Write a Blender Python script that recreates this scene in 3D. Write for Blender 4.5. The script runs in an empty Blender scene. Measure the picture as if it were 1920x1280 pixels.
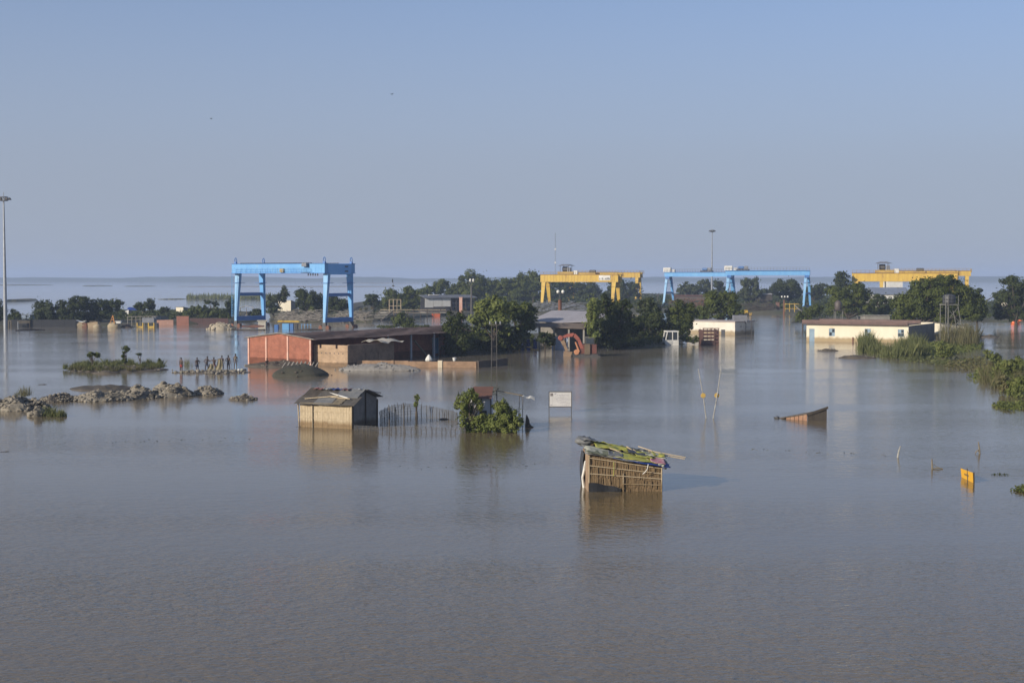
import bpy, math, random
import numpy as np
from mathutils import Vector, noise

random.seed(7)
rng = np.random.default_rng(7)
scene = bpy.context.scene
COL = scene.collection

# ------------------------------------------------------------------ camera
CAM_H = 10.0
F = 50.0 / 36.0 * 1920.0            # focal length in photo pixels
PITCH = math.atan((640 - 521) / F)
cam_data = bpy.data.cameras.new('camera')
cam_data.lens = 50.0
cam_data.sensor_width = 36.0
cam_data.clip_start = 0.5
cam_data.clip_end = 40000.0
cam = bpy.data.objects.new('camera', cam_data)
COL.objects.link(cam)
cam.location = (0, 0, CAM_H)
cam.rotation_euler = (math.pi / 2 - PITCH, 0, 0)
scene.camera = cam

# ------------------------------------------------------------------ sky and sun
SUN_EL = math.radians(20.0)
SUN_TRAVEL = math.radians(39.0)      # heading of the light over the ground, from +X towards +Y
world = bpy.data.worlds.new('World')
scene.world = world
world.use_nodes = True
wn = world.node_tree.nodes
wl = world.node_tree.links
bg = wn['Background']
sky = wn.new('ShaderNodeTexSky')
sky.sky_type = 'NISHITA'
sky.sun_disc = False
sky.sun_elevation = SUN_EL
sx, sy = -math.cos(SUN_TRAVEL), -math.sin(SUN_TRAVEL)      # horizontal direction towards the sun
sky.sun_rotation = math.atan2(sx, sy)
sky.altitude = 50.0
sky.air_density = 0.6
sky.dust_density = 0.3
sky.ozone_density = 3.0
# the humid air of the plain: a pale veil that thickens towards the horizon all the way round
tcw = wn.new('ShaderNodeTexCoord')
sxyz = wn.new('ShaderNodeSeparateXYZ')
wl.new(tcw.outputs['Generated'], sxyz.inputs['Vector'])
veil = wn.new('ShaderNodeValToRGB')
veil.color_ramp.interpolation = 'B_SPLINE'
for pos, v in ((0.0, 0.97), (0.04, 0.93), (0.10, 0.88), (0.20, 0.36), (0.50, 0.24), (1.0, 0.20)):
    if pos in (0.0, 1.0):
        e = veil.color_ramp.elements[0 if pos == 0.0 else -1]
    else:
        e = veil.color_ramp.elements.new(pos)
    e.position = pos
    e.color = (v, v, v, 1)
wl.new(sxyz.outputs['Z'], veil.inputs['Fac'])
tint = wn.new('ShaderNodeMix')
tint.data_type = 'RGBA'
wl.new(veil.outputs['Color'], tint.inputs[0])
wl.new(sky.outputs['Color'], tint.inputs[6])
tint.inputs[7].default_value = (2.26, 2.50, 3.04, 1.0)
wl.new(tint.outputs[2], bg.inputs['Color'])
bg.inputs['Strength'].default_value = 0.15

sun_data = bpy.data.lights.new('sun', 'SUN')
sun_data.energy = 5.0
sun_data.angle = math.radians(0.6)
sun_data.color = (1.0, 0.90, 0.76)
sun = bpy.data.objects.new('sun', sun_data)
COL.objects.link(sun)
sdir = Vector((-sx * math.cos(SUN_EL), -sy * math.cos(SUN_EL), -math.sin(SUN_EL)))
sun.rotation_euler = sdir.to_track_quat('-Z', 'Y').to_euler()
sun.location = (-60, -40, 60)

scene.view_settings.view_transform = 'Standard'
scene.view_settings.look = 'None'
scene.view_settings.gamma = 1.0
scene.view_settings.use_curve_mapping = False
scene.view_settings.exposure = 0.0
scene.cycles.volume_bounces = 1
scene.cycles.max_bounces = 6
scene.cycles.transparent_max_bounces = 8

HAZE_DENSITY = 0.00027
HAZE_COLOR = (0.56, 0.70, 0.97, 1.0)

# ------------------------------------------------------------------ from the photograph's rows to metres
CT, ST = math.cos(PITCH), math.sin(PITCH)

def ray(px, py):
    dx, dy = (px - 960) / F, (640 - py) / F
    return Vector((dx, CT + dy * ST, -ST + dy * CT))

def T(py):                       # distance of the water at that row
    return -CAM_H / ray(960, py).z

def G(px, py, z=0.0):            # a point on the water (or on the level z)
    d = ray(px, py)
    return Vector((0, 0, CAM_H)) + d * ((z - CAM_H) / d.z)

def at(px, py, t):
    return Vector((0, 0, CAM_H)) + ray(px, py) * t

def Z(py, t):
    return at(960, py, t).z

def X(px, t):
    return (px - 960) / F * t

def S(t):                        # metres in one photo pixel at that distance
    return t / F

# ------------------------------------------------------------------ materials
MATS = {}

def mat(name, c1, c2=None, scale=1.5, rough=0.85, bump=0.0, bscale=12.0, metal=0.0, c3=None, stretch=(1, 1, 1), detail=5.0, lo=0.35, hi=0.65, tide=None):
    if name in MATS:
        return MATS[name]
    m = bpy.data.materials.new(name)
    m.use_nodes = True
    n, l = m.node_tree.nodes, m.node_tree.links
    p = n['Principled BSDF']
    p.inputs['Roughness'].default_value = rough
    p.inputs['Metallic'].default_value = metal
    if c2 is None:
        c2 = tuple(x * 0.75 for x in c1)
    tc = n.new('ShaderNodeTexCoord')
    mp = n.new('ShaderNodeMapping')
    mp.inputs['Scale'].default_value = stretch
    l.new(tc.outputs['Object'], mp.inputs['Vector'])
    ns = n.new('ShaderNodeTexNoise')
    ns.inputs['Scale'].default_value = scale
    ns.inputs['Detail'].default_value = detail
    ns.inputs['Roughness'].default_value = 0.65
    l.new(mp.outputs['Vector'], ns.inputs['Vector'])
    r = n.new('ShaderNodeValToRGB')
    r.color_ramp.elements[0].position = lo
    r.color_ramp.elements[0].color = (*c1, 1)
    r.color_ramp.elements[1].position = hi
    r.color_ramp.elements[1].color = (*c2, 1)
    if c3 is not None:
        e = r.color_ramp.elements.new(min(hi + 0.1, 0.95))
        e.color = (*c3, 1)
    l.new(ns.outputs['Fac'], r.inputs['Fac'])
    last = r.outputs['Color']
    if tide is not None:
        # silt and damp left by the flood, up to an uneven line a little above the water
        sp = n.new('ShaderNodeSeparateXYZ')
        l.new(tc.outputs['Object'], sp.inputs['Vector'])
        tn = n.new('ShaderNodeTexNoise')
        tn.inputs['Scale'].default_value = 1.7
        tn.inputs['Detail'].default_value = 5
        l.new(tc.outputs['Object'], tn.inputs['Vector'])
        ad = n.new('ShaderNodeMath')
        ad.operation = 'MULTIPLY_ADD'
        l.new(tn.outputs['Fac'], ad.inputs[0])
        ad.inputs[1].default_value = -tide * 1.2
        l.new(sp.outputs['Z'], ad.inputs[2])
        mr = n.new('ShaderNodeMapRange')
        mr.inputs['From Min'].default_value = tide * 0.2
        mr.inputs['From Max'].default_value = tide * 0.9
        l.new(ad.outputs[0], mr.inputs['Value'])
        wet = n.new('ShaderNodeMix')
        wet.data_type = 'RGBA'
        wet.blend_type = 'MULTIPLY'
        wet.inputs[0].default_value = 1.0
        rr = n.new('ShaderNodeMix')
        rr.data_type = 'RGBA'
        rr.inputs[6].default_value = (0.50, 0.42, 0.31, 1)
        rr.inputs[7].default_value = (1, 1, 1, 1)
        l.new(mr.outputs['Result'], rr.inputs[0])
        l.new(last, wet.inputs[6])
        l.new(rr.outputs[2], wet.inputs[7])
        last = wet.outputs[2]
    l.new(last, p.inputs['Base Color'])
    if bump > 0:
        nb = n.new('ShaderNodeTexNoise')
        nb.inputs['Scale'].default_value = bscale
        nb.inputs['Detail'].default_value = 4
        l.new(mp.outputs['Vector'], nb.inputs['Vector'])
        b = n.new('ShaderNodeBump')
        b.inputs['Strength'].default_value = bump
        b.inputs['Distance'].default_value = 0.05
        l.new(nb.outputs['Fac'], b.inputs['Height'])
        l.new(b.outputs['Normal'], p.inputs['Normal'])
    MATS[name] = m
    return m

def leaf_mat(name, c1, c2, trans=0.18, scale=0.5):
    if name in MATS:
        return MATS[name]
    m = bpy.data.materials.new(name)
    m.use_nodes = True
    n, l = m.node_tree.nodes, m.node_tree.links
    p = n['Principled BSDF']
    out = n['Material Output']
    p.inputs['Roughness'].default_value = 0.6
    p.inputs['Specular IOR Level'].default_value = 0.25
    tc = n.new('ShaderNodeTexCoord')
    ns = n.new('ShaderNodeTexNoise')
    ns.inputs['Scale'].default_value = scale
    ns.inputs['Detail'].default_value = 6
    ns.inputs['Roughness'].default_value = 0.75
    l.new(tc.outputs['Object'], ns.inputs['Vector'])
    r = n.new('ShaderNodeValToRGB')
    r.color_ramp.elements[0].position = 0.36
    r.color_ramp.elements[0].color = (*c1, 1)
    r.color_ramp.elements[1].position = 0.66
    r.color_ramp.elements[1].color = (*c2, 1)
    l.new(ns.outputs['Fac'], r.inputs['Fac'])
    l.new(r.outputs['Color'], p.inputs['Base Color'])
    tr = n.new('ShaderNodeBsdfTranslucent')
    l.new(r.outputs['Color'], tr.inputs['Color'])
    mx = n.new('ShaderNodeMixShader')
    mx.inputs[0].default_value = trans
    l.new(p.outputs['BSDF'], mx.inputs[1])
    l.new(tr.outputs['BSDF'], mx.inputs[2])
    l.new(mx.outputs['Shader'], out.inputs['Surface'])
    MATS[name] = m
    return m

def brick_mat(name, c1, c2, mortar, along='x', wet_z=None, bw=0.24, bh=0.085):
    if name in MATS:
        return MATS[name]
    m = bpy.data.materials.new(name)
    m.use_nodes = True
    n, l = m.node_tree.nodes, m.node_tree.links
    p = n['Principled BSDF']
    p.inputs['Roughness'].default_value = 0.9
    tc = n.new('ShaderNodeTexCoord')
    sp = n.new('ShaderNodeSeparateXYZ')
    l.new(tc.outputs['Object'], sp.inputs['Vector'])
    cb = n.new('ShaderNodeCombineXYZ')
    l.new(sp.outputs['X' if along == 'x' else 'Y'], cb.inputs['X'])
    l.new(sp.outputs['Z'], cb.inputs['Y'])
    bt = n.new('ShaderNodeTexBrick')
    bt.inputs['Scale'].default_value = 1.0
    bt.inputs['Brick Width'].default_value = bw
    bt.inputs['Row Height'].default_value = bh
    bt.inputs['Mortar Size'].default_value = 0.008
    bt.inputs['Color1'].default_value = (*c1, 1)
    bt.inputs['Color2'].default_value = (*c2, 1)
    bt.inputs['Mortar'].default_value = (*mortar, 1)
    l.new(cb.outputs['Vector'], bt.inputs['Vector'])
    ns = n.new('ShaderNodeTexNoise')
    ns.inputs['Scale'].default_value = 1.1
    ns.inputs['Detail'].default_value = 7
    ns.inputs['Roughness'].default_value = 0.7
    l.new(tc.outputs['Object'], ns.inputs['Vector'])
    mr = n.new('ShaderNodeMapRange')
    mr.inputs['From Min'].default_value = 0.3
    mr.inputs['From Max'].default_value = 0.7
    mr.inputs['To Min'].default_value = 0.62
    mr.inputs['To Max'].default_value = 1.25
    l.new(ns.outputs['Fac'], mr.inputs['Value'])
    mul = n.new('ShaderNodeMix')
    mul.data_type = 'RGBA'
    mul.blend_type = 'MULTIPLY'
    mul.inputs[0].default_value = 1.0
    l.new(bt.outputs['Color'], mul.inputs[6])
    l.new(mr.outputs['Result'], mul.inputs[7])
    last = mul.outputs[2]
    if wet_z is not None:
        # tide mark left by the flood: soaked masonry is darker up to an uneven line
        ad = n.new('ShaderNodeMath')
        ad.operation = 'MULTIPLY_ADD'
        l.new(ns.outputs['Fac'], ad.inputs[0])
        ad.inputs[1].default_value = 0.25
        l.new(sp.outputs['Z'], ad.inputs[2])
        m2 = n.new('ShaderNodeMapRange')
        m2.inputs['From Min'].default_value = wet_z + 0.08
        m2.inputs['From Max'].default_value = wet_z + 0.16
        l.new(ad.outputs[0], m2.inputs['Value'])
        wet = n.new('ShaderNodeMix')
        wet.data_type = 'RGBA'
        l.new(m2.outputs['Result'], wet.inputs[0])
        dk = n.new('ShaderNodeMix')
        dk.data_type = 'RGBA'
        dk.blend_type = 'MULTIPLY'
        dk.inputs[0].default_value = 1.0
        l.new(last, dk.inputs[6])
        dk.inputs[7].default_value = (0.5, 0.47, 0.42, 1)
        l.new(dk.outputs[2], wet.inputs[6])
        l.new(last, wet.inputs[7])
        last = wet.outputs[2]
    l.new(last, p.inputs['Base Color'])
    bp = n.new('ShaderNodeBump')
    bp.inputs['Strength'].default_value = 0.5
    bp.inputs['Distance'].default_value = 0.02
    l.new(bt.outputs['Fac'], bp.inputs['Height'])
    bp.invert = True
    l.new(bp.outputs['Normal'], p.inputs['Normal'])
    MATS[name] = m
    return m

# ------------------------------------------------------------------ objects
def obj(name, me, parent=None, loc=None, rz=0.0):
    o = bpy.data.objects.new(name, me)
    COL.objects.link(o)
    if parent is not None:
        o.parent = parent
    if loc is not None:
        o.location = loc
    o.rotation_euler = (0, 0, rz)
    return o

def tag(o, label, cat, group=None, kind=None):
    o['label'] = label
    o['category'] = cat
    if group:
        o['group'] = group
    if kind:
        o['kind'] = kind
    return o

def thing(name, label, cat, loc, rz=0.0, group=None):
    o = obj(name, None, None, loc, rz)
    o.empty_display_size = 0.3
    return tag(o, label, cat, group)

def struct(name, me, loc=(0, 0, 0)):
    o = obj(name, me, None, loc)
    o['kind'] = 'structure'
    return o

class MB:
    """collects shapes and links them as one mesh object"""
    def __init__(s):
        s.v, s.f = [], []
    def poly(s, vs, fs):
        k = len(s.v)
        s.v += [tuple(p) for p in vs]
        s.f += [tuple(i + k for i in f) for f in fs]
        return s
    def box(s, x0, x1, y0, y1, z0, z1):
        return s.hexa([(x0, y0, z0), (x1, y0, z0), (x1, y1, z0), (x0, y1, z0)], [(x0, y0, z1), (x1, y0, z1), (x1, y1, z1), (x0, y1, z1)])
    def hexa(s, a, b):
        return s.poly(list(a) + list(b), [(3, 2, 1, 0), (4, 5, 6, 7), (0, 1, 5, 4), (1, 2, 6, 5), (2, 3, 7, 6), (3, 0, 4, 7)])
    def leg(s, p, q, w0, d0, w1, d1):
        """upright box from p to q, its section (x by y) going from w0 x d0 to w1 x d1"""
        c = ((-1, -1), (1, -1), (1, 1), (-1, 1))
        return s.hexa([(p[0] + i * w0 / 2, p[1] + j * d0 / 2, p[2]) for i, j in c], [(q[0] + i * w1 / 2, q[1] + j * d1 / 2, q[2]) for i, j in c])
    def beam(s, p, q, w, h):
        p, q = Vector(p), Vector(q)
        d = (q - p).normalized()
        u = Vector((0, 0, 1)) if abs(d.z) < 0.95 else Vector((0, 1, 0))
        a = d.cross(u).normalized() * (w / 2)
        b = a.cross(d).normalized() * (h / 2)
        c = ((-1, -1), (1, -1), (1, 1), (-1, 1))
        return s.hexa([p + a * i + b * j for i, j in c], [q + a * i + b * j for i, j in c])
    def tube(s, p, q, r0, r1=None, n=6):
        r1 = r0 if r1 is None else r1
        p, q = Vector(p), Vector(q)
        d = (q - p).normalized()
        u = Vector((0, 0, 1)) if abs(d.z) < 0.9 else Vector((1, 0, 0))
        a = d.cross(u).normalized()
        b = d.cross(a).normalized()
        vs = []
        for c, r in ((p, r0), (q, r1)):
            for k in range(n):
                t = 2 * math.pi * k / n
                vs.append(c + a * (r * math.cos(t)) + b * (r * math.sin(t)))
        fs = [(k, (k + 1) % n, n + (k + 1) % n, n + k) for k in range(n)]
        fs += [tuple(range(n - 1, -1, -1)), tuple(range(n, 2 * n))]
        return s.poly(vs, fs)
    def path(s, pts, r, n=5):
        for i in range(len(pts) - 1):
            a, b = (r[i], r[i + 1]) if isinstance(r, (list, tuple)) else (r, r)
            s.tube(pts[i], pts[i + 1], a, b, n)
        return s
    def lathe(s, c, prof, n=14, axis='z'):
        vs = []
        for r, h in prof:
            for k in range(n):
                t = 2 * math.pi * k / n
                e = (r * math.cos(t), r * math.sin(t), h)
                if axis == 'x':
                    e = (e[2], e[0], e[1])
                elif axis == 'y':
                    e = (e[0], e[2], e[1])
                vs.append((c[0] + e[0], c[1] + e[1], c[2] + e[2]))
        fs = []
        for i in range(len(prof) - 1):
            for k in range(n):
                fs.append((i * n + k, i * n + (k + 1) % n, (i + 1) * n + (k + 1) % n, (i + 1) * n + k))
        fs.append(tuple(range(n - 1, -1, -1)))
        fs.append(tuple(range((len(prof) - 1) * n, len(prof) * n)))
        return s.poly(vs, fs)
    def sheet(s, f, nu, nv, th=0.02):
        """a thin sheet f(u, v) with real thickness"""
        vs = [Vector(f(i / nu, j / nv)) for j in range(nv + 1) for i in range(nu + 1)]
        w = nu + 1
        k = len(vs)
        low = [p - Vector((0, 0, th)) for p in vs]
        fs = []
        for j in range(nv):
            for i in range(nu):
                a = j * w + i
                fs.append((a, a + 1, a + 1 + w, a + w))
                fs.append((k + a, k + a + w, k + a + 1 + w, k + a + 1))
        for i in range(nu):
            fs.append((i, k + i, k + i + 1, i + 1))
            a = nv * w + i
            fs.append((a, a + 1, k + a + 1, k + a))
        for j in range(nv):
            a = j * w
            fs.append((a, a + w, k + a + w, k + a))
            a = j * w + nu
            fs.append((a, k + a, k + a + w, a + w))
        return s.poly(vs + low, fs)
    def rock(s, c, r, seed=0, flat=0.7):
        rd = random.Random(seed)
        n = 6
        vs = []
        for j, (a, h) in enumerate(((0.55, -0.6), (1.0, -0.1), (0.8, 0.5), (0.3, 0.85))):
            for k in range(n):
                t = 2 * math.pi * (k + 0.5 * (j % 2)) / n
                q = a * rd.uniform(0.7, 1.2)
                vs.append((c[0] + r * q * math.cos(t), c[1] + r * q * math.sin(t), c[2] + r * flat * h * rd.uniform(0.8, 1.2)))
        fs = [tuple(range(n - 1, -1, -1)), tuple(range(3 * n, 4 * n))]
        for j in range(3):
            for k in range(n):
                fs.append((j * n + k, j * n + (k + 1) % n, (j + 1) * n + (k + 1) % n, (j + 1) * n + k))
        return s.poly(vs, fs)
    def mesh(s, name, m):
        me = bpy.data.meshes.new(name)
        me.from_pydata(s.v, [], s.f)
        me.materials.append(m)
        me.update()
        return me
    def build(s, name, m, parent=None, loc=None, rz=0.0, smooth=False):
        me = s.mesh(name, m)
        if smooth:
            for p in me.polygons:
                p.use_smooth = True
        return obj(name, me, parent, loc, rz)

def frame(A, B):
    """length and heading of the base line A-B"""
    d = B - A
    return math.hypot(d.x, d.y), math.atan2(d.y, d.x)

# ------------------------------------------------------------------ foliage
def leaf_mesh(name, pts, nrm, size, m, aspect=0.6):
    n = len(pts)
    nrm = nrm / np.maximum(np.linalg.norm(nrm, axis=1, keepdims=True), 1e-6)
    rnd = rng.normal(size=(n, 3))
    a = np.cross(nrm, rnd)
    a /= np.maximum(np.linalg.norm(a, axis=1, keepdims=True), 1e-6)
    b = np.cross(nrm, a)
    s = np.asarray(size).reshape(-1, 1)
    v = np.empty((n, 4, 3))
    v[:, 0] = pts - a * s * 0.5
    v[:, 1] = pts + b * s * 0.5 * aspect - nrm * s * 0.08
    v[:, 2] = pts + a * s * 0.5
    v[:, 3] = pts - b * s * 0.5 * aspect - nrm * s * 0.08
    me = bpy.data.meshes.new(name)
    me.from_pydata(v.reshape(-1, 3).tolist(), [], np.arange(4 * n).reshape(-1, 4).tolist())
    me.materials.append(m)
    me.update()
    return me

def blade_mesh(name, pts, heights, width, m, lean=0.25):
    n = len(pts)
    ang = rng.uniform(0, 2 * np.pi, n)
    w = np.stack([np.cos(ang), np.sin(ang), np.zeros(n)], 1) * (np.asarray(width).reshape(-1, 1) * 0.5)
    top = rng.normal(size=(n, 3)) * lean
    top[:, 2] = 1.0
    top *= np.asarray(heights).reshape(-1, 1)
    mid = top * 0.55
    mid[:, :2] *= 0.6
    v = np.empty((n, 5, 3))
    v[:, 0] = pts - w
    v[:, 1] = pts + w
    v[:, 2] = pts + mid + w * 0.8
    v[:, 3] = pts + top
    v[:, 4] = pts + mid - w * 0.8
    me = bpy.data.meshes.new(name)
    me.from_pydata(v.reshape(-1, 3).tolist(), [], np.arange(5 * n).reshape(-1, 5).tolist())
    me.materials.append(m)
    me.update()
    return me

def crown_points(blobs, ls, dens, clump=0.30, hollow=0.45, up=0.25):
    """leaf positions and normals for a crown made of ellipsoid masses (centre, radii), broken into clumps"""
    P, N = [], []
    for (c, r) in blobs:
        c, r = np.array(c, float), np.array(r, float)
        n = int(np.clip(dens * 70.0 * r[0] * r[2] / (ls * ls), 120, 14000))
        nc = int(np.clip(1.6 / clump ** 2.2, 14, 70))
        d = rng.normal(size=(nc, 3))
        d /= np.linalg.norm(d, axis=1, keepdims=True)
        rad = rng.uniform(hollow, 1.02, (nc, 1))
        cc = d * rad
        cr = clump * rng.uniform(0.45, 1.5, nc)
        w = cr ** 2
        idx = rng.choice(nc, n, p=w / w.sum())
        e = rng.normal(size=(n, 3))
        e /= np.linalg.norm(e, axis=1, keepdims=True)
        q = cc[idx] + e * (cr[idx] * rng.uniform(0.35, 1.05, n) ** 0.6)[:, None]
        k = n // 7                                        # loose inner leaves so that the crown is not hollow
        q[:k] = rng.normal(size=(k, 3)) * 0.40
        nn = e * 0.75 + d[idx] * 0.45 + rng.normal(size=(n, 3)) * 0.40
        nn[:, 2] += up
        P.append(c + q * r)
        N.append(nn)
    return np.concatenate(P), np.concatenate(N)

BARK = mat('bark', (0.09, 0.07, 0.05), (0.05, 0.04, 0.03), 4, 0.9, 0.4)
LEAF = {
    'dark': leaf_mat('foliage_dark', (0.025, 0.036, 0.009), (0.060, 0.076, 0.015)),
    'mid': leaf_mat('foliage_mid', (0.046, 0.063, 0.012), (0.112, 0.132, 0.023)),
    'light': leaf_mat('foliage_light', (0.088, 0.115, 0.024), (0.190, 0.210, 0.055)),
    'olive': leaf_mat('foliage_olive', (0.045, 0.060, 0.022), (0.090, 0.105, 0.038)),
    'grass': leaf_mat('grass_blades', (0.105, 0.128, 0.036), (0.185, 0.185, 0.072), 0.3, 1.5),
    'dry': leaf_mat('dry_grass_blades', (0.160, 0.130, 0.060), (0.120, 0.130, 0.050), 0.25, 1.5),
    'hyacinth': leaf_mat('hyacinth_leaves', (0.090, 0.118, 0.026), (0.200, 0.212, 0.060), 0.3, 1.2),
}

def tree(name, label, px, gy, blobs, leaf='mid', lpx=3.4, dens=1.0, cat='tree', group=None, gz=0.0, trunk=True, depth=0.8, t=None, clump=0.30, lean=0.0, hollow=0.45):
    """a tree rooted at column px on row gy; blobs are crown masses (px, py, half width, half height) as the photo shows them"""
    t = T(gy) if t is None else t
    s = S(t)
    base = Vector((X(px, t), t * CT, gz))
    base.y = at(px, gy, t).y
    root = thing(name, label, cat, base, 0, group)
    B = []
    for bl in blobs:
        bx, by, rx, ry = bl[:4]
        dy = bl[4] if len(bl) > 4 else random.uniform(-0.25, 0.25) * rx
        c = at(bx, by, t) - base
        c.y = dy * s
        B.append(((c.x, c.y, c.z), (rx * s * 0.98, max(rx, ry) * s * depth, ry * s * 0.98)))
    ls = lpx * s
    P, N = crown_points(B, ls, dens, clump, hollow)
    P[:, 2] = np.maximum(P[:, 2], 0.02)
    size = ls * rng.uniform(0.65, 1.4, len(P))
    me = leaf_mesh('crown', P, N, size, LEAF[leaf])
    obj('crown', me, root)
    if trunk:
        mb = MB()
        zt = max(b[0][2] for b in B)
        r0 = max(0.10, 0.035 * zt + 0.03)
        fork = Vector((lean, 0, max(0.4, 0.45 * min(b[0][2] for b in B))))
        mb.path([(0, 0, -0.6), (lean * 0.4, 0, fork.z * 0.5), fork], [r0 * 1.25, r0, r0 * 0.8], 7)
        for c, r in B:
            e = Vector(c)
            for k in range(3):
                a = random.uniform(0, 6.28)
                tip = e + Vector((math.cos(a) * r[0] * 0.6, math.sin(a) * r[1] * 0.6, r[2] * random.uniform(0.0, 0.6)))
                mid = fork.lerp(tip, 0.5) + Vector((0, 0, -0.08 * r[2]))
                mb.path([fork, mid, tip], [r0 * 0.6, r0 * 0.4, r0 * 0.12], 5)
        mb.build('trunk', BARK, root)
    return root

def scatter_poly(poly, n):
    """n random points inside a ground polygon of (x, y)"""
    poly = np.array(poly, float)
    lo, hi = poly.min(0), poly.max(0)
    out = []
    tot = 0
    while tot < n:
        q = rng.uniform(lo, hi, (n * 2, 2))
        inside = np.zeros(len(q), bool)
        j = len(poly) - 1
        for i in range(len(poly)):
            xi, yi = poly[i]
            xj, yj = poly[j]
            cnd = ((yi > q[:, 1]) != (yj > q[:, 1])) & (q[:, 0] < (xj - xi) * (q[:, 1] - yi) / (yj - yi + 1e-12) + xi)
            inside ^= cnd
            j = i
        out.append(q[inside])
        tot += inside.sum()
    return np.concatenate(out)[:n]

def gpoly(pts):
    return [tuple(G(px, py).xy) for px, py in pts]

def fbm(x, y, sc, seed=0.0, oct=4):
    v, a, f = 0.0, 1.0, sc
    for _ in range(oct):
        v += a * noise.noise(Vector((x * f + seed, y * f - seed, seed * 0.37)))
        a *= 0.5
        f *= 2.03
    return v

# ================================================================== THE SETTING
# ---- water
def water_material():
    m = bpy.data.materials.new('muddy_water')
    m.use_nodes = True
    n, l = m.node_tree.nodes, m.node_tree.links
    p = n['Principled BSDF']
    p.inputs['Roughness'].default_value = 0.9
    p.inputs['Specular IOR Level'].default_value = 0.0       # silt hanging in the water
    p.inputs['Coat Weight'].default_value = 1.0              # the water surface over it
    p.inputs['Coat IOR'].default_value = 1.33
    p.inputs['Coat Roughness'].default_value = 0.04
    tc = n.new('ShaderNodeTexCoord')
    # drifting silt: broad, faint differences of colour
    ns = n.new('ShaderNodeTexNoise')
    ns.inputs['Scale'].default_value = 0.035
    ns.inputs['Detail'].default_value = 4
    l.new(tc.outputs['Object'], ns.inputs['Vector'])
    r = n.new('ShaderNodeValToRGB')
    r.color_ramp.elements[0].position = 0.3
    r.color_ramp.elements[0].color = (*WATER_A, 1)
    r.color_ramp.elements[1].position = 0.7
    r.color_ramp.elements[1].color = (*WATER_B, 1)
    l.new(ns.outputs['Fac'], r.inputs['Fac'])
    # base colour paled with distance, painting in the sky brightness reflected by far water
    sq = n.new('ShaderNodeSeparateXYZ')
    l.new(tc.outputs['Object'], sq.inputs['Vector'])
    mq = n.new('ShaderNodeMapRange')
    mq.inputs['From Min'].default_value = 60.0
    mq.inputs['From Max'].default_value = 210.0
    l.new(sq.outputs['Y'], mq.inputs['Value'])
    far_sheen = n.new('ShaderNodeMix')
    far_sheen.data_type = 'RGBA'
    l.new(mq.outputs['Result'], far_sheen.inputs[0])
    l.new(r.outputs['Color'], far_sheen.inputs[6])
    far_sheen.inputs[7].default_value = (0.225, 0.198, 0.160, 1)
    l.new(far_sheen.outputs[2], p.inputs['Base Color'])
    # ripples: two sizes of chop, stronger in gusts and weaker in slicks
    mp = n.new('ShaderNodeMapping')
    mp.inputs['Rotation'].default_value = (0, 0, math.radians(25))
    mp.inputs['Scale'].default_value = (1.0, 1.7, 1.0)
    l.new(tc.outputs['Object'], mp.inputs['Vector'])
    n1 = n.new('ShaderNodeTexNoise')
    n1.inputs['Scale'].default_value = 3.6
    n1.inputs['Detail'].default_value = 3
    n1.inputs['Roughness'].default_value = 0.55
    n1.inputs['Distortion'].default_value = 0.4
    l.new(mp.outputs['Vector'], n1.inputs['Vector'])
    n2 = n.new('ShaderNodeTexNoise')
    n2.inputs['Scale'].default_value = 0.95
    n2.inputs['Detail'].default_value = 2
    l.new(mp.outputs['Vector'], n2.inputs['Vector'])
    g = n.new('ShaderNodeTexNoise')
    g.inputs['Scale'].default_value = 0.05
    g.inputs['Detail'].default_value = 5
    gm = n.new('ShaderNodeMapping')
    gm.inputs['Scale'].default_value = (0.35, 1.6, 1.0)
    l.new(tc.outputs['Object'], gm.inputs['Vector'])
    l.new(gm.outputs['Vector'], g.inputs['Vector'])
    gr = n.new('ShaderNodeMapRange')
    gr.inputs['From Min'].default_value = 0.35
    gr.inputs['From Max'].default_value = 0.65
    gr.inputs['To Min'].default_value = 0.45
    gr.inputs['To Max'].default_value = 1.7
    l.new(g.outputs['Fac'], gr.inputs['Value'])
    # ripple strength ramped by distance along the camera axis, tuned to limit reflection streaks
    sy_ = n.new('ShaderNodeSeparateXYZ')
    l.new(tc.outputs['Object'], sy_.inputs['Vector'])
    fy = n.new('ShaderNodeMath')
    fy.operation = 'DIVIDE'
    l.new(sy_.outputs['Y'], fy.inputs[0])
    fy.inputs[1].default_value = 400.0
    fr_ = n.new('ShaderNodeValToRGB')
    for k_, (pos, v) in enumerate(((0.0, 0.22), (0.085, 0.17), (0.145, 0.105), (0.265, 0.080), (0.42, 0.085), (1.0, 0.10))):
        e_ = fr_.color_ramp.elements[0] if k_ == 0 else (fr_.color_ramp.elements[-1] if pos == 1.0 else fr_.color_ramp.elements.new(pos))
        e_.position = pos
        e_.color = (v, v, v, 1)
    l.new(fy.outputs[0], fr_.inputs['Fac'])
    fm = n.new('ShaderNodeMath')
    fm.operation = 'MULTIPLY'
    l.new(fr_.outputs['Color'], fm.inputs[0])
    l.new(gr.outputs['Result'], fm.inputs[1])
    add = n.new('ShaderNodeMath')
    add.operation = 'MULTIPLY_ADD'
    l.new(n2.outputs['Fac'], add.inputs[0])
    add.inputs[1].default_value = 1.3
    l.new(n1.outputs['Fac'], add.inputs[2])
    hm = n.new('ShaderNodeMath')
    hm.operation = 'MULTIPLY'
    l.new(add.outputs[0], hm.inputs[0])
    l.new(fm.outputs[0], hm.inputs[1])
    b = n.new('ShaderNodeBump')
    b.inputs['Strength'].default_value = 1.0
    b.inputs['Distance'].default_value = WATER_BUMP
    l.new(hm.outputs[0], b.inputs['Height'])
    l.new(b.outputs['Normal'], p.inputs['Coat Normal'])
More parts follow.
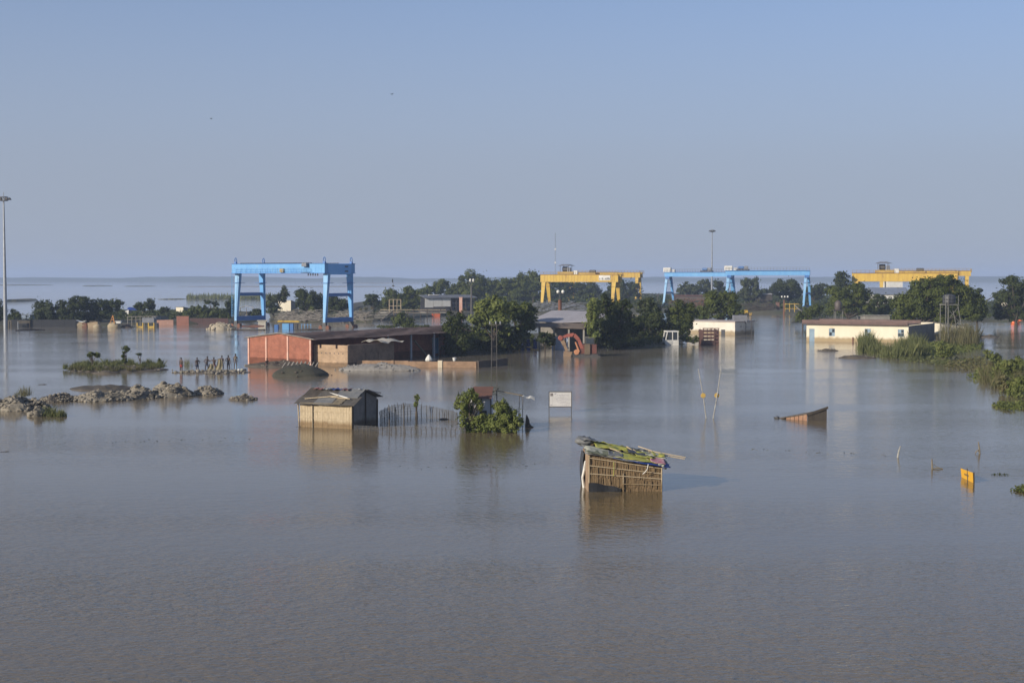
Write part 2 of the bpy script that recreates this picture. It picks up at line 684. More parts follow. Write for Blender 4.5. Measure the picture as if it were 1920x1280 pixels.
    # same ripple noise bumped harder on the silt layer, for contrast without reflection streaks
    h2 = n.new('ShaderNodeMath')
    h2.operation = 'MULTIPLY'
    l.new(add.outputs[0], h2.inputs[0])
    l.new(gr.outputs['Result'], h2.inputs[1])
    b2 = n.new('ShaderNodeBump')
    b2.inputs['Strength'].default_value = 1.0
    b2.inputs['Distance'].default_value = 0.085
    l.new(h2.outputs[0], b2.inputs['Height'])
    l.new(b2.outputs['Normal'], p.inputs['Normal'])
    return m

WATER_A = (0.138, 0.100, 0.048)
WATER_B = (0.172, 0.127, 0.063)
WATER_BUMP = 0.11
wb_ = MB()
E = 8000.0
wb_.poly([(-E, -300, 0), (E, -300, 0), (E, 9000, 0), (-E, 9000, 0)], [(0, 1, 2, 3)])
struct('water', wb_.mesh('water', water_material()))

# ---- far bank across the river, one long low ridge with its wood
FAR_EARTH = mat('far_earth', (0.13, 0.12, 0.09), (0.10, 0.10, 0.07), 0.01)
FAR_LEAF = mat('far_wood', (0.045, 0.065, 0.030), (0.075, 0.090, 0.045), 0.02)

def far_ridge(name, m, x0, x1, y0, deep, n, hmin, hmax, seed, rise=0.0):
    mb = MB()
    prof = [(0.0, 0.0), (0.06, 0.75), (0.3, 1.0), (0.7, 0.95), (1.0, 0.0)]
    vs, fs = [], []
    for i in range(n + 1):
        u = i / n
        x = x0 + (x1 - x0) * u
        h = hmin + (hmax - hmin) * (0.5 + 0.5 * fbm(x * 0.004, 0, 1, seed, 5)) + rise * max(0, u - 0.5)
        for (a, b) in prof:
            vs.append((x, y0 + 60 * fbm(x * 0.0012, 3, 1, seed) + deep * a, -0.3 + h * b))
    w = len(prof)
    for i in range(n):
        for j in range(w - 1):
            a = i * w + j
            fs.append((a, a + w, a + w + 1, a + 1))
    mb.poly(vs, fs)
    return mb.mesh(name, m)

struct('far_shore', far_ridge('far_shore', FAR_EARTH, -4800, 4800, 3720, 900, 200, 1.0, 2.0, 2.0))
o = obj('treeline', far_ridge('treeline', FAR_LEAF, -4700, 4700, 3800, 500, 1600, 6.0, 17.0, 5.3, 7.0))
tag(o, 'hazy blue-green line of woods along the far river bank', 'treeline', kind='stuff')

# ---- sand bars and grass bars out in the river
SAND = mat('wet_sand', (0.26, 0.22, 0.16), (0.19, 0.165, 0.12), 0.05)
def bar(name, px0, px1, row, rows, h, m, seed):
    A, B = G(px0, row), G(px1, row)
    dep = abs(T(row - rows / 2) - T(row + rows / 2))
    mb = MB()
    n = 40
    vs, fs = [], []
    for i in range(n + 1):
        u = i / n
        e = math.sin(math.pi * u) ** 0.5
        wv = (0.45 + 0.55 * (0.5 + 0.5 * fbm(u * 9, seed, 1, seed))) * e
        c = A.lerp(B, u)
        for a, hh in ((-0.5, -0.2), (-0.35, 1), (0.35, 1), (0.5, -0.2)):
            vs.append((c.x, c.y + a * dep * wv, (h * hh * e if hh > 0 else -0.3)))
    for i in range(n):
        for j in range(3):
            a = i * 4 + j
            fs.append((a, a + 4, a + 5, a + 1))
    mb.poly(vs, fs)
    return struct(name, mb.mesh(name, m))

BARGRASS = mat('bar_grass', (0.10, 0.11, 0.05), (0.16, 0.14, 0.08), 0.05)
bar('sand_bar', 330, 760, 537.2, 1.6, 0.5, SAND, 1.3)
bar('sand_bar', -60, 101, 534.6, 0.9, 0.9, BARGRASS, 2.1)
bar('sand_bar', 158, 208, 536, 0.8, 0.9, BARGRASS, 3.4)
bar('sand_bar', 233, 293, 536.6, 0.6, 0.7, BARGRASS, 4.4)
bar('sand_bar', 640, 800, 531, 1.0, 0.6, SAND, 6.4)
bar('grass_bar', 296, 350, 561, 1.4, 0.3, BARGRASS, 5.4)
bar('grass_bar', 350, 520, 560.5, 3.6, 0.5, BARGRASS, 7.7)
bar('grass_bar', 20, 62, 564, 3.0, 0.9, BARGRASS, 9.1)

# grass standing on the nearer bars
pp = scatter_poly(gpoly([(350, 562), (520, 562), (520, 558.5), (350, 558.5)]), 1500)
z = np.full((len(pp), 1), 0.2)
o = obj('bar_grass', blade_mesh('bar_grass', np.hstack([pp, z]), rng.uniform(0.5, 2.2, len(pp)) * (0.5 + rng.random(len(pp))), 0.5, LEAF['grass'], 0.15))
tag(o, 'thin strip of pale grass on the flat bar out in the river', 'grass', kind='stuff')

# ---- land that still stands above the flood
EARTH = mat('damp_earth', (0.085, 0.072, 0.048), (0.060, 0.066, 0.032), 0.25, 0.95, 0.5, 3.0, c3=(0.05, 0.07, 0.025))
def land(name, front, back, h, seed, m=EARTH, n=90, rows=14, rough=0.5):
    """raised ground between a front and a back shore line, both given as photo columns and rows"""
    def line(pl, u):
        x = pl[0][0] + (pl[-1][0] - pl[0][0]) * u
        for a, b in zip(pl, pl[1:]):
            if a[0] <= x <= b[0]:
                k = (x - a[0]) / (b[0] - a[0] + 1e-9)
                return G(x, a[1] + (b[1] - a[1]) * k)
        return G(*pl[-1])
    vs, fs = [], []
    for i in range(n + 1):
        A, B = line(front, i / n), line(back, i / n)
        L = (B - A).length
        for j in range(rows + 1):
            v = j / rows
            v = v ** 1.7
            c = A.lerp(B, v)
            edge = min(1.0, v * L / 3.0, (1 - v) * L / 4.0, i / 1.5, (n - i) / 1.5)
            zz = -0.5 + (h + 0.5) * edge + rough * fbm(c.x, c.y, 0.09, seed) * edge
            vs.append((c.x + 0.8 * fbm(c.x, c.y, 0.2, seed + 4), c.y + 0.8 * fbm(c.x, c.y, 0.2, seed + 8), zz))
    w = rows + 1
    for i in range(n):
        for j in range(rows):
            a = i * w + j
            fs.append((a, a + w, a + w + 1, a + 1))
    mb = MB().poly(vs, fs)
    return struct(name, mb.mesh(name, m))

land('yard_ground', [(498, 604), (600, 603), (690, 603), (760, 598), (830, 592), (1000, 588), (1230, 587), (1400, 588), (1520, 589), (1560, 594)],
     [(498, 588), (600, 578), (690, 566), (830, 556), (1000, 550), (1230, 550), (1400, 552), (1560, 553)], 0.6, 3.1, rows=18)
land('settlement_ground', [(-60, 613), (140, 612), (300, 609), (430, 606), (500, 602)],
     [(-60, 596), (140, 588), (300, 582), (430, 582), (500, 590)], 0.6, 8.8, rows=10)
land('roadside_ground', [(1480, 606), (1560, 602), (1700, 606), (1850, 604), (1990, 606)],
     [(1480, 585), (1560, 570), (1700, 562), (1850, 562), (1990, 562)], 0.5, 12.5, rows=12)
land('grove_ground', [(836, 668), (880, 662), (1000, 655), (1100, 652), (1200, 652), (1290, 645)],
     [(836, 640), (880, 628), (1000, 622), (1100, 618), (1200, 615), (1290, 615)], 0.25, 22.5, n=50, rows=8, rough=0.2)

# ---- the air itself
hz = MB().box(-8100, 8100, -400, 9100, -2.0, 46.0)
hm_ = bpy.data.materials.new('haze')
hm_.use_nodes = True
hn = hm_.node_tree.nodes
hn.remove(hn['Principled BSDF'])
pv = hn.new('ShaderNodeVolumePrincipled')
pv.inputs['Color'].default_value = HAZE_COLOR
pv.inputs['Density'].default_value = HAZE_DENSITY
pv.inputs['Anisotropy'].default_value = 0.0
hm_.node_tree.links.new(pv.outputs['Volume'], hn['Material Output'].inputs['Volume'])
ho = obj('haze', hz.mesh('haze', hm_))
ho['kind'] = 'stuff'
ho['label'] = 'pale summer haze hanging over the flooded river plain'
ho['category'] = 'haze'

# ================================================================== GANTRY CRANES
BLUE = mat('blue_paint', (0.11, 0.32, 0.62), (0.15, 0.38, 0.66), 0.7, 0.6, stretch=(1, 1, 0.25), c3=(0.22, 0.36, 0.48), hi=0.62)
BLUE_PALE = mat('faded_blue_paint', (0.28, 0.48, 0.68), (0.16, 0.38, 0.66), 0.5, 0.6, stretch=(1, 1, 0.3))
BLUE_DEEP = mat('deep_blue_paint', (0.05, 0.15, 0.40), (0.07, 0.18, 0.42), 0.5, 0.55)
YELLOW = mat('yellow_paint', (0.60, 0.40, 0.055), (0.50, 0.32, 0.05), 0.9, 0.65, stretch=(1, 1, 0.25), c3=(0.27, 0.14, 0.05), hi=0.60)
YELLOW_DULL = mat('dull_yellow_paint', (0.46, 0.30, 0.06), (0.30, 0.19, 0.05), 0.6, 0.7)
STEEL = mat('dark_steel', (0.05, 0.05, 0.05), (0.09, 0.08, 0.07), 3, 0.6)
GALV = mat('galvanised_steel', (0.34, 0.36, 0.38), (0.25, 0.26, 0.27), 2, 0.5, metal=0.3)
RUST = mat('rusted_steel', (0.20, 0.085, 0.045), (0.13, 0.06, 0.04), 2.0, 0.9, c3=(0.26, 0.13, 0.07))
WHITE = mat('white_paint', (0.72, 0.71, 0.66), (0.60, 0.58, 0.52), 0.9, 0.7)
BLACKMARK = mat('black_lettering', (0.03, 0.03, 0.035), (0.05, 0.05, 0.05), 5, 0.7)
GREYMETAL = mat('grey_sheet_metal', (0.22, 0.23, 0.25), (0.15, 0.155, 0.17), 1.2, 0.6, c3=(0.17, 0.12, 0.09))

def railing(root, name, p, q, h, n, m, r=0.035):
    mb = MB()
    p, q = Vector(p), Vector(q)
    for i in range(n + 1):
        a = p.lerp(q, i / n)
        mb.tube(a, a + Vector((0, 0, h)), r, r, 4)
    for k in (0.5, 1.0):
        mb.tube(p + Vector((0, 0, h * k)), q + Vector((0, 0, h * k)), r, r, 4)
    return mb.build(name, m, root)

# ---- the tall blue gantry standing in the water
A, B = G(443, 611.5), G(609, 615.5)
L, rz = frame(A, B)
cr = thing('gantry_crane', 'tall bright blue gantry crane standing in the flood behind the red brick building', 'crane', A, rz, 'gantry cranes')
WB = 8.5
ZB, ZT = 11.0, 12.85
for gi, y in enumerate((0.0, WB)):
    g = MB().box(-0.6, L + 0.5, y - 0.55, y + 0.55, ZB, ZT).build('girder', BLUE, cr)
    sd = -1 if gi == 0 else 1
    st = MB()
    for k in range(17):                                   # web stiffeners along the outer face
        x = 0.6 + k * (L - 1.0) / 16
        yy = y + sd * 0.58
        st.box(x - 0.03, x + 0.03, min(yy, yy - sd * 0.06), max(yy, yy - sd * 0.06), ZB + 0.12, ZT - 0.75)
    o = st.build('stiffener', BLUE, g)
    o['kind'] = 'stuff'
    MB().box(-0.7, L + 0.6, y - 0.75, y + 0.75, ZB - 0.10, ZB - 0.002).build('bottom_flange', BLUE_DEEP, g)
    MB().box(-0.7, L + 0.6, y - 0.70, y + 0.70, ZT + 0.002, ZT + 0.08).build('top_flange', BLUE_DEEP, g)
    rl = MB()
    for k in range(30):
        x = 1.5 + k * (L - 5) / 29
        rl.box(x - 0.13, x + 0.13, y - 0.2, y + 0.2, ZT + 0.08, ZT + 0.22)
    o = rl.build('rail_clip', STEEL, g)
    o['kind'] = 'stuff'
    for x in (0.0, L):
        w = 0.15
        MB().leg((x, y, ZT + 0.08), (x, y, ZT + 0.5), 0.62, 0.45, 0.42, 0.3).build('horn_base', BLUE_DEEP, cr)
        mb = MB()
        pts = [(x - 0.26, y, ZT + 0.5), (x - 0.25, y, ZT + 0.95), (x - 0.1, y, ZT + 1.25), (x + 0.1, y, ZT + 1.25), (x + 0.25, y, ZT + 0.95), (x + 0.26, y, ZT + 0.5)]
        mb.path(pts, 0.09, 5)
        mb.build('lifting_eye', BLUE_DEEP, cr)
for x in (0.0, L):                                         # the end ties between the two girders
    dz = 0.35 if x > 1 else 0.0
    MB().box(x - 0.5, x + 0.5, 0.56, WB - 0.56, ZB - dz + 0.02, ZT - 0.02).build('end_tie', mat('bright_blue_paint', (0.16, 0.42, 0.80), (0.19, 0.46, 0.82), 0.4, 0.5), cr)
    for k in ((0.5, 1) if x > 1 else ()):
        pass
if True:
    x = L + 0.505
    for (yy, zz) in ((WB - 2.2, ZB + 0.35), (WB - 2.2, ZT - 0.55)):
        MB().box(x, x + 0.06, yy - 0.5, yy + 0.5, zz - 0.12, zz + 0.12).build('access_hatch', STEEL, cr)
for x in (0.0, L):
    for y, s in ((0.35, -1), (WB - 0.35, 1)):
        top = (x + 0.1, y - s * 0.30, ZB - 0.10)
        bot = (x, y + s * 0.35, 1.15)
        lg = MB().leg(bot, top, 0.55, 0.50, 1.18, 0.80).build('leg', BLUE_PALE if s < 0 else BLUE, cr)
        MB().box(x - 0.85, x + 0.85, y - s * 0.5 - 0.95, y - s * 0.5 + 0.95, ZB - 2.05, ZB - 1.97).build('landing', BLUE_DEEP, lg)
        tr = MB().box(x - 1.3, x + 1.3, y + s * 0.35 - 0.30, y + s * 0.35 + 0.30, -0.1, 0.42).box(x - 0.4, x + 0.4, y + s * 0.35 - 0.25, y + s * 0.35 + 0.25, 0.42, 1.15).build('wheel_truck', STEEL, cr)
        for k in (-0.9, 0.9):
            MB().lathe((x + k, y + s * 0.35, 0.15), [(0.42, -0.36), (0.45, -0.30), (0.45, 0.30), (0.42, 0.36)], 12, 'y').build('wheel', RUST, tr)
    MB().box(x - 0.33, x + 0.33, -0.1, WB + 0.1, 1.15, 2.05).build('sill_beam', BLUE_DEEP, cr)
    MB().box(x - 0.28, x + 0.28, 0.6, WB - 0.6, 6.3, 6.95).build('cross_brace', BLUE_DEEP, cr)
lad = MB()                                                 # ladder up the front leg
for k in (-0.22, 0.22):
    lad.tube((k, -1.15, 2.0), (k * 1.0, -1.1, ZB), 0.04, 0.04, 4)
for k in range(26):
    z = 2.1 + k * 0.33
    lad.tube((-0.22, -1.14, z), (0.22, -1.14, z), 0.03, 0.03, 4)
lad.build('ladder', BLUE, cr)
railing(cr, 'walkway_railing', (0.3, -1.25, ZB + 0.02), (L - 3, -1.25, ZB + 0.02), 0.95, 15, BLUE_PALE)
MB().box(0.0, L - 2.0, -1.35, -0.76, ZB - 0.08, ZB).build('walkway', BLUE_DEEP, cr)
tb = MB().box(L - 5.0, L - 3.2, -1.4, -0.6, ZB + 0.02, ZB + 0.1).build('driver_platform', STEEL, cr)
MB().box(L - 4.8, L - 3.6, -1.3, -0.58, ZB + 1.25, ZT + 0.12).build('driver_cabin', GREYMETAL, tb)
MB().box(L * 0.54, L * 0.58, -0.95, -0.56, ZB + 0.15, ZB + 0.85).build('lamp_box', YELLOW_DULL, cr)
for k in range(5):
    MB().tube((L - 3.4 + k * 0.6, -0.9, ZB - 0.55), (L - 3.4 + k * 0.6, -0.9, ZB - 0.1), 0.12, 0.12, 6).build('cable_drum', STEEL, cr)

# ---- double-girder yellow gantries with A-shaped end frames
def yellow_gantry(label, pxa, pxb, ta, tb_, top, bot, wb, detail):
    A = Vector((X(pxa, ta), at(pxa, 560, ta).y, 0.8))
    B = Vector((X(pxb, tb_), at(pxb, 560, tb_).y, 0.8))
    L, rz = frame(A, B)
    zb, zt = Z(bot, ta) - 0.8, Z(top, ta) - 0.8
    c = thing('gantry_crane', label, 'crane', A, rz, 'gantry cranes')
    for gi, y in enumerate((wb * 0.28, wb * 0.72)):
        g = MB().box(-1.1, L + 1.3, y - 0.5, y + 0.5, zb, zt).build('girder', YELLOW, c)
        st = MB()
        for k in range(24):
            x = 0.2 + k * L / 23
            st.box(x - 0.04, x + 0.04, y - 0.56, y - 0.502, zb + 0.1, zt - 0.1)
        st.build('stiffener', YELLOW, g)['kind'] = 'stuff'
        MB().box(-1.2, L + 1.4, y - 0.62, y + 0.62, zt + 0.002, zt + 0.14).build('top_flange', RUST, g)
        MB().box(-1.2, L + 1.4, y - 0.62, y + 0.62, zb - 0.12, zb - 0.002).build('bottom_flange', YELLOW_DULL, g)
    for x in (0.0, L):
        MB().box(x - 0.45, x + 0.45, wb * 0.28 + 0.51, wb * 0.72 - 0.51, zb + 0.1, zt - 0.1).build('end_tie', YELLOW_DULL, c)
        for y, s in ((wb * 0.28, -1), (wb * 0.72, 1)):
            lg = MB().leg((x, y + s * wb * 0.26, 0.7), (x, y + s * 0.15, zb - 0.12), 0.75, 0.7, 1.35, 1.0).build('leg', YELLOW, c)
            MB().box(x - 0.75, x + 0.75, y + s * 0.5 - 0.65, y + s * 0.5 + 0.65, zb - 1.5, zb - 1.42).build('landing', YELLOW_DULL, lg)
        MB().box(x - 0.35, x + 0.35, -0.2, wb + 0.2, 0.1, 0.75).build('sill_beam', YELLOW_DULL, c)
        for y in (0.3, wb - 0.3):
            MB().lathe((x, y, -0.1), [(0.4, -0.3), (0.44, -0.25), (0.44, 0.25), (0.4, 0.3)], 10, 'y').build('wheel', STEEL, c)
    railing(c, 'walkway_railing', (-1.0, wb * 0.28 - 0.55, zt + 0.14), (L + 1.2, wb * 0.28 - 0.55, zt + 0.14), 0.75, 24, YELLOW_DULL, 0.03)
    railing(c, 'walkway_railing', (L + 1.45, 0.3, zt - 0.6), (L + 1.45, wb - 0.3, zt - 0.6), 1.3, 5, YELLOW_DULL, 0.05)
    if detail:
        x0 = L * 0.20
        ty = MB().box(x0, x0 + 5.2, wb * 0.28 - 0.7, wb * 0.72 + 0.7, zt + 0.15, zt + 0.95).build('trolley', YELLOW_DULL, c)
        for (a, b) in ((x0 + 0.7, wb * 0.28), (x0 + 3.4, wb * 0.28), (x0 + 0.7, wb * 0.72), (x0 + 3.4, wb * 0.72)):
            MB().beam((a, b, zt + 0.95), (a, b, zt + 2.8), 0.1, 0.1).build('shelter_post', STEEL, ty)
        MB().hexa([(x0, wb * 0.2, zt + 2.8), (x0 + 4.4, wb * 0.2, zt + 2.8), (x0 + 4.4, wb * 0.8, zt + 2.8), (x0, wb * 0.8, zt + 2.8)],
                  [(x0 + 1.2, wb * 0.4, zt + 3.3), (x0 + 3.0, wb * 0.4, zt + 3.3), (x0 + 3.0, wb * 0.6, zt + 3.3), (x0 + 1.2, wb * 0.6, zt + 3.3)]).build('shelter_roof', GREYMETAL, ty)
        MB().lathe((x0 + 1.0, wb * 0.5, zt + 1.75), [(0.7, 0.0), (0.8, 0.1), (0.8, 1.5), (0.7, 1.6)], 12, 'x').build('winch_drum', STEEL, ty)
        MB().box(x0 + 2.9, x0 + 3.9, wb * 0.3, wb * 0.45, zt + 0.95, zt + 2.2).build('motor_housing', GREYMETAL, ty)
        MB().box(x0 + 5.3, x0 + 6.5, wb * 0.28 - 0.5, wb * 0.28 + 0.5, zt + 0.15, zt + 1.25).build('control_cabinet', WHITE, c)
        x1 = L * 0.60
        t2 = MB().box(x1, x1 + 3.2, wb * 0.28 - 0.6, wb * 0.72 + 0.6, zt + 0.15, zt + 0.6).build('hoist_trolley', YELLOW_DULL, c)
        MB().lathe((x1 + 0.6, wb * 0.5, zt + 1.0), [(0.4, 0), (0.5, 0.1), (0.5, 1.9), (0.4, 2.0)], 10, 'x').build('hoist_drum', STEEL, t2)
        # a painted plate with dark, unreadable lettering
        if detail == 2:
            pl = MB().box(L * 0.79, L * 0.95, wb * 0.28 - 0.64, wb * 0.28 - 0.565, zb + 0.45, zt - 0.2).build('name_plate', WHITE, c)
            lt = MB()
            x = L * 0.80
            k = 0
            while x < L * 0.94:
                w = random.uniform(0.16, 0.3)
                h = random.uniform(0.5, 0.75)
                lt.box(x, x + w, wb * 0.28 - 0.665, wb * 0.28 - 0.643, zb + 0.62, zb + 0.62 + h)
                x += w + random.choice((0.12, 0.14, 0.5))
            lt.build('lettering', BLACKMARK, pl)['kind'] = 'stuff'
    return c

yellow_gantry('nearer yellow gantry crane with white plate, right of the long tree belt', 1016, 1148, 446, 438, 515, 528, 8.0, 2)
yellow_gantry('farther yellow gantry crane glimpsed behind the one with the white plate', 1066, 1192, 585, 576, 511, 520, 8.5, 0)
yellow_gantry('nearer yellow gantry crane rising behind the big round tree and white house', 1603, 1785, 400, 391, 512.5, 527, 8.0, 1)
yellow_gantry('farther yellow gantry crane whose end shows above the big round tree', 1652, 1813, 520, 512, 508, 517, 8.5, 0)

# ---- long blue gantries with slender A-legs
def blue_gantry(label, pxa, pxb, ta, tb_, top, bot, wb):
    A = Vector((X(pxa, ta), at(pxa, 560, ta).y, 0.6))
    B = Vector((X(pxb, tb_), at(pxb, 560, tb_).y, 0.6))
    L, rz = frame(A, B)
    zb, zt = Z(bot, ta) - 0.6, Z(top, ta) - 0.6
    c = thing('gantry_crane', label, 'crane', A, rz, 'gantry cranes')
    for y in (wb * 0.36, wb * 0.64):
        g = MB().box(-1.2, L + 0.9, y - 0.45, y + 0.45, zb, zt).build('girder', BLUE, c)
        MB().box(-1.3, L + 1.0, y - 0.75, y + 0.6, zt + 0.002, zt + 0.12).build('walkway', BLUE_DEEP, g)
    rl = railing(c, 'walkway_railing', (-1.2, wb * 0.36 - 0.7, zt + 0.12), (L + 0.8, wb * 0.36 - 0.7, zt + 0.12), 0.95, 26, GALV, 0.035)
    for x in (0.0, L):
        MB().box(x - 0.7, x + 0.7, wb * 0.2, wb * 0.8, zb - 0.75, zb - 0.01).build('end_tie', BLUE_DEEP, c)
        for y, s in ((wb * 0.36, -1), (wb * 0.64, 1)):
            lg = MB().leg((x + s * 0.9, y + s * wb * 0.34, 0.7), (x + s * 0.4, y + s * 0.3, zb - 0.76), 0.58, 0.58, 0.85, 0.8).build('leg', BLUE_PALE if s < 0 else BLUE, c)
            MB().box(x + s * 0.4 - 0.8, x + s * 0.4 + 0.8, y + s * 0.5 - 0.8, y + s * 0.5 + 0.8, zb - 2.3, zb - 2.2).build('landing', BLUE_DEEP, lg)
        MB().beam((x - 0.7, 0.9, zb * 0.45), (x + 0.7, wb - 0.9, zb * 0.45), 0.4, 0.5).build('cross_brace', BLUE_DEEP, c)
        MB().beam((x - 0.95, 0.0, 0.4), (x + 0.95, wb, 0.4), 0.6, 0.6).build('sill_beam', BLUE_DEEP, c)
        for y in (0.3, wb - 0.3):
            MB().lathe((x, y, -0.1), [(0.35, -0.25), (0.4, -0.2), (0.4, 0.2), (0.35, 0.25)], 10, 'y').build('wheel', STEEL, c)
    MB().box(-1.6, 0.9, wb * 0.3, wb * 0.55, zt + 0.13, zt + 1.55).build('control_house', WHITE, c)
    MB().box(1.4, 2.4, wb * 0.3, wb * 0.5, zt + 0.13, zt + 0.9).build('control_cabinet', WHITE, c)
    x = L * (0.52 if tb_ > 470 else 0.09)
    ty = MB().box(x, x + 4.0, wb * 0.3, wb * 0.7, zt + 0.13, zt + 0.5).build('trolley', STEEL, c)
    MB().lathe((x + 0.6, wb * 0.45, zt + 0.95), [(0.4, 0), (0.5, 0.1), (0.5, 1.6), (0.4, 1.7)], 10, 'x').build('winch_drum', BLUE_DEEP, ty)
    MB().box(x + 2.5, x + 3.6, wb * 0.35, wb * 0.6, zt + 0.5, zt + 1.5).build('motor_housing', GREYMETAL, ty)
    return c

blue_gantry('slender blue gantry crane between the grey floodlight mast and the yellow gantry', 1249, 1366, 482, 474, 510.5, 518.5, 6.5)
blue_gantry('slender blue gantry crane ending beside the creeper-covered trees of the white house', 1366, 1512, 452, 446, 507.5, 516, 6.5)

# ================================================================== MASTS
def light_mast(label, px, row_base, row_top, t, lamps, m):
    P = Vector((X(px, t), at(px, row_base, t).y, 0.0))
    h = Z(row_top, t)
    r = thing('floodlight_mast', label, 'light mast', P, 0, 'floodlight masts')
    MB().path([(0, 0, -0.5), (0, 0, h * 0.4), (0, 0, h - 0.9)], [0.42, 0.30, 0.14], 12).build('pole', m, r)
    MB().tube((0, 0, h - 0.9), (0, 0, h), 0.07, 0.05, 6).build('finial', m, r)
    fr = MB()
    for k in range(12):
        a, b = 2 * math.pi * k / 12, 2 * math.pi * (k + 1) / 12
        for zz in (h - 1.7, h - 0.95):
            fr.tube((0.85 * math.cos(a), 0.85 * math.sin(a), zz), (0.85 * math.cos(b), 0.85 * math.sin(b), zz), 0.06, 0.06, 4)
    for k in range(4):
        a = math.pi / 4 + math.pi / 2 * k
        for zz in (h - 1.7, h - 0.95):
            fr.tube((0, 0, zz), (0.85 * math.cos(a), 0.85 * math.sin(a), zz), 0.05, 0.05, 4)
    hf = fr.build('head_frame', m, r)
    for k in range(lamps):
        a = 2 * math.pi * k / lamps + 0.3
        c, s = math.cos(a), math.sin(a)
        l = MB().leg((1.15 * c, 1.15 * s, h - 1.55), (1.05 * c, 1.05 * s, h - 1.1), 0.62, 0.62, 0.40, 0.40).build('floodlight', STEEL, hf)
    return r

light_mast('very tall grey floodlight mast at the far left edge of the view', 10.5, 615, 361, T(614), 6, GALV)
light_mast('distant grey floodlight mast rising behind the slender blue gantries', 1334.5, 578, 427, 560, 8, GALV)

t = 900
P = Vector((X(1041, t), t, 0))
am = thing('radio_mast', 'thin far-off lattice radio mast above the yellow gantry trolley', 'mast', P)
mb = MB()
h = Z(437, t)
for k in range(3):
    a = 2 * math.pi * k / 3
    mb.tube((0.45 * math.cos(a), 0.45 * math.sin(a), 0), (0.25 * math.cos(a), 0.25 * math.sin(a), h), 0.06, 0.05, 4)
nseg = 26
for i in range(nseg):
    for k in range(3):
        a, b = 2 * math.pi * k / 3, 2 * math.pi * (k + 1) / 3
        mb.tube((0.42 * math.cos(a), 0.42 * math.sin(a), h * i / nseg), (0.4 * math.cos(b), 0.4 * math.sin(b), h * (i + 1) / nseg), 0.04, 0.04, 4)
mb.build('lattice', GALV, am)
for zz in (h * 0.72, h * 0.5):
    MB().box(-0.45, 0.45, -0.45, 0.45, zz, zz + 1.0).build('antenna', WHITE, am)

# ================================================================== BUILDINGS AND HUTS
BRICK = brick_mat('red_brick', (0.37, 0.120, 0.066), (0.30, 0.095, 0.055), (0.36, 0.21, 0.15), 'x', 0.75)
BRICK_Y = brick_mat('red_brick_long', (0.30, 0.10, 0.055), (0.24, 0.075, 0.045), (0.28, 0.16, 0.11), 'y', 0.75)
BLOCK = brick_mat('pale_brick', (0.46, 0.32, 0.20), (0.40, 0.27, 0.165), (0.42, 0.31, 0.21), 'x', 0.45)
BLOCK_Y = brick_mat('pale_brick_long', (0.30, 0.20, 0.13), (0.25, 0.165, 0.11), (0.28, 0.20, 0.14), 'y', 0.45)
PLASTER_PINK = mat('pink_plaster', (0.55, 0.26, 0.18), (0.62, 0.42, 0.33), 1.4, 0.9)
PLASTER = mat('white_plaster', (0.72, 0.67, 0.55), (0.62, 0.56, 0.45), 0.35, 0.9, 0.15, 6, stretch=(1, 1, 0.5), c3=(0.48, 0.42, 0.32))
TILE = mat('weathered_roof_tile', (0.170, 0.104, 0.080), (0.105, 0.072, 0.060), 1.1, 0.9, 0.5, 9, c3=(0.20, 0.13, 0.10))
WOODDARK = mat('dark_timber', (0.075, 0.060, 0.045), (0.045, 0.038, 0.03), 2.5, 0.9, stretch=(1, 1, 0.3))
BAMBOO = mat('pale_bamboo', (0.52, 0.42, 0.275), (0.37, 0.29, 0.18), 3.5, 0.75, c3=(0.22, 0.16, 0.095), stretch=(3, 1, 0.7), tide=0.35)
BAMBOO_OLD = mat('old_bamboo', (0.22, 0.18, 0.12), (0.15, 0.125, 0.085), 2.0, 0.85)
TARP_BLACK = mat('black_tarpaulin', (0.035, 0.037, 0.042), (0.055, 0.057, 0.062), 1.5, 0.5)
TARP_GREY = mat('grey_tarpaulin', (0.13, 0.135, 0.14), (0.19, 0.19, 0.18), 1.8, 0.6)
TARP_BLUE = mat('blue_tarpaulin', (0.02, 0.045, 0.22), (0.03, 0.07, 0.30), 1.2, 0.5)
BLUEGREY = mat('blue_grey_door', (0.24, 0.33, 0.40), (0.18, 0.26, 0.33), 1.5, 0.7)
GLASS = mat('dark_window_glass', (0.03, 0.04, 0.05), (0.05, 0.06, 0.07), 2.0, 0.15)
CONC = mat('stained_concrete', (0.27, 0.25, 0.22), (0.19, 0.175, 0.15), 0.8, 0.92, 0.3, 8)

# ---- the long red brick workshop
A, B = G(467, 681), G(582.5, 686)
L, rz = frame(A, B)
bw = thing('brick_workshop', 'long red brick workshop with a tiled roof, half under water', 'building', A, rz)
LEN = 32.0
EH, RH = 3.0, 3.55
wl_ = MB()
wl_.poly([(0, 0, -0.6), (L, 0, -0.6), (L, 0, EH), (L / 2, 0, RH), (0, 0, EH), (0, 0.3, -0.6), (L, 0.3, -0.6), (L, 0.3, EH), (L / 2, 0.3, RH), (0, 0.3, EH)],
         [(0, 1, 2, 3, 4), (9, 8, 7, 6, 5), (0, 5, 6, 1), (1, 6, 7, 2), (2, 7, 8, 3), (3, 8, 9, 4), (4, 9, 5, 0)])
gw = wl_.build('gable_wall', BRICK, bw)
for x, z1, z0 in ((0.0, EH - 0.05, -0.5), (L * 0.29, 3.15, -0.5), (L * 0.64, 3.3, -0.5), (L, EH - 0.05, -0.5)):
    MB().box(x - 0.11, x + 0.11, -0.09, -0.002, z0, z1).build('pilaster', PLASTER_PINK, gw)
MB().box(0.0, 0.25, 0.31, LEN, -0.6, EH - 0.05).build('side_wall', BRICK_Y, bw)
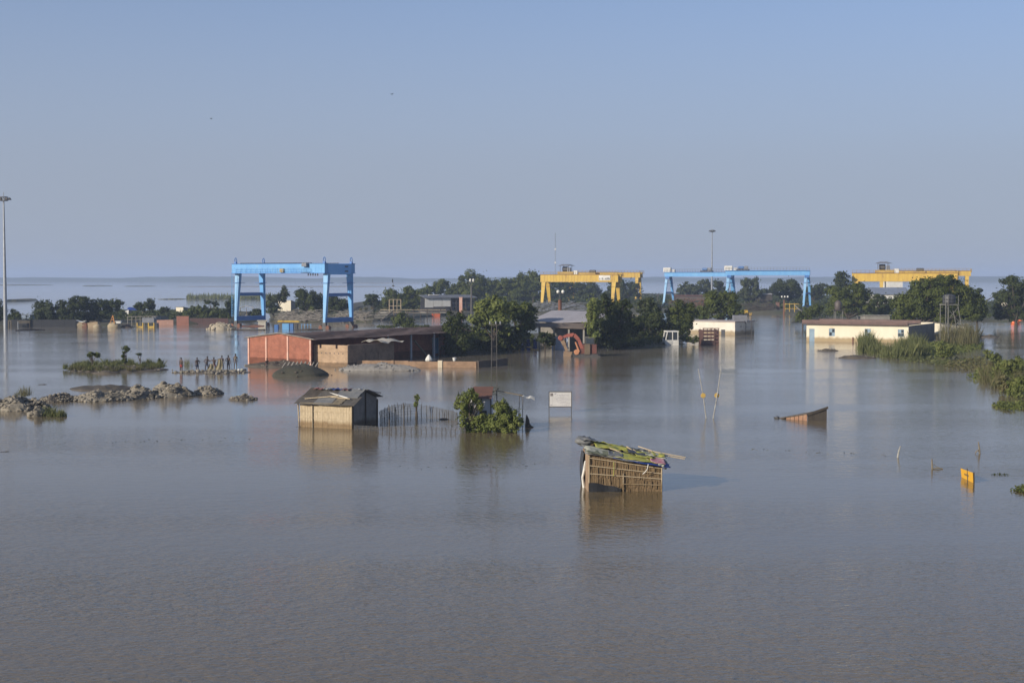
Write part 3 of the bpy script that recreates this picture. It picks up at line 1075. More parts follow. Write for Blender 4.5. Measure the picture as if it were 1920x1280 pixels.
# the veranda side: the wall stands back under the roof
MB().box(L - 1.9, L - 1.65, 0.31, LEN, -0.6, EH - 0.05).build('veranda_wall', BRICK_Y, bw)
MB().box(0.26, L - 1.66, LEN - 0.3, LEN, -0.6, EH).build('end_wall', BRICK_Y, bw)
nrow = 9
for side in (0, 1):
    rows = MB()
    for k in range(nrow):                                   # overlapping courses of tiles
        u0, u1 = k / nrow, (k + 1) / nrow + 0.03
        def pt(u):
            if side == 0:
                return (L / 2 - (L / 2 + 0.5) * u, RH + 0.06 - (RH - EH + 0.05) * u)
            return (L / 2 + (L / 2 + 0.65) * u, RH + 0.06 - (RH - EH + 0.05) * u)
        (xa, za), (xb, zb) = pt(u0), pt(u1)
        nseg = 44
        def cs(u, v, xa=xa, xb=xb, za=za, zb=zb, k=k):
            y = -0.12 + (LEN + 0.2) * u
            sag = 0.05 * math.sin(u * 17 + k) + 0.10 * math.sin(u * 3.1) + 0.05 * noise.noise(Vector((u * 25, k, side)))
            return (xa + (xb - xa) * v, y, za + (zb - za) * v + 0.035 * (1 - v) * 0 + 0.05 * v - sag * 0.6)
        rows.sheet(cs, nseg, 1, 0.05)
    o = rows.build('roof_tile_course', TILE, bw)
    o['kind'] = 'stuff'
rv = MB()
rv.poly([(-0.3, -0.14, EH - 0.02), (L / 2, -0.14, RH + 0.06), (L + 0.4, -0.14, EH - 0.02), (L + 0.4, -0.14, EH + 0.10), (L / 2, -0.14, RH + 0.18), (-0.3, -0.14, EH + 0.10)] ,
        [(0, 1, 4, 5), (1, 2, 3, 4)])
rv2 = MB().beam((-0.45, -0.1, EH + 0.03), (L / 2, -0.1, RH + 0.13), 0.16, 0.09).beam((L / 2, -0.1, RH + 0.13), (L + 0.6, -0.1, EH + 0.03), 0.16, 0.09)
rv2.build('verge_board', mat('grey_weathered_board', (0.30, 0.27, 0.23), (0.20, 0.18, 0.15), 2.5), bw)
for yy in (9.2, 14.0, 18.7, 23.6, 28.5):
    if yy > 12:
        MB().box(L + 0.15, L + 0.35, yy, yy + 0.2, -0.6, EH + 0.02).build('veranda_post', mat('grey_painted_post', (0.40, 0.41, 0.43), (0.30, 0.31, 0.33), 1.5), bw)
dr = MB().box(L - 1.64, L - 1.58, 26.0, 27.2, 0.2, 2.2).build('blue_door', mat('blue_door_paint', (0.05, 0.16, 0.30), (0.06, 0.2, 0.36), 1.5), bw)
MB().box(L - 1.60, L - 1.54, 25.85, 25.98, 0.0, 2.3).box(L - 1.60, L - 1.54, 27.22, 27.35, 0.0, 2.3).build('door_frame', GALV, dr)
MB().beam((L + 0.2, 19.5, 2.2), (L + 0.9, 21.5, 0.05), 0.35, 0.08).build('leaning_board', BAMBOO_OLD, bw)

# roofless lean-to of pale brick built against it
A2 = G(588.5, 685.2)
an = thing('brick_enclosure', 'roofless pale brick enclosure with a row of vent holes beside the workshop', 'building', A2, rz)
AW, AH, AL = 4.95, 2.42, 8.6
fw = MB()
top = [(0, AH - 0.05), (0.85, AH - 0.05), (0.85, AH - 0.4), (1.15, AH - 0.4), (1.15, AH), (3.2, AH), (3.2, AH - 0.4), (3.5, AH - 0.4), (3.5, AH), (AW, AH)]
for (xa, za), (xb, zb) in zip(top, top[1:]):
    if xb > xa:
        fw.box(xa, xb, 0, 0.25, -0.6, min(za, zb))
fwo = fw.build('front_wall', BLOCK, an)
for k in range(7):
    x = 0.55 + k * 0.62
    MB().box(x - 0.07, x + 0.07, -0.012, -0.003, 1.42, 1.54).build('vent_hole', TARP_BLACK, fwo)
MB().box(0.0, AW, -0.05, -0.002, 1.66, 1.74).build('string_course', BLOCK, fwo)
MB().box(AW - 0.25, AW, 0.26, AL, -0.6, AH + 0.05).build('side_wall', BLOCK_Y, an)
for yy in (3.2, 5.6):
    MB().box(AW + 0.002, AW + 0.09, yy, yy + 0.25, -0.6, 1.5).build('buttress', BLOCK_Y, an)
def crump(u, v):
    return (2.6 + 3.0 * v + 0.2 * math.sin(9 * u), 5.4 + 4.2 * u, AH + 0.12 + 0.25 * abs(math.sin(5 * u + 2 * v)) + 0.15 * math.sin(11 * v + u))
o = MB().sheet(crump, 8, 5, 0.03).build('metal_sheet', mat('pale_crumpled_sheet', (0.50, 0.46, 0.38), (0.38, 0.34, 0.28), 1.5), None, A2, rz)
tag(o, 'pale crumpled roofing sheet lying on top of the brick enclosure', 'metal sheet')

# low compound wall in front
A3, B3 = G(640, 686.2), G(893, 689.2)
L3, rz3 = frame(A3, B3)
cw = thing('compound_wall', 'low mud-brown compound wall just above the water before the workshop', 'wall', A3, rz3)
COMPOUND = brick_mat('compound_brick', (0.34, 0.22, 0.13), (0.29, 0.18, 0.11), (0.30, 0.20, 0.13), 'x')
for k in range(4):
    MB().box(k * L3 / 4 + 0.005, (k + 1) * L3 / 4 - 0.005, 0, 0.24, -0.5, 0.66 + 0.03 * math.sin(k * 2.3)).build('wall_section', COMPOUND, cw)
MB().box(L3 * 0.72, L3 * 0.72 + 0.5, -0.1, 0.34, -0.5, 0.76).build('pier', mat('cream_pier', (0.60, 0.52, 0.38), (0.5, 0.42, 0.3), 1.5), cw)
MB().box(L3 * 0.375, L3 * 0.375 + 0.3, -0.1, 0.34, -0.5, 0.72).build('pier', COMPOUND, cw)
e = Vector((L3, 0.12, 0))
MB().beam((L3 + 0.1, 0.15, 0.28), (L3 + 2.4, 5.5, 0.36), 0.3, 0.9).build('return_wall', mat('dark_return_wall', (0.12, 0.09, 0.065), (0.09, 0.07, 0.05), 1.0), cw)
for px, lab in ((804, 'white cloth bundle hung on the compound wall below the second veranda post'), (852, 'small white bucket on the compound wall near the dark grove')):
    P = G(px, 687.5)
    P.z = 0.66
    P.y += 0.15
    if px == 804:
        o = MB().lathe((0, 0, 0), [(0.38, 0.0), (0.42, 0.15), (0.28, 0.42), (0.10, 0.68), (0.05, 0.72)], 9).build('cloth_bundle', WHITE, None, P)
        tag(o, lab, 'bundle')
    else:
        o = MB().lathe((0, 0, 0), [(0.16, 0.0), (0.22, 0.36), (0.24, 0.38), (0.21, 0.37)], 12).build('bucket', WHITE, None, P)
        tag(o, lab, 'bucket')

# ---- bamboo-mat hut
def strips(mb, x0, x1, y, z0, ztop, w, seed, dy=0.012):
    """upright split-bamboo strips, each a little proud or set back"""
    rd = random.Random(seed)
    x = x0
    while x < x1:
        ww = w * rd.uniform(0.7, 1.3)
        o = rd.uniform(-dy, dy)
        zt = ztop(x) if callable(ztop) else ztop
        mb.box(x + 0.004, min(x + ww, x1), y + o - 0.012, y + o + 0.012, z0, zt - rd.uniform(0, 0.03))
        x += ww

A, B = G(562.5, 799.5), G(660, 804)
L, rz = frame(A, B)
hu = thing('bamboo_hut', 'bamboo-mat hut with patched dark roof standing in water beside the stake fence', 'hut', A, rz)
HD, HH, HR = 3.5, 1.62, 2.42
mb = MB()
strips(mb, 0.02, L, 0, -0.4, HH, 0.085, 4)
fwl = mb.build('front_wall', BAMBOO, hu)
fwl['kind'] = 'stuff'
for z in (0.18, 0.62, 1.05, 1.45):
    MB().box(0, L, -0.045, -0.018, z, z + 0.045).build('wall_batten', BAMBOO, fwl)
for x in (0.0, 1.02, L):
    MB().tube((x, -0.05, -0.5), (x - (0.12 if x == 0 else 0), -0.05, HH + 0.02), 0.05, 0.045, 7).build('corner_post', BAMBOO_OLD if 0 < x < L else BAMBOO, hu)
mb = MB()
mb.poly([(L, 0.03, -0.4), (L, HD, -0.4), (L, HD, HH + 0.2), (L, HD * 0.5, HR - 0.05), (L, 0.03, HH), (L - 0.04, 0.03, -0.4), (L - 0.04, HD, -0.4), (L - 0.04, HD, HH + 0.2), (L - 0.04, HD * 0.5, HR - 0.05), (L - 0.04, 0.03, HH)],
        [(0, 1, 2, 3, 4), (9, 8, 7, 6, 5), (0, 5, 6, 1), (1, 6, 7, 2), (2, 7, 8, 3), (3, 8, 9, 4), (4, 9, 5, 0)])
sw = mb.build('side_wall', mat('grey_side_matting', (0.215, 0.205, 0.19), (0.15, 0.145, 0.135), 2.0, 0.9, tide=0.4), hu)
for y in (0.05, HD * 0.52, HD):
    MB().tube((L + 0.05, y, -0.5), (L + 0.05, y, HH + (0.7 if 0.5 < y < 3 else 0.1)), 0.05, 0.045, 6).build('side_post', WOODDARK, sw)
MB().box(0.0, 0.03, 0.03, HD, -0.4, HH).build('back_wall', BAMBOO_OLD, hu)
MB().box(0.031, L - 0.05, HD - 0.03, HD, -0.4, HH + 0.15).build('rear_wall', BAMBOO_OLD, hu)
# roof: separate sheets lying over one another
def roof_sheet(x0, x1, v0, v1, lift, seed):
    def f(u, v):
        x = x0 + (x1 - x0) * u
        q = v0 + (v1 - v0) * v
        y = -0.35 + (HD * 0.5 + 0.35) * q
        return (x, y, HH - 0.06 + (HR - HH + 0.06) * q + lift + 0.05 * noise.noise(Vector((u * 3, v * 3, seed))))
    return f
OLDROOF = mat('weathered_roof_matting', (0.105, 0.095, 0.082), (0.065, 0.058, 0.05), 3.0, 0.9, 0.6, 12, c3=(0.19, 0.165, 0.13))
RS = [(-0.25, 1.3, 0, 0.55, 0.03, OLDROOF), (1.2, 2.5, 0, 0.5, 0.06, TARP_GREY), (2.4, L + 0.35, 0.0, 0.55, 0.04, OLDROOF), (-0.15, 1.2, 0.45, 1.0, 0.08, WOODDARK),
      (1.0, 2.3, 0.42, 1.0, 0.09, OLDROOF), (2.2, L + 0.1, 0.45, 1.0, 0.10, TARP_GREY), (2.7, 3.35, 0.05, 0.4, 0.10, BAMBOO_OLD)]
for i, (x0, x1, v0, v1, lf, m) in enumerate(RS):
    MB().sheet(roof_sheet(x0, x1, v0, v1, lf, i * 3.3), 6, 5, 0.03).build('roof_sheet', m, hu)
def back_slope(u, v):
    return (-0.2 + (L + 0.5) * u, HD * 0.5 + (HD * 0.5 + 0.4) * v, HR + 0.08 - 0.65 * v + 0.03 * math.sin(u * 14))
MB().sheet(back_slope, 8, 4, 0.03).build('back_roof', TARP_GREY, hu)
MB().beam((L - 0.3, HD * 0.5 - 0.2, HR + 0.12), (L + 0.55, HD * 0.5 + 1.2, HR - 0.22), 0.28, 0.06).build('roof_plank', GREYMETAL, hu)
for (p, q, w, m) in (((0.3, 0.15, HH + 0.27), (2.6, 0.65, HH + 0.50), 0.07, BAMBOO), ((1.6, 1.2, HR - 0.16), (3.5, 0.35, HH + 0.40), 0.11, WHITE), ((0.2, -0.33, HH + 0.03), (3.3, -0.34, HH + 0.05), 0.07, BAMBOO_OLD), ((2.1, 0.5, HH + 0.42), (3.7, 0.25, HH + 0.36), 0.05, BAMBOO)):
    MB().beam(p, q, w, 0.05).build('roof_pole', m, hu)
CLR = mat('faded_red_cloth', (0.32, 0.10, 0.09), (0.25, 0.12, 0.11), 3)
for i, (x, w, m) in enumerate(((0.3, 0.7, CLR), (1.25, 0.5, GREYMETAL), (1.7, 0.7, TARP_BLUE), (2.5, 0.5, CLR), (1.1, 0.35, WHITE))):
    def rag(u, v, x=x, w=w, i=i):
        return (x + w * u, HD * 0.5 - 0.5 + 0.75 * v + 0.05 * math.sin(7 * u + i), HR + 0.02 + 0.10 * abs(math.sin(4 * u + 2 * v + i)))
    o = MB().sheet(rag, 6, 4, 0.02).build('roof_rag', m, hu)

# ---- stake-and-net fence beside it
NETTING = mat('grey_netting', (0.12, 0.125, 0.13), (0.16, 0.16, 0.165), 3, 0.9)
FEN = mat('fence_stake', (0.06, 0.052, 0.045), (0.10, 0.085, 0.07), 2, 0.9)
def stake_fence(label, pts, step, hmin, hmax, net, group):
    root = thing('stake_fence', label, 'fence', G(*pts[0][:2]), 0, group)
    o0 = G(*pts[0][:2])
    W = []
    for (ax, ay, ah), (bx, by, bh) in zip(pts, pts[1:]):
        a, b = G(ax, ay), G(bx, by)
        n = max(1, int((b - a).length / step))
        for i in range(n):
            W.append((a.lerp(b, i / n) - o0, ah + (bh - ah) * i / n))
    W.append((G(*pts[-1][:2]) - o0, pts[-1][2]))
    nm = MB()
    for i, (p, h) in enumerate(W):
        h2 = h * random.uniform(0.85, 1.15)
        MB().path([(p.x, p.y, -0.4), (p.x + random.uniform(-0.05, 0.05), p.y, h2 * 0.5), (p.x + random.uniform(-0.09, 0.09), p.y, h2)], [0.027, 0.024, 0.018], 5).build('stake', FEN, root)
    for (p, h), (q, k) in zip(W, W[1:]):
        for f in net:
            nm.tube((p.x, p.y, h * f), (q.x, q.y, k * f), 0.011, 0.011, 3)
        for j in range(6):
            f = (j + 0.5) / 6
            c = p.lerp(q, f)
            nm.tube((c.x, c.y, 0.0), (c.x, c.y, (h + (k - h) * f) * max(net)), 0.009, 0.009, 3)
    o = nm.build('net', NETTING, root)
    o['kind'] = 'stuff'
    return root
stake_fence('curved net fence on dark stakes behind, between bamboo hut and bushes', [(712, 789, 0.75), (740, 784, 1.0), (770, 780, 0.95), (800, 779, 0.75), (830, 782, 0.65), (858, 788, 0.6)], 0.34, 0.6, 1.0, (0.2, 0.4, 0.6, 0.8, 0.95), 'net fences')
stake_fence('low front row of fence stakes between bamboo hut and bushes', [(664, 806, 0.35), (710, 809, 0.35), (760, 811, 0.42), (810, 811, 0.38), (872, 812, 0.4)], 0.30, 0.3, 0.5, (0.5, 0.9), 'net fences')
for px, row, h, lab in ((729.5, 799, 1.45, 'tall dark fence post nearest the bamboo hut'), (757, 798, 1.55, 'tallest dark fence post, middle of the net fence'), (742, 796, 1.2, 'thin pale post between the two tall fence posts')):
    P = G(px, row)
    o = MB().path([(0, 0, -0.5), (0.02, 0, h * 0.5), (-0.01, 0, h)], [0.05, 0.045, 0.035], 6).tube((-0.07, 0, h * 0.8), (0.06, 0, h * 0.83), 0.03, 0.03, 5).build('fence_post', FEN if h > 1.3 else BAMBOO_OLD, None, P)
    tag(o, lab, 'post', 'net fence posts')

# ---- the thatched hut in front
A, B = G(1104, 921), G(1240, 920.2)
L, rz = frame(A, B)
th = thing('thatched_hut', 'small thatched hut with yellow tarpaulin roof, nearest thing in the flood', 'hut', A, rz)
HD = 2.6
zl, zr = 1.72, 1.14
THATCH = mat('brown_thatch', (0.27, 0.185, 0.095), (0.17, 0.115, 0.06), 7, 0.95, 0.6, 25, stretch=(4, 4, 0.6), c3=(0.36, 0.26, 0.14))
THATCH2 = mat('dark_thatch', (0.17, 0.12, 0.065), (0.11, 0.08, 0.045), 7, 0.95, 0.6, 25, stretch=(4, 4, 0.6))
def wtop(x):
    return zl + (zr - zl) * x / L
MB().hexa([(0.03, 0.03, -0.5), (L - 0.03, 0.03, -0.5), (L - 0.03, 0.12, -0.5), (0.03, 0.12, -0.5)], [(0.03, 0.03, wtop(0)), (L - 0.03, 0.03, wtop(L)), (L - 0.03, 0.12, wtop(L)), (0.03, 0.12, wtop(0))]).build('front_wall', THATCH2, th)
reeds = MB()
rd = random.Random(3)
for tier in range(4):                                       # four tiers of hanging reed bundles
    x = 0.0
    while x < L - 0.03:
        w = rd.uniform(0.025, 0.06)
        f0, f1 = tier / 4.0, (tier + 1) / 4.0 + 0.05
        zt_ = wtop(x)
        za = -0.15 + (zt_ + 0.15) * f0 - rd.uniform(0, 0.08)
        zb_ = -0.15 + (zt_ + 0.15) * min(f1, 1.0) + rd.uniform(-0.05, 0.02)
        y = -0.02 - rd.uniform(0, 0.05) - 0.015 * tier * 0
        lean = rd.uniform(-0.05, 0.05)
        reeds.hexa([(x + lean, y - 0.03, za), (x + w + lean, y - 0.03, za), (x + w + lean, y, za), (x + lean, y, za)], [(x, y, zb_), (x + w, y, zb_), (x + w, y + 0.03, zb_), (x, y + 0.03, zb_)])
        x += w * rd.uniform(0.7, 1.1)
o = reeds.build('reed_cladding', THATCH, th)
o['kind'] = 'stuff'
for k, f in enumerate((0.25, 0.5, 0.72, 0.93)):
    x0 = 0.0 if k else L * 0.46
    MB().beam((x0, -0.12, wtop(x0) * f), (L, -0.12, wtop(L) * f + 0.02), 0.035, 0.035).build('wall_batten', BAMBOO, th)
for x in (0.0, L * 0.47, L):
    MB().tube((x, -0.13, -0.5), (x, -0.13, wtop(x) * (0.6 if 0 < x < L else 1.0)), 0.028, 0.025, 6).build('wall_post', BAMBOO, th)
MB().hexa([(-0.05, 0.02, -0.5), (0.0, 0.02, -0.5), (0.0, HD, -0.5), (-0.05, HD, -0.5)], [(-0.05, 0.02, zl), (0.0, 0.02, zl), (0.0, HD, zl), (-0.05, HD, zl)]).build('side_wall', mat('mud_panel', (0.36, 0.25, 0.16), (0.28, 0.19, 0.12), 1.5), th)
MB().hexa([(L, 0.02, -0.5), (L + 0.05, 0.02, -0.5), (L + 0.05, HD, -0.5), (L, HD, -0.5)], [(L, 0.02, zr), (L + 0.05, 0.02, zr), (L + 0.05, HD, zr), (L, HD, zr)]).build('side_wall', THATCH2, th)
MB().hexa([(0.0, HD - 0.05, -0.5), (L, HD - 0.05, -0.5), (L, HD, -0.5), (0.0, HD, -0.5)], [(0.0, HD - 0.05, zl + 0.3), (L, HD - 0.05, zr + 0.2), (L, HD, zr + 0.2), (0.0, HD, zl + 0.3)]).build('rear_wall', THATCH2, th)
def low_tarp(u, v):
    return (-0.02 + 1.5 * u, -0.17 - 0.03 * math.sin(8 * u), -0.2 + (0.62 - 0.28 * u * u + 0.03 * math.sin(9 * u)) * v)
MB().sheet(low_tarp, 8, 3, 0.02).build('wall_tarp', TARP_BLACK, th)
def side_tarp(u, v):
    return (-0.10 - 0.10 * math.sin(3 * v) - 0.03 * math.sin(9 * u), 1.25 + 1.3 * u, -0.2 + (zl + 0.15) * v)
MB().sheet(side_tarp, 6, 6, 0.02).build('side_tarp', TARP_BLACK, th)
MB().path([(-0.12, 1.25, 0.0), (-0.2, 1.15, 0.5), (-0.10, 1.2, 0.9), (-0.08, 1.0, 1.3)], [0.08, 0.06, 0.07, 0.04], 6).build('white_wrap', WHITE, th)
def roofz(x, y):
    return zl + 0.03 + (zr - zl) * x / L + 0.26 * math.sin(math.pi * min(1, max(0, (y + 0.35) / (HD + 0.6)))) 
YTARP = mat('yellow_green_tarpaulin', (0.42, 0.40, 0.06), (0.30, 0.31, 0.08), 1.6, 0.6, 0.4, 5, c3=(0.20, 0.22, 0.10))
OTARP = mat('olive_tarpaulin', (0.17, 0.18, 0.11), (0.12, 0.13, 0.09), 2.2, 0.7, 0.4, 6)
PALE = mat('pale_sacking', (0.42, 0.42, 0.33), (0.30, 0.31, 0.26), 2.5, 0.9, 0.4, 8)
def patch(x0, x1, y0, y1, lift, seed, amp=0.06):
    def f(u, v):
        x = x0 + (x1 - x0) * u + 0.10 * noise.noise(Vector((v * 3, seed, 0)))
        y = y0 + (y1 - y0) * v + 0.10 * noise.noise(Vector((u * 3, seed, 4)))
        return (x, y, roofz(x, y) + lift + amp * noise.noise(Vector((x * 2.2, y * 2.2, seed))) + amp * 0.5 * noise.noise(Vector((x * 6, y * 6, seed))))
    return f
PT = [('roof_tarp', -0.22, L + 0.28, -0.30, HD + 0.3, 0.03, TARP_GREY, 0.03), ('roof_tarp', 1.1, L + 0.36, -0.34, 0.1, 0.055, TARP_BLUE, 0.03), ('roof_tarp', -0.1, 1.0, -0.34, 0.2, 0.12, OTARP, 0.06), ('roof_tarp', 0.9, 1.6, -0.30, 0.3, 0.16, TARP_GREY, 0.06), ('roof_tarp', 2.2, 3.0, 0.0, 0.7, 0.20, YTARP, 0.08), ('roof_tarp', 3.1, L + 0.25, 0.4, 1.3, 0.24, YTARP, 0.10), ('roof_tarp', 1.3, 2.2, 1.8, 2.8, 0.24, OTARP, 0.12), ('roof_tarp', 2.3, 3.0, 1.7, 2.8, 0.22, TARP_BLACK, 0.10), ('roof_tarp', -0.15, 2.6, -0.28, 0.6, 0.10, PALE, 0.07), ('roof_tarp', 1.2, 3.5, -0.30, 0.35, 0.13, YTARP, 0.06),
      ('roof_tarp', 0.35, 2.0, 0.5, 2.2, 0.20, YTARP, 0.12), ('roof_tarp', 0.2, 1.5, 1.4, 2.7, 0.26, YTARP, 0.10), ('roof_tarp', 1.7, 3.2, 0.6, 2.4, 0.18, OTARP, 0.10), ('roof_tarp', 2.6, L + 0.3, 0.3, 2.0, 0.20, PALE, 0.10),
      ('roof_tarp', -0.35, 0.5, 0.9, 2.5, 0.34, TARP_GREY, 0.12), ('roof_tarp', 2.9, 3.6, -0.3, 0.5, 0.17, mat('magenta_cloth', (0.38, 0.10, 0.16), (0.45, 0.30, 0.32), 7), 0.05), ('roof_tarp', 1.9, 2.9, 0.25, 0.8, 0.21, TARP_BLACK, 0.06)]
for i, (nm, x0, x1, y0, y1, lf, m, am_) in enumerate(PT):
    MB().sheet(patch(x0, x1, y0, y1, lf, i * 2.7 + 1, am_), 12, 10, 0.02).build(nm, m, th, smooth=True)
for p, q, r in (((1.0, 0.6, 1.98), (1.8, 0.2, 1.72), 0.028), ((1.9, 1.1, 1.98), (2.5, 0.3, 1.62), 0.028), ((2.2, 0.9, 1.85), (2.8, -0.1, 1.47), 0.026), ((3.0, 1.6, 1.72), (4.75, 1.2, 1.43), 0.03), ((2.9, 1.2, 1.68), (4.65, 0.85, 1.40), 0.032), ((2.6, 2.2, 1.85), (3.9, 0.9, 1.52), 0.028)):
    MB().tube(p, q, r, r * 0.8, 6).build('roof_pole', BAMBOO, th)
MB().path([(2.75, -0.36, 1.32), (2.7, -0.40, 1.1), (2.6, -0.36, 0.95), (2.5, -0.3, 0.85)], 0.02, 5).build('rope', WHITE, th)
MB().path([(1.15, -0.2, 1.42), (1.16, -0.22, 1.1), (1.14, -0.2, 0.75)], 0.018, 5).build('rope', YTARP, th)
for x, y in ((-0.15, 2.0), (0.05, 1.7)):
    MB().rock((x, y - 0.3, roofz(x, y) + 0.22), 0.42, int(x * 100) + 9, 0.6).build('roof_bundle', TARP_GREY, th, smooth=True)
for x, z in ((3.45, 1.24), (3.55, 1.12), (3.3, 1.3)):
    MB().rock((x, -0.34, z), 0.10, int(z * 100)).build('hanging_rag', PALE if z > 1.2 else TARP_BLACK, th)

# ---- roof corner of a sunken hut
A, B = G(1461, 784), G(1514, 788.5)
L, rz = frame(A, B)
sk = thing('sunken_hut', 'sunken hut with only its tilted grey roof and brick-coloured wall showing', 'hut', A, rz)
pk = [Vector((0, 0, -0.05)), Vector((L, 0, -0.3))]
MB().poly([(-0.1, -0.05, 0.02), (L + 0.05, -0.05, 0.55), (L + 0.9, 1.1, 0.85), (0.6, 1.1, 0.05), (-0.1, -0.05, -0.06), (L + 0.05, -0.05, 0.47), (L + 0.9, 1.1, 0.77), (0.6, 1.1, -0.03)],
          [(0, 1, 2, 3), (7, 6, 5, 4), (0, 4, 5, 1), (1, 5, 6, 2), (2, 6, 7, 3), (3, 7, 4, 0)]).build('roof', mat('brown_roof_felt', (0.115, 0.095, 0.078), (0.075, 0.062, 0.052), 2.5, 0.9), sk)
wm = mat('ochre_wall_boards', (0.24, 0.120, 0.068), (0.33, 0.20, 0.125), 1.6, 0.9)
nb = 5
for k in range(nb):
    x0, x1 = L * (0.25 + 0.75 * k / nb), L * (0.25 + 0.75 * (k + 1) / nb) - 0.04
    MB().hexa([(x0, 0, -0.4), (x1, 0, -0.4), (x1, 0.05, -0.4), (x0, 0.05, -0.4)], [(x0, 0, 0.5 * x0 / L - 0.03), (x1, 0, 0.5 * x1 / L - 0.03), (x1, 0.05, 0.5 * x1 / L - 0.03), (x0, 0.05, 0.5 * x0 / L - 0.03)]).build('wall_board', wm, sk)
MB().poly([(L + 0.02, 0.0, -0.4), (L + 0.87, 1.08, -0.4), (L + 0.87, 1.08, 0.74), (L + 0.02, 0, 0.46), (L - 0.02, 0.05, -0.4), (L + 0.80, 1.1, -0.4), (L + 0.80, 1.1, 0.74), (L - 0.02, 0.05, 0.46)],
          [(0, 1, 2, 3), (7, 6, 5, 4), (0, 4, 5, 1), (1, 5, 6, 2), (2, 6, 7, 3), (3, 7, 4, 0)]).build('end_wall', WOODDARK, sk)
MB().beam((L + 0.0, -0.08, 0.42), (L + 0.95, 1.1, 0.92), 0.07, 0.16).build('barge_board', WOODDARK, sk)
MB().rock((-0.15, -0.05, 0.05), 0.22, 4, 0.5).build('thatch_end', TARP_BLACK, sk)

# ---- long white house on the right
A, B = G(1512, 639), G(1703, 643.3)
L, rz = frame(A, B)
wh = thing('white_house', 'long flat-roofed white house with brown eaves, flooded to its door, by the reeds', 'house', A, rz)
HD = 17.0
WHH = 2.72
MAROON = mat('maroon_roof_edge', (0.17, 0.108, 0.092), (0.115, 0.080, 0.070), 0.8, 0.9)
WALLM = mat('cream_wall', (0.74, 0.68, 0.53), (0.66, 0.59, 0.44), 0.4, 0.9, 0.1, 8, stretch=(1, 1, 0.4), c3=(0.52, 0.44, 0.30), tide=0.55)
fwm = MB()
op = [(0.45, 1.30, -0.6, 1.95), (3.6, 4.55, 0.85, 2.05), (9.2, 10.15, 0.85, 2.1), (14.3, 15.25, 0.95, 2.1)]
op = [(a * L / 15.9, b * L / 15.9, c, d) for a, b, c, d in op]
x = 0.0
for (a, b, c, d) in op:
    fwm.box(x, a, 0, 0.22, -0.6, WHH)
    fwm.box(a, b, 0, 0.22, d, WHH)
    if c > -0.5:
        fwm.box(a, b, 0, 0.22, -0.6, c)
    x = b
fwm.box(x, L, 0, 0.22, -0.6, WHH)
fwo = fwm.build('front_wall', WALLM, wh)
for i, (a, b, c, d) in enumerate(op):
    if i == 0:
        MB().box(a, b, 0.05, 0.10, -0.6, d).build('door', BLUEGREY, wh)
    else:
        w = MB().box(a, a + 0.06, 0.02, 0.12, c, d).box(b - 0.06, b, 0.02, 0.12, c, d).box(a + 0.06, b - 0.06, 0.02, 0.12, c, c + 0.06).box(a + 0.06, b - 0.06, 0.02, 0.12, d - 0.06, d).build('window_frame', BLUEGREY, wh)
        m_ = (a + b) / 2
        MB().box(m_ - 0.03, m_ + 0.03, 0.02, 0.12, c + 0.06, d - 0.06).build('mullion', BLUEGREY, w)
        for (xa, xb) in ((a + 0.06, m_ - 0.03), (m_ + 0.03, b - 0.06)):
            for (za, zb) in ((c + 0.06, (c + d) / 2 - 0.02), ((c + d) / 2 + 0.02, d - 0.06)):
                MB().box(xa, xb, 0.06, 0.08, za, zb).build('pane', GLASS if (xa + za) % 1 > 0.4 else BLUEGREY, w)
MB().box(L - 0.2, L, 0.23, HD, -0.6, WHH - 0.1).build('side_wall', CONC, wh)
MB().box(0.0, 0.2, 0.23, HD, -0.6, WHH).build('side_wall', WALLM, wh)
MB().box(0.21, L - 0.21, HD - 0.2, HD, -0.6, WHH).build('rear_wall', WALLM, wh)
MB().box(-0.5, L + 0.05, -0.65, 7.5, WHH + 0.005, WHH + 0.13).build('roof_slab', MAROON, wh)
MB().box(-0.52, L + 0.07, -0.72, -0.52, WHH + 0.135, WHH + 0.58).box(-0.52, -0.3, -0.51, 7.5, WHH + 0.135, WHH + 0.58).box(-0.29, L + 0.07, 7.3, 7.5, WHH + 0.135, WHH + 0.62).build('parapet', MAROON, wh)
MB().box(-0.52, L + 0.07, -0.75, -0.48, WHH + 0.585, WHH + 0.64).build('parapet_coping', mat('pale_coping', (0.30, 0.20, 0.17), (0.22, 0.16, 0.14), 2), wh)
MB().box(L * 0.46, L * 0.46 + 0.18, -0.12, -0.003, -0.2, 0.75).build('drain_pipe', RUST, wh)
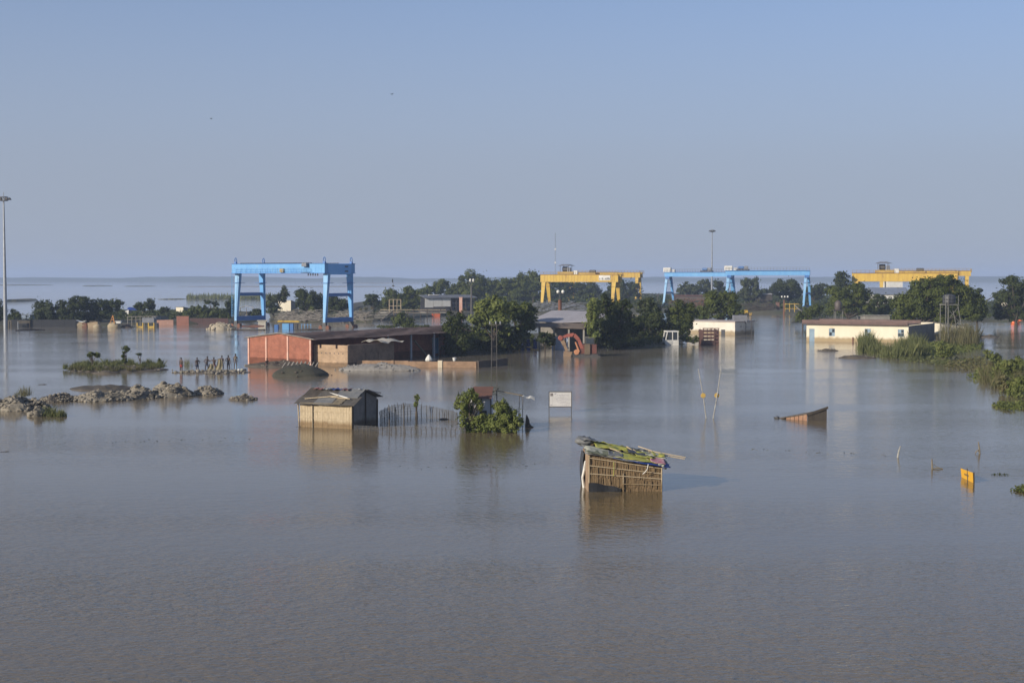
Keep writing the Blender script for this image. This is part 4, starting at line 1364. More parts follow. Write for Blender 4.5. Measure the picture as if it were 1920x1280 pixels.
# sheds behind its end
def shed(name, label, cat, A, B, deep, h0, h1, wall, roof, z0=0.0, over=0.25, side=None, group=None):
    """a single-pitch shed: front wall A-B, roof falling from h1 at the front to h0 at the back"""
    L, rz = frame(A, B)
    A = Vector((A.x, A.y, z0))
    r = thing(name, label, cat, A, rz, group)
    MB().box(0, L, 0, 0.15, -0.6, h1 - 0.02).build('front_wall', wall, r)
    MB().hexa([(L - 0.15, 0.16, -0.6), (L, 0.16, -0.6), (L, deep, -0.6), (L - 0.15, deep, -0.6)], [(L - 0.15, 0.16, h1 - 0.03), (L, 0.16, h1 - 0.03), (L, deep, h0 - 0.03), (L - 0.15, deep, h0 - 0.03)]).build('side_wall', side or wall, r)
    MB().hexa([(0, 0.16, -0.6), (0.15, 0.16, -0.6), (0.15, deep, -0.6), (0, deep, -0.6)], [(0, 0.16, h1 - 0.03), (0.15, 0.16, h1 - 0.03), (0.15, deep, h0 - 0.03), (0, deep, h0 - 0.03)]).build('side_wall', wall, r)
    MB().box(0.16, L - 0.16, deep - 0.15, deep, -0.6, h0 - 0.05).build('rear_wall', wall, r)
    def rf(u, v):
        return (-over + (L + 2 * over) * u, -over + (deep + 2 * over) * v, h1 + 0.06 + (h0 - h1) * v + 0.02 * math.sin(u * 40))
    MB().sheet(rf, 24, 3, 0.05).build('roof', roof, r)
    return r
shed('outhouse', 'small white outhouse with pale sloping roof behind the end of the long white house', 'shed', G(1716, 631), G(1762, 634), 5.0, 1.9, 2.45, WALLM, CONC, 0.1)
shed('outhouse', 'pale low roof peeping above the parapet of the long white house', 'shed', G(1622, 620), G(1668, 620), 6.0, 2.3, 2.75, CONC, mat('pale_roof_sheet', (0.55, 0.54, 0.50), (0.42, 0.42, 0.40), 1.0), 0.2)

# ---- white walled block behind the trucks
A, B = G(1288, 625), G(1378, 628)
L, rz = frame(A, B)
wb2 = thing('white_block', 'low white walled building with black mould, behind the two drowned trucks', 'building', A, rz)
MOULD = mat('mouldy_white_wall', (0.70, 0.66, 0.56), (0.62, 0.57, 0.48), 0.6, 0.9, 0.1, 8, c3=(0.25, 0.22, 0.18), hi=0.60, tide=0.6)
MB().box(0, L, 0, 6, -0.6, 2.25).build('wall', MOULD, wb2)
MB().box(-0.15, L + 0.15, -0.2, 6.2, 2.255, 2.40).build('roof_slab', mat('pink_grey_slab', (0.45, 0.38, 0.35), (0.36, 0.31, 0.29), 1), wb2)
MB().box(L * 0.72, L * 0.80, -0.03, -0.003, -0.3, 0.9).build('doorway', TARP_BLACK, wb2)
# tank stand beside it
P = G(1392, 627)
ts = thing('tank_stand', 'dark steel platform on thin legs right of the mouldy white building', 'platform', P)
for x in (-1.2, 0.6, 1.6):
    MB().tube((x, 0, -0.5), (x, 0, 3.3), 0.06, 0.06, 5).build('leg', STEEL, ts)
MB().box(-1.6, 0.75, -0.3, 1.4, 2.1, 3.4).build('panel', GREYMETAL, ts)
MB().beam((-1.2, 0, 1.3), (1.6, 0, 1.3), 0.05, 0.05).build('rail', STEEL, ts)

# ---- grey-roofed warehouse in the middle
t = 199
A, B = G(985, 655), G(1098, 657)
L, rz = frame(A, B)
wr = thing('warehouse', 'open warehouse with pale grey sheet roof behind the red excavator', 'building', A, rz)
ROOFG = mat('pale_grey_roof', (0.40, 0.38, 0.39), (0.32, 0.30, 0.31), 0.6, 0.75, c3=(0.24, 0.22, 0.22))
zr0 = 3.85
def rf(u, v):
    return (-0.3 + (L + 0.6) * u + 0.6 * v, 1.5 + 9.5 * v, zr0 + 1.35 * v + 0.05 * math.sin(u * 9))
MB().sheet(rf, 40, 4, 0.06).build('roof', ROOFG, wr)
def rf2(u, v):
    return (-0.2 + (L + 0.3) * u, -0.9 + 2.3 * v, 3.15 + 0.55 * v + 0.08 * math.sin(u * 5) * (1 - v))
MB().sheet(rf2, 20, 3, 0.06).build('lean_to_roof', mat('brown_lean_to', (0.17, 0.13, 0.10), (0.12, 0.095, 0.075), 0.8), wr)
for k in range(5):
    x = 0.1 + (L - 0.2) * k / 4
    MB().box(x - 0.12, x + 0.12, -0.6, -0.36, -0.5, 3.15).build('post', CONC, wr)
MB().box(0, L, 6.5, 6.75, -0.5, 3.8).build('back_wall', CONC, wr)
MB().box(L * 0.42, L * 0.72, 0.6, 0.75, -0.5, 1.9).build('blue_partition', mat('blue_grey_wall', (0.36, 0.42, 0.52), (0.28, 0.33, 0.42), 0.8), wr)
P = G(1049.5, 640)
pl = thing('lamp_post', 'red-brown post with two white globe lamps above the grey warehouse roof', 'lamp post', Vector((X(1049.5, 235), 234, 0)), 0, 'globe lamp posts')
h = Z(562, 235)
MB().tube((0, 0, 0), (0, 0, h), 0.32, 0.30, 8).build('post', RUST, pl)
MB().tube((0, 0, h), (0, 0, h + 1.0), 0.05, 0.05, 6).beam((-0.35, 0, h + 1.0), (0.55, 0, h + 1.0), 0.06, 0.06).build('bracket', STEEL, pl)
for x in (-0.3, 0.5):
    MB().lathe((x, 0, h + 1.05), [(0.10, 0), (0.24, 0.14), (0.28, 0.30), (0.24, 0.46), (0.10, 0.58)], 12).build('lamp_globe', WHITE, pl, smooth=True)
t = 330
pl = thing('lamp_post', 'dark post with white globe lamps standing in the distant tree belt', 'lamp post', Vector((X(884, t), t, 0)), 0, 'globe lamp posts')
h = Z(536, t)
MB().tube((0, 0, 0), (0, 0, h), 0.22, 0.2, 8).build('post', STEEL, pl)
MB().tube((0, 0, h), (0, 0, h + 1.2), 0.05, 0.05, 6).beam((-0.5, 0, h + 0.2), (0.7, 0, h + 0.2), 0.08, 0.08).build('bracket', STEEL, pl)
for x in (-0.25, 0.45):
    MB().lathe((x, 0, h + 0.9), [(0.10, 0), (0.24, 0.2), (0.24, 0.55), (0.12, 0.8)], 10).build('lamp_globe', WHITE, pl, smooth=True)
t = T(590)
pl = thing('lamp_post', 'rust-red post with white lamps standing in water right of the pipe bank', 'lamp post', Vector((X(1470, t), t, 0)), 0, 'globe lamp posts')
h = Z(562, t)
MB().tube((0, 0, -0.3), (0, 0, h), 0.22, 0.2, 8).build('post', RUST, pl)
MB().beam((-0.7, 0, h + 0.6), (1.2, 0, h + 0.6), 0.06, 0.06).tube((0, 0, h), (0, 0, h + 0.7), 0.05, 0.05, 5).build('bracket', STEEL, pl)
for x in (-0.6, 0.2, 1.0):
    MB().lathe((x, 0, h + 0.6), [(0.10, 0), (0.24, 0.15), (0.24, 0.38), (0.10, 0.5)], 10).build('lamp_globe', WHITE, pl, smooth=True)
P = Vector((X(1458, T(586)), T(586), 0))
o = MB().box(-0.45, 0.45, -0.45, 0.45, -0.5, 2.8).box(-0.55, 0.55, -0.55, 0.55, 2.805, 3.0).build('concrete_pier', mat('red_brown_pier', (0.22, 0.12, 0.09), (0.16, 0.095, 0.075), 1), None, P)
tag(o, 'square red-brown pier on the water edge left of the rust-red lamp post', 'pier')
P = Vector((X(1243, 430), 430, 0.5))
o = MB().tube((0, 0, 0), (0, 0, 3.4), 0.12, 0.10, 6).box(-0.3, 0.3, -0.2, 0.2, 3.4, 4.2).build('junction_post', STEEL, None, Vector((X(1233, 470), 470, 0.5)))
tag(o, 'thin dark post with a box beside the left blue gantry leg', 'post')

# ---- white-panelled shed on the old jetty
t = T(589)
A, B = Vector((X(797, t), t, 0)), Vector((X(892, t + 6), t + 6, 0))
L, rz = frame(A, B)
js = thing('jetty_shed', 'long dark-roofed shed with white wall panels standing on the far jetty', 'shed', A, rz)
z0, z1 = Z(575, t), Z(559, t)
DECK = mat('jetty_timber', (0.13, 0.10, 0.075), (0.20, 0.165, 0.13), 0.8, 0.95)
for k, (a, b) in enumerate(((0.0, 0.16), (0.165, 0.33), (0.335, 0.50))):
    o = MB().box(L * a, L * b, 0, 0.1, z0 + (0.0 if k else -0.2), z1 - (0.1 if k == 1 else 0)).build('wall_panel', WHITE, js)
MB().box(0.2, L, 4.0, 4.2, 0.3, z1).build('back_wall', mat('dark_shed_wall', (0.07, 0.07, 0.08), (0.10, 0.10, 0.11), 1), js)
MB().hexa([(-0.3, -0.5, z1 + 0.02), (L + 0.3, -0.5, z1 + 0.02), (L + 0.3, 4.6, z1 + 0.75), (-0.3, 4.6, z1 + 0.75)], [(-0.3, -0.5, z1 + 0.14), (L + 0.3, -0.5, z1 + 0.14), (L + 0.3, 4.6, z1 + 0.87), (-0.3, 4.6, z1 + 0.87)]).build('roof', mat('slate_grey_roof', (0.16, 0.17, 0.19), (0.11, 0.115, 0.13), 0.7), js)
MB().box(2.2, 5.0, 2.6, 3.4, z1 + 0.75, z1 + 0.95).build('roof_sheet', WHITE, js)
for k in range(6):
    x = L * (0.52 + 0.095 * k)
    MB().box(x - 0.1, x + 0.1, 0, 0.2, 0.2, z1).build('post', WOODDARK, js)
for zz in (z0 - 0.3, z0 + 0.9):
    MB().box(L * 0.52, L, 0.05, 0.12, zz, zz + 0.1).build('rail', GREYMETAL, js)
MB().box(-0.2, L, -0.6, 5, 0.5, 0.75).build('floor_beam', DECK, js)
P = Vector((X(864, t - 4), t - 4, 0))
o = MB().box(-0.42, 0.42, -0.42, 0.42, -0.4, Z(558, t)).box(-0.5, 0.5, -0.5, 0.5, Z(558, t) + 0.003, Z(558, t) + 0.2).build('brick_pier', PLASTER_PINK, None, P)
tag(o, 'tall orange-red brick pier before the white-panelled jetty shed', 'pier')
A = G(809, 593.5)
bt = thing('boat', 'small orange-red boat moored below the jetty shed', 'boat', A, -0.05)
hm2 = MB()
hm2.hexa([(0.3, 0.25, -0.2), (2.0, 0.25, -0.2), (2.0, 1.0, -0.2), (0.3, 1.0, -0.2)], [(0, 0, 0.75), (2.4, 0, 0.75), (2.4, 1.3, 0.75), (0, 1.3, 0.75)])
hm2.build('hull', mat('orange_red_paint', (0.50, 0.12, 0.05), (0.42, 0.10, 0.05), 1.5), bt)
MB().box(0.7, 1.7, 0.2, 1.1, 0.755, 1.05).build('thwart', DECK, bt)

# ---- jetty, steps and scaffold on the bank
t = T(601)
s = S(t)
P = Vector((X(690, t), t, 0))
sp_ = thing('bank_steps', 'flight of pale timber steps climbing the bank right of the blue gantry', 'steps', P)
for k in range(7):
    MB().box(0.2 + k * 0.42, 3.2 + k * 0.42, k * 0.5, k * 0.5 + 0.35, 0.15 + k * 0.36, 0.27 + k * 0.36).build('step', mat('pale_timber', (0.33, 0.30, 0.25), (0.24, 0.22, 0.18), 1.2), sp_)
for x in (0.2, 3.1):
    MB().beam((x, 0, 0.0), (x + 2.6, 3.3, 2.3), 0.15, 0.25).build('stringer', DECK, sp_)
t = T(599)
P = Vector((X(725, t), t + 3, 0.8))
sf = thing('scaffold', 'square pale scaffold frame standing on the timber jetty', 'scaffold', P)
for x in (0.3, 1.3, 2.2, 3.1):
    for y in (0.0, 1.6):
        MB().tube((x, y, 0), (x, y, 4.0), 0.05, 0.05, 5).build('upright', BAMBOO, sf)
for z in (1.0, 2.4, 3.95):
    for y in (0.0, 1.6):
        MB().tube((0.3, y, z), (3.1, y, z), 0.045, 0.045, 5).build('ledger', BAMBOO, sf)
P = Vector((X(700, t), t, 0))
jt = thing('jetty', 'long decaying timber jetty along the bank below the green trees', 'jetty', P)
nseg = 10
for k in range(nseg):
    x = 1.5 + k * 1.6
    MB().box(x, x + 1.55, 1.0, 3.4, 1.55 + 0.06 * math.sin(k * 2.1), 1.72 + 0.06 * math.sin(k * 2.1)).build('deck_plank', DECK if k % 3 else mat('pale_timber', (0.33, 0.30, 0.25)), jt)
    MB().tube((x + 0.2, 1.1, -0.5), (x + 0.2, 1.1, 2.4 if k % 2 else 1.55), 0.10, 0.09, 6).build('pile', WOODDARK, jt)
MB().beam((1.5, 1.1, 2.35), (17.4, 1.1, 2.3), 0.07, 0.09).build('rail', BAMBOO, jt)

# poles and timber heaped on the bank
def pole_heap(label, px0, px1, row, h, n, seed, m, deep=4.0):
    t = T(row)
    A = Vector((X(px0, t), t, 0))
    w = X(px1, t) - A.x
    r = thing('timber_heap', label, 'timber heap', A, 0, 'timber heaps')
    rd = random.Random(seed)
    mb = MB()
    for k in range(n):
        x = rd.uniform(0, w)
        y = rd.uniform(0, deep)
        z = h * (0.15 + 0.85 * y / deep) * rd.uniform(0.5, 1.1)
        a = rd.choice((0.5, -0.5, 0.1, 2.6, 0.8)) + rd.uniform(-0.3, 0.3)
        l = rd.uniform(1.2, 3.2)
        mb.tube((x - math.cos(a) * l / 2, y, z - math.sin(a) * l / 5), (x + math.cos(a) * l / 2, y + rd.uniform(-0.5, 0.5), z + math.sin(a) * l / 4), 0.07, 0.06, 5)
    mb.build('pole', m, r)['kind'] = 'stuff'
    def bank(u, v):
        return (-1 + (w + 2) * u, -0.3 + (deep + 1.5) * v, -0.3 + h * v ** 0.7 + 0.12 * noise.noise(Vector((u * 20, v * 5, seed))))
    MB().sheet(bank, 40, 8, 0.3).build('mound', EARTH, r)
    return r
GREYPOLE = mat('grey_weathered_pole', (0.30, 0.27, 0.23), (0.19, 0.17, 0.14), 1.5, 0.9)
pole_heap('bank of criss-crossed grey poles seen between the blue gantry legs', 520, 602, 604, 2.6, 260, 3, GREYPOLE)
pole_heap('bank of criss-crossed grey poles at the blue gantry right leg', 622, 690, 604, 2.4, 190, 5, GREYPOLE)
pole_heap('dark heap of pipes and scrap below the nearer yellow gantry', 1003, 1098, 587, 3.2, 240, 8, GREYMETAL, 5.0)
pole_heap('heap of dark scrap timber at the head of the flooded lane', 1400, 1452, 587, 3.0, 170, 11, WOODDARK, 5.0)
pole_heap('reddish scrap timber along the yard between the blue gantries', 1262, 1330, 582, 3.4, 150, 14, RUST, 5.0)
def low_building(name, label, px0, px1, rowb, rowt, t, m, roof, cat='building', deep=6, z0=0.5):
    A = Vector((X(px0, t), t, z0))
    w = X(px1, t) - A.x
    h = Z(rowt, t) - z0
    r = thing(name, label, cat, A)
    MB().box(0, w, 0, deep, -0.5, h - 0.4).build('wall', m, r)
    MB().hexa([(-0.3, -0.4, h - 0.39), (w + 0.3, -0.4, h - 0.39), (w + 0.3, deep + 0.4, h - 0.39), (-0.3, deep + 0.4, h - 0.39)], [(-0.1, deep * 0.4, h), (w + 0.1, deep * 0.4, h), (w + 0.1, deep * 0.6, h), (-0.1, deep * 0.6, h)]).build('roof', roof, r)
    return r
low_building('yard_shed', 'low shed with pale roof at the head of the flooded lane', 1416, 1448, 580, 550, 500, WOODDARK, mat('pale_shed_roof', (0.45, 0.42, 0.37), (0.36, 0.33, 0.29), 0.8))
low_building('yard_shed', 'long dim rust-brown shed behind the left blue gantry leg', 1262, 1325, 575, 553, 520, mat('dim_brown_wall', (0.14, 0.10, 0.085), (0.10, 0.08, 0.07), 0.6), RUST)
# yellow steel frame beside the red lamp post
t = T(588)
P = Vector((X(1473, t), t + 1, 0))
yf = thing('steel_frame', 'yellow steel framework on the bank left of the blue gantry end leg', 'frame', P)
for x in (0, 1.3, 2.7):
    for z in (0.2, 1.4, 2.7):
        MB().beam((x, 0, z), (x + 1.25, 0, z), 0.14, 0.16).build('beam', YELLOW, yf)
    MB().beam((x, 0.1, -0.2), (x, 0.1, 2.9), 0.16, 0.16).build('upright', YELLOW, yf)
MB().beam((2.7, 0, 2.4), (4.8, 0, 0.4), 0.3, 0.3).build('strut', CONC, yf)
t = T(592)
P = Vector((X(1396, t), t, 0))
lo = thing('loader', 'small yellow loader with its bucket raised at the start of the flooded lane', 'loader', P, 0.1)
MB().box(-1.0, 0.9, 0, 1.6, 0.6, 1.5).build('body', YELLOW, lo)
MB().box(-0.9, 0.0, 0.2, 1.4, 1.51, 2.3).build('cab', GLASS, lo)
MB().beam((0.4, 0.4, 1.3), (1.5, 0.4, 0.5), 0.2, 0.25).build('arm', YELLOW, lo)
MB().hexa([(1.3, 0, 0.1), (1.9, 0, 0.1), (1.9, 1.6, 0.1), (1.3, 1.6, 0.1)], [(1.2, 0, 0.7), (2.1, 0, 0.8), (2.1, 1.6, 0.8), (1.2, 1.6, 0.7)]).build('bucket', YELLOW_DULL, lo)
for x in (-0.6, 0.5):
    MB().lathe((x, 0.0, 0.35), [(0.4, -0.1), (0.5, -0.05), (0.5, 0.25), (0.4, 0.3)], 12, 'y').build('wheel', STEEL, lo)

# far buildings on the right
t = 430
A = Vector((X(1638, t), t, 0.4))
fw_ = thing('far_warehouse', 'pale warehouse with blue-grey roof far behind the right yellow gantry', 'building', A)
w = X(1706, t) - A.x
ze, zr_ = Z(552, t) - 0.4, Z(539, t) - 0.4
MB().box(0, w, 0, 12, -0.5, ze).build('wall', WHITE, fw_)
MB().hexa([(-0.3, -0.4, ze + 0.005), (w + 0.3, -0.4, ze + 0.005), (w + 0.3, 12.4, ze + 0.005), (-0.3, 12.4, ze + 0.005)], [(-0.3, 5.8, zr_), (w + 0.3, 5.8, zr_), (w + 0.3, 6.2, zr_), (-0.3, 6.2, zr_)]).build('roof', mat('blue_grey_roof', (0.20, 0.23, 0.29), (0.16, 0.19, 0.25), 0.3), fw_)
low_building('far_house', 'distant house with orange tiled roof between the two big right trees', 1882, 1906, 575, 553, 420, WALLM, mat('orange_tile', (0.48, 0.20, 0.10), (0.38, 0.16, 0.09), 0.8), 'house')
low_building('white_tower_block', 'pale upright plant building seen under the right yellow gantry girder', 1664, 1692, 562, 525, 520, WHITE, WHITE, deep=8)

# water tanks
t = T(640)
P = G(1783, 643)
wt = thing('water_tower', 'black water tank high on a pale lattice stand beside the white house', 'water tower', P, 0.2, 'water tanks')
t = T(643)
s = S(t)
zb, zt = Z(570, t), Z(552, t)
cx = X(1782, t) - P.x
MB().lathe((cx, 0.6, zb), [(0.70, 0), (0.95, 0.12), (0.98, 0.5), (0.93, 0.55), (0.98, 0.6), (0.98, 1.05), (0.93, 1.1), (0.98, 1.15), (0.95, zt - zb - 0.2), (0.6, zt - zb), (0.2, zt - zb + 0.06)], 18).build('tank', mat('black_plastic_tank', (0.045, 0.047, 0.05), (0.065, 0.067, 0.07), 2, 0.5), wt, smooth=True)
MB().box(cx - 1.05, cx + 1.05, -0.45, 1.65, zb - 0.15, zb - 0.005).build('platform', mat('grey_stand', (0.20, 0.195, 0.17), (0.14, 0.135, 0.115), 1.5), wt)
SG = MATS['grey_stand']
for x, y, ex in ((-0.95, -0.35, -0.1), (0.95, -0.35, 1.3), (-0.95, 1.5, 0.0), (0.95, 1.5, 1.6)):
    MB().tube((cx + x + ex, y, -0.4), (cx + x, y, zb - 0.15), 0.07, 0.06, 5).build('leg', SG, wt)
for x in (-1.15, -0.75):
    MB().tube((cx + x, -0.5, -0.4), (cx + x, -0.5, zt), 0.05, 0.05, 5).build('ladder_rail', SG, wt)
MB().tube((cx + 1.05, -0.4, zb), (cx + 1.05, -0.4, zt - 0.1), 0.04, 0.04, 5).build('guard_post', SG, wt)
br = MB()
for k, (a, b) in enumerate(((0.2, 0.55), (0.55, 0.95))):
    za, zb_ = (zb - 0.2) * a, (zb - 0.2) * b
    br.tube((cx - 0.95, -0.35, za), (cx + 1.0, -0.35, zb_), 0.04, 0.04, 4)
    br.tube((cx + 1.3, -0.35, za), (cx - 0.9, -0.35, zb_), 0.04, 0.04, 4)
br.tube((cx - 0.2, -0.35, 1.2), (cx + 2.2, -0.35, 1.2), 0.05, 0.05, 4)
br.build('brace', SG, wt)
MB().path([(cx - 0.2, 0.4, -0.2), (cx - 0.2, 0.4, zb - 0.2)], 0.09, 6).tube((cx - 0.28, 0.4, zb * 0.45), (cx - 0.28, 0.2, zb * 0.45), 0.3, 0.3, 10).build('riser_pipe', SG, wt)
t = 270
P = Vector((X(1571.5, t), t, 0.2))
wk = thing('water_tower', 'brown-black water tank on a low stand behind the left end of the white house', 'water tower', P, 0, 'water tanks')
z0, z1 = Z(583, t), Z(565, t)
MB().lathe((0, 0, z0), [(0.60, 0), (0.68, 0.1), (0.68, z1 - z0 - 0.4), (0.35, z1 - z0 - 0.05), (0.15, z1 - z0)], 14).build('tank', mat('brown_black_tank', (0.075, 0.06, 0.055), (0.10, 0.08, 0.07), 2, 0.6), wk, smooth=True)
MB().box(-0.9, 1.1, -0.8, 0.8, z0 - 0.14, z0 - 0.005).build('platform', STEEL, wk)
for x in (-0.6, 0.7):
    for y in (-0.6, 0.6):
        MB().tube((x, y, -0.3), (x, y, z0 - 0.14), 0.07, 0.07, 5).build('leg', SG, wk)

# ---- settlement on the left
t = T(603)
def hut_small(label, px0, px1, row, rowt, wall, roof, side, deep=3.0, cat='hut', group=None):
    t = T(row)
    A = Vector((X(px0, t), t, 0.4))
    B = Vector((X(px1, t + 0.6), t - 0.8, 0.4))
    h = Z(rowt, t) - 0.4
    return shed('small_hut', label, cat, A, B, deep, h * 0.8, h, wall, roof, 0.4, 0.2, side, group)
DIMB = mat('dim_blue_wall', (0.20, 0.25, 0.33), (0.16, 0.2, 0.26), 1)
hut_small('small dull blue hut between the mast tree and the spreading tree, far left', 40, 60, 604, 590, DIMB, GREYMETAL, DIMB)
hut_small('tiny white-roofed hut glimpsed through the spreading trees on the far left', 96, 110, 601, 589, WHITE, WHITE, CONC)
hut_small('cream hut with dark side wall among bushes beside the brick wall stubs', 330, 346, 598, 575.5, WALLM, GREYMETAL, TARP_GREY)
hut_small('pale hut seen between the legs of the tall blue gantry', 521, 547, 592, 563, WALLM, WHITE, TARP_GREY, 4.0)
hut_small('low grey lean-to right of the yellow hopper frames', 286, 304, 606, 592, GREYMETAL, CONC, CONC)
t = T(600)
P = Vector((X(230, t), t, 0.5))
tn = thing('tarp_tent', 'blue tarpaulin tent with a white end on the left bank', 'tent', P)
w = X(268, t) - P.x
zt_ = Z(577, t) - 0.5
def tent(u, v):
    return (1.0 + (w - 1.0) * u, 3.0 * v, (zt_ - 0.8) + 0.9 * math.sin(math.pi * (0.12 + 0.8 * v)) - 0.12 * u + 0.06 * math.sin(u * 12))
MB().sheet(tent, 14, 8, 0.04).build('cover', TARP_BLUE, tn)
MB().poly([(0.2, 0.1, 0), (1.4, 0.0, 0), (1.4, 0.05, zt_ - 0.45), (0.3, 0.1, zt_ - 0.9), (0.2, 3.0, 0), (1.4, 3.0, 0), (1.4, 2.9, zt_ - 0.45), (0.3, 2.9, zt_ - 0.9)],
          [(0, 1, 2, 3), (7, 6, 5, 4), (0, 4, 5, 1), (1, 5, 6, 2), (2, 6, 7, 3), (3, 7, 4, 0)]).build('end_panel', WHITE, tn)
for x in (1.5, w - 0.2):
    MB().tube((x, 0.2, -0.3), (x, 0.2, zt_ - 0.4), 0.05, 0.05, 5).build('pole', BAMBOO, tn)
# thatch awning under the gantry
t = T(602)
P = Vector((X(448, t), t, 0.3))
aw = thing('work_shelter', 'open shelter with white sheet roof under the tall blue gantry left legs', 'shelter', P)
h = Z(577, t) - 0.3
def aws(u, v):
    return (3.4 * u, 3.0 * v, h + 0.5 * (1 - abs(2 * u - 1)) + 0.05 * math.sin(9 * v))
MB().sheet(aws, 10, 5, 0.04).build('roof', WHITE, aw)
for x in (0.2, 1.6, 3.2):
    MB().path([(x, 0.2, -0.3), (x + 0.15, 0.2, h * 0.6), (x, 0.2, h)], 0.07, 5).build('post', BAMBOO_OLD, aw)
MB().lathe((1.8, 1.6, 0.0), [(1.0, 0), (1.1, 0.6), (0.8, 1.4), (0.3, 1.8)], 12).build('covered_machine', TARP_BLACK, aw)

# boundary walls
def wall_run(name, label, px0, px1, row, rowt, m, secs=3, cat='wall', jitter=0.05):
    A, B = G(px0, row), G(px1, row)
    L, rz = frame(A, B)
    h = Z(rowt, T(row))
    r = thing(name, label, cat, A, rz)
    for k in range(secs):
        MB().box(L * k / secs + 0.01, L * (k + 1) / secs - 0.01, 0, 0.25, -0.5, h * (1 + random.uniform(-jitter, jitter))).build('wall_section', m, r)
    return r
wall_run('boundary_wall', 'long dark boundary wall below the spreading trees on the far left', 14, 142, 613, 599, mat('shade_toned_wall', (0.020, 0.022, 0.026), (0.028, 0.030, 0.033), 0.6), 6, jitter=0.02)  # shade of the overhanging trees put into the near-black wall colour
PINKW = mat('pink_brick_wall', (0.42, 0.24, 0.18), (0.34, 0.20, 0.15), 0.7, 0.9, c3=(0.48, 0.34, 0.27))
wall_run('brick_wall', 'low pinkish brick wall stub left of the taller brick wall', 294, 325, 609, 600, PINKW, 2)
wall_run('brick_wall', 'taller reddish brick wall stub behind the flooded bank', 331, 354, 610, 592.5, mat('red_wall', (0.30, 0.13, 0.09), (0.24, 0.11, 0.08), 0.8), 1)
wall_run('brick_wall', 'long dark maroon wall running towards the blue gantry', 356, 428, 607, 597, mat('maroon_wall', (0.10, 0.05, 0.045), (0.075, 0.045, 0.04), 0.8), 3)

# goal-like frame and floating log
P = G(34, 619)
w = G(56, 619).x - P.x
h = Z(602, T(619))
gf = thing('pole_frame', 'goal-shaped frame of thin poles in the water at the far left', 'frame', P)
for x in (0, w):
    MB().tube((x, 0, -0.4), (x, 0, h), 0.09, 0.08, 6).build('post', GALV if x == 0 else WOODDARK, gf)
MB().tube((-0.1, 0, h - 0.05), (w + 0.1, 0, h - 0.05), 0.08, 0.08, 6).tube((0, 0, h * 0.78), (w, 0, h * 0.84), 0.05, 0.05, 5).build('crossbar', BAMBOO_OLD, gf)
a, b = G(28, 620), G(84, 618.5)
o = MB().path([(0, 0, 0.02), ((b - a).x * 0.5, (b - a).y * 0.5, 0.12), (b.x - a.x, b.y - a.y, 0.0)], [0.14, 0.2, 0.1], 7).build('floating_log', WOODDARK, None, a)
tag(o, 'long dark log floating under the goal-shaped frame', 'log')
P = G(17, 613.5)
o = MB().beam((0, -0.3, -0.3), (0, -0.3, 1.4), 0.12, 0.12).beam((0.5, -0.3, -0.3), (0.5, -0.3, 1.4), 0.12, 0.12).beam((0, -0.3, 1.35), (0.5, -0.3, 1.35), 0.1, 0.1).build('gate_post', BAMBOO_OLD, None, P)
tag(o, 'short pair of joined posts beside the tall floodlight mast foot', 'post')

# half-drowned plant along the left bank
CREAM = mat('cream_drum_paint', (0.37, 0.30, 0.19), (0.27, 0.215, 0.135), 1.4, 0.8)
P = G(135, 613)
tk = thing('tanker', 'half-drowned pale tanker body with a tarpaulin on top, left bank', 'truck', P)
MB().lathe((0, 0.9, 0.35), [(0.5, 0), (0.72, 0.15), (0.75, 1.4), (0.72, 2.5), (0.5, 2.65)], 12, 'x').build('tank', CREAM, tk)
def tp(u, v):
    return (0.3 + 2.3 * u, 0.3 + 1.3 * v, 1.12 + 0.14 * math.sin(7 * u) + 0.15 * math.sin(math.pi * v))
MB().sheet(tp, 8, 5, 0.03).build('tarpaulin', WHITE, tk)
MB().box(2.0, 2.9, 0.2, 1.5, -0.3, 0.8).build('cab', RUST, tk)
P = G(165, 613)
o = MB().hexa([(0, 0, -0.3), (1.9, 0, -0.3), (1.9, 1.4, -0.3), (0, 1.4, -0.3)], [(-0.1, -0.1, 0.85), (2.0, -0.1, 1.05), (2.0, 1.5, 1.05), (-0.1, 1.5, 0.85)]).box(0.2, 1.7, 0.2, 1.2, 1.06, 1.12).build('skip', mat('tan_skip_paint', (0.42, 0.31, 0.19), (0.34, 0.25, 0.15), 1), None, P)
tag(o, 'tan open skip standing in the water right of the drowned tanker', 'skip')
for px, rr, lab in ((172, 0.62, 'small cream mixer drum lying in the water right of the tan skip'), (200, 1.0, 'large cream mixer drum with orange chute frame on the left bank')):
    P = G(px, 614.5)
    md = thing('mixer_drum', lab, 'mixer', P, -0.05, 'concrete mixer drums')
    k = rr
    MB().lathe((0, 0.8, 0.25 * k), [(0.35 * k, 0), (0.85 * k, 0.5 * k), (1.0 * k, 1.3 * k), (0.9 * k, 2.0 * k), (0.4 * k, 2.6 * k)], 14, 'x').build('drum', CREAM, md, smooth=True)
    if k > 0.8:
        MB().beam((0.7, 0.0, 0.9), (1.2, 0.2, 2.5), 0.14, 0.14).beam((1.6, 0.0, 0.9), (1.2, 0.2, 2.5), 0.14, 0.14).beam((0.95, 0.1, 1.6), (1.4, 0.1, 1.6), 0.1, 0.1).build('chute_frame', mat('orange_paint', (0.55, 0.25, 0.07), (0.45, 0.2, 0.06), 1.5), md)
        hp = MB().box(1.9, 2.8, 0.1, 0.9, 0.9, 1.25).box(1.7, 2.9, 0.0, 1.0, 1.26, 1.36).build('hopper', WHITE, md)
        for x in (1.75, 2.4):
            MB().path([(x, 0, -0.3), (x - 0.1, 0, 0.5), (x + 0.15, 0, 0.9)], 0.07, 5).build('hose', STEEL, md)
P = G(227, 614)
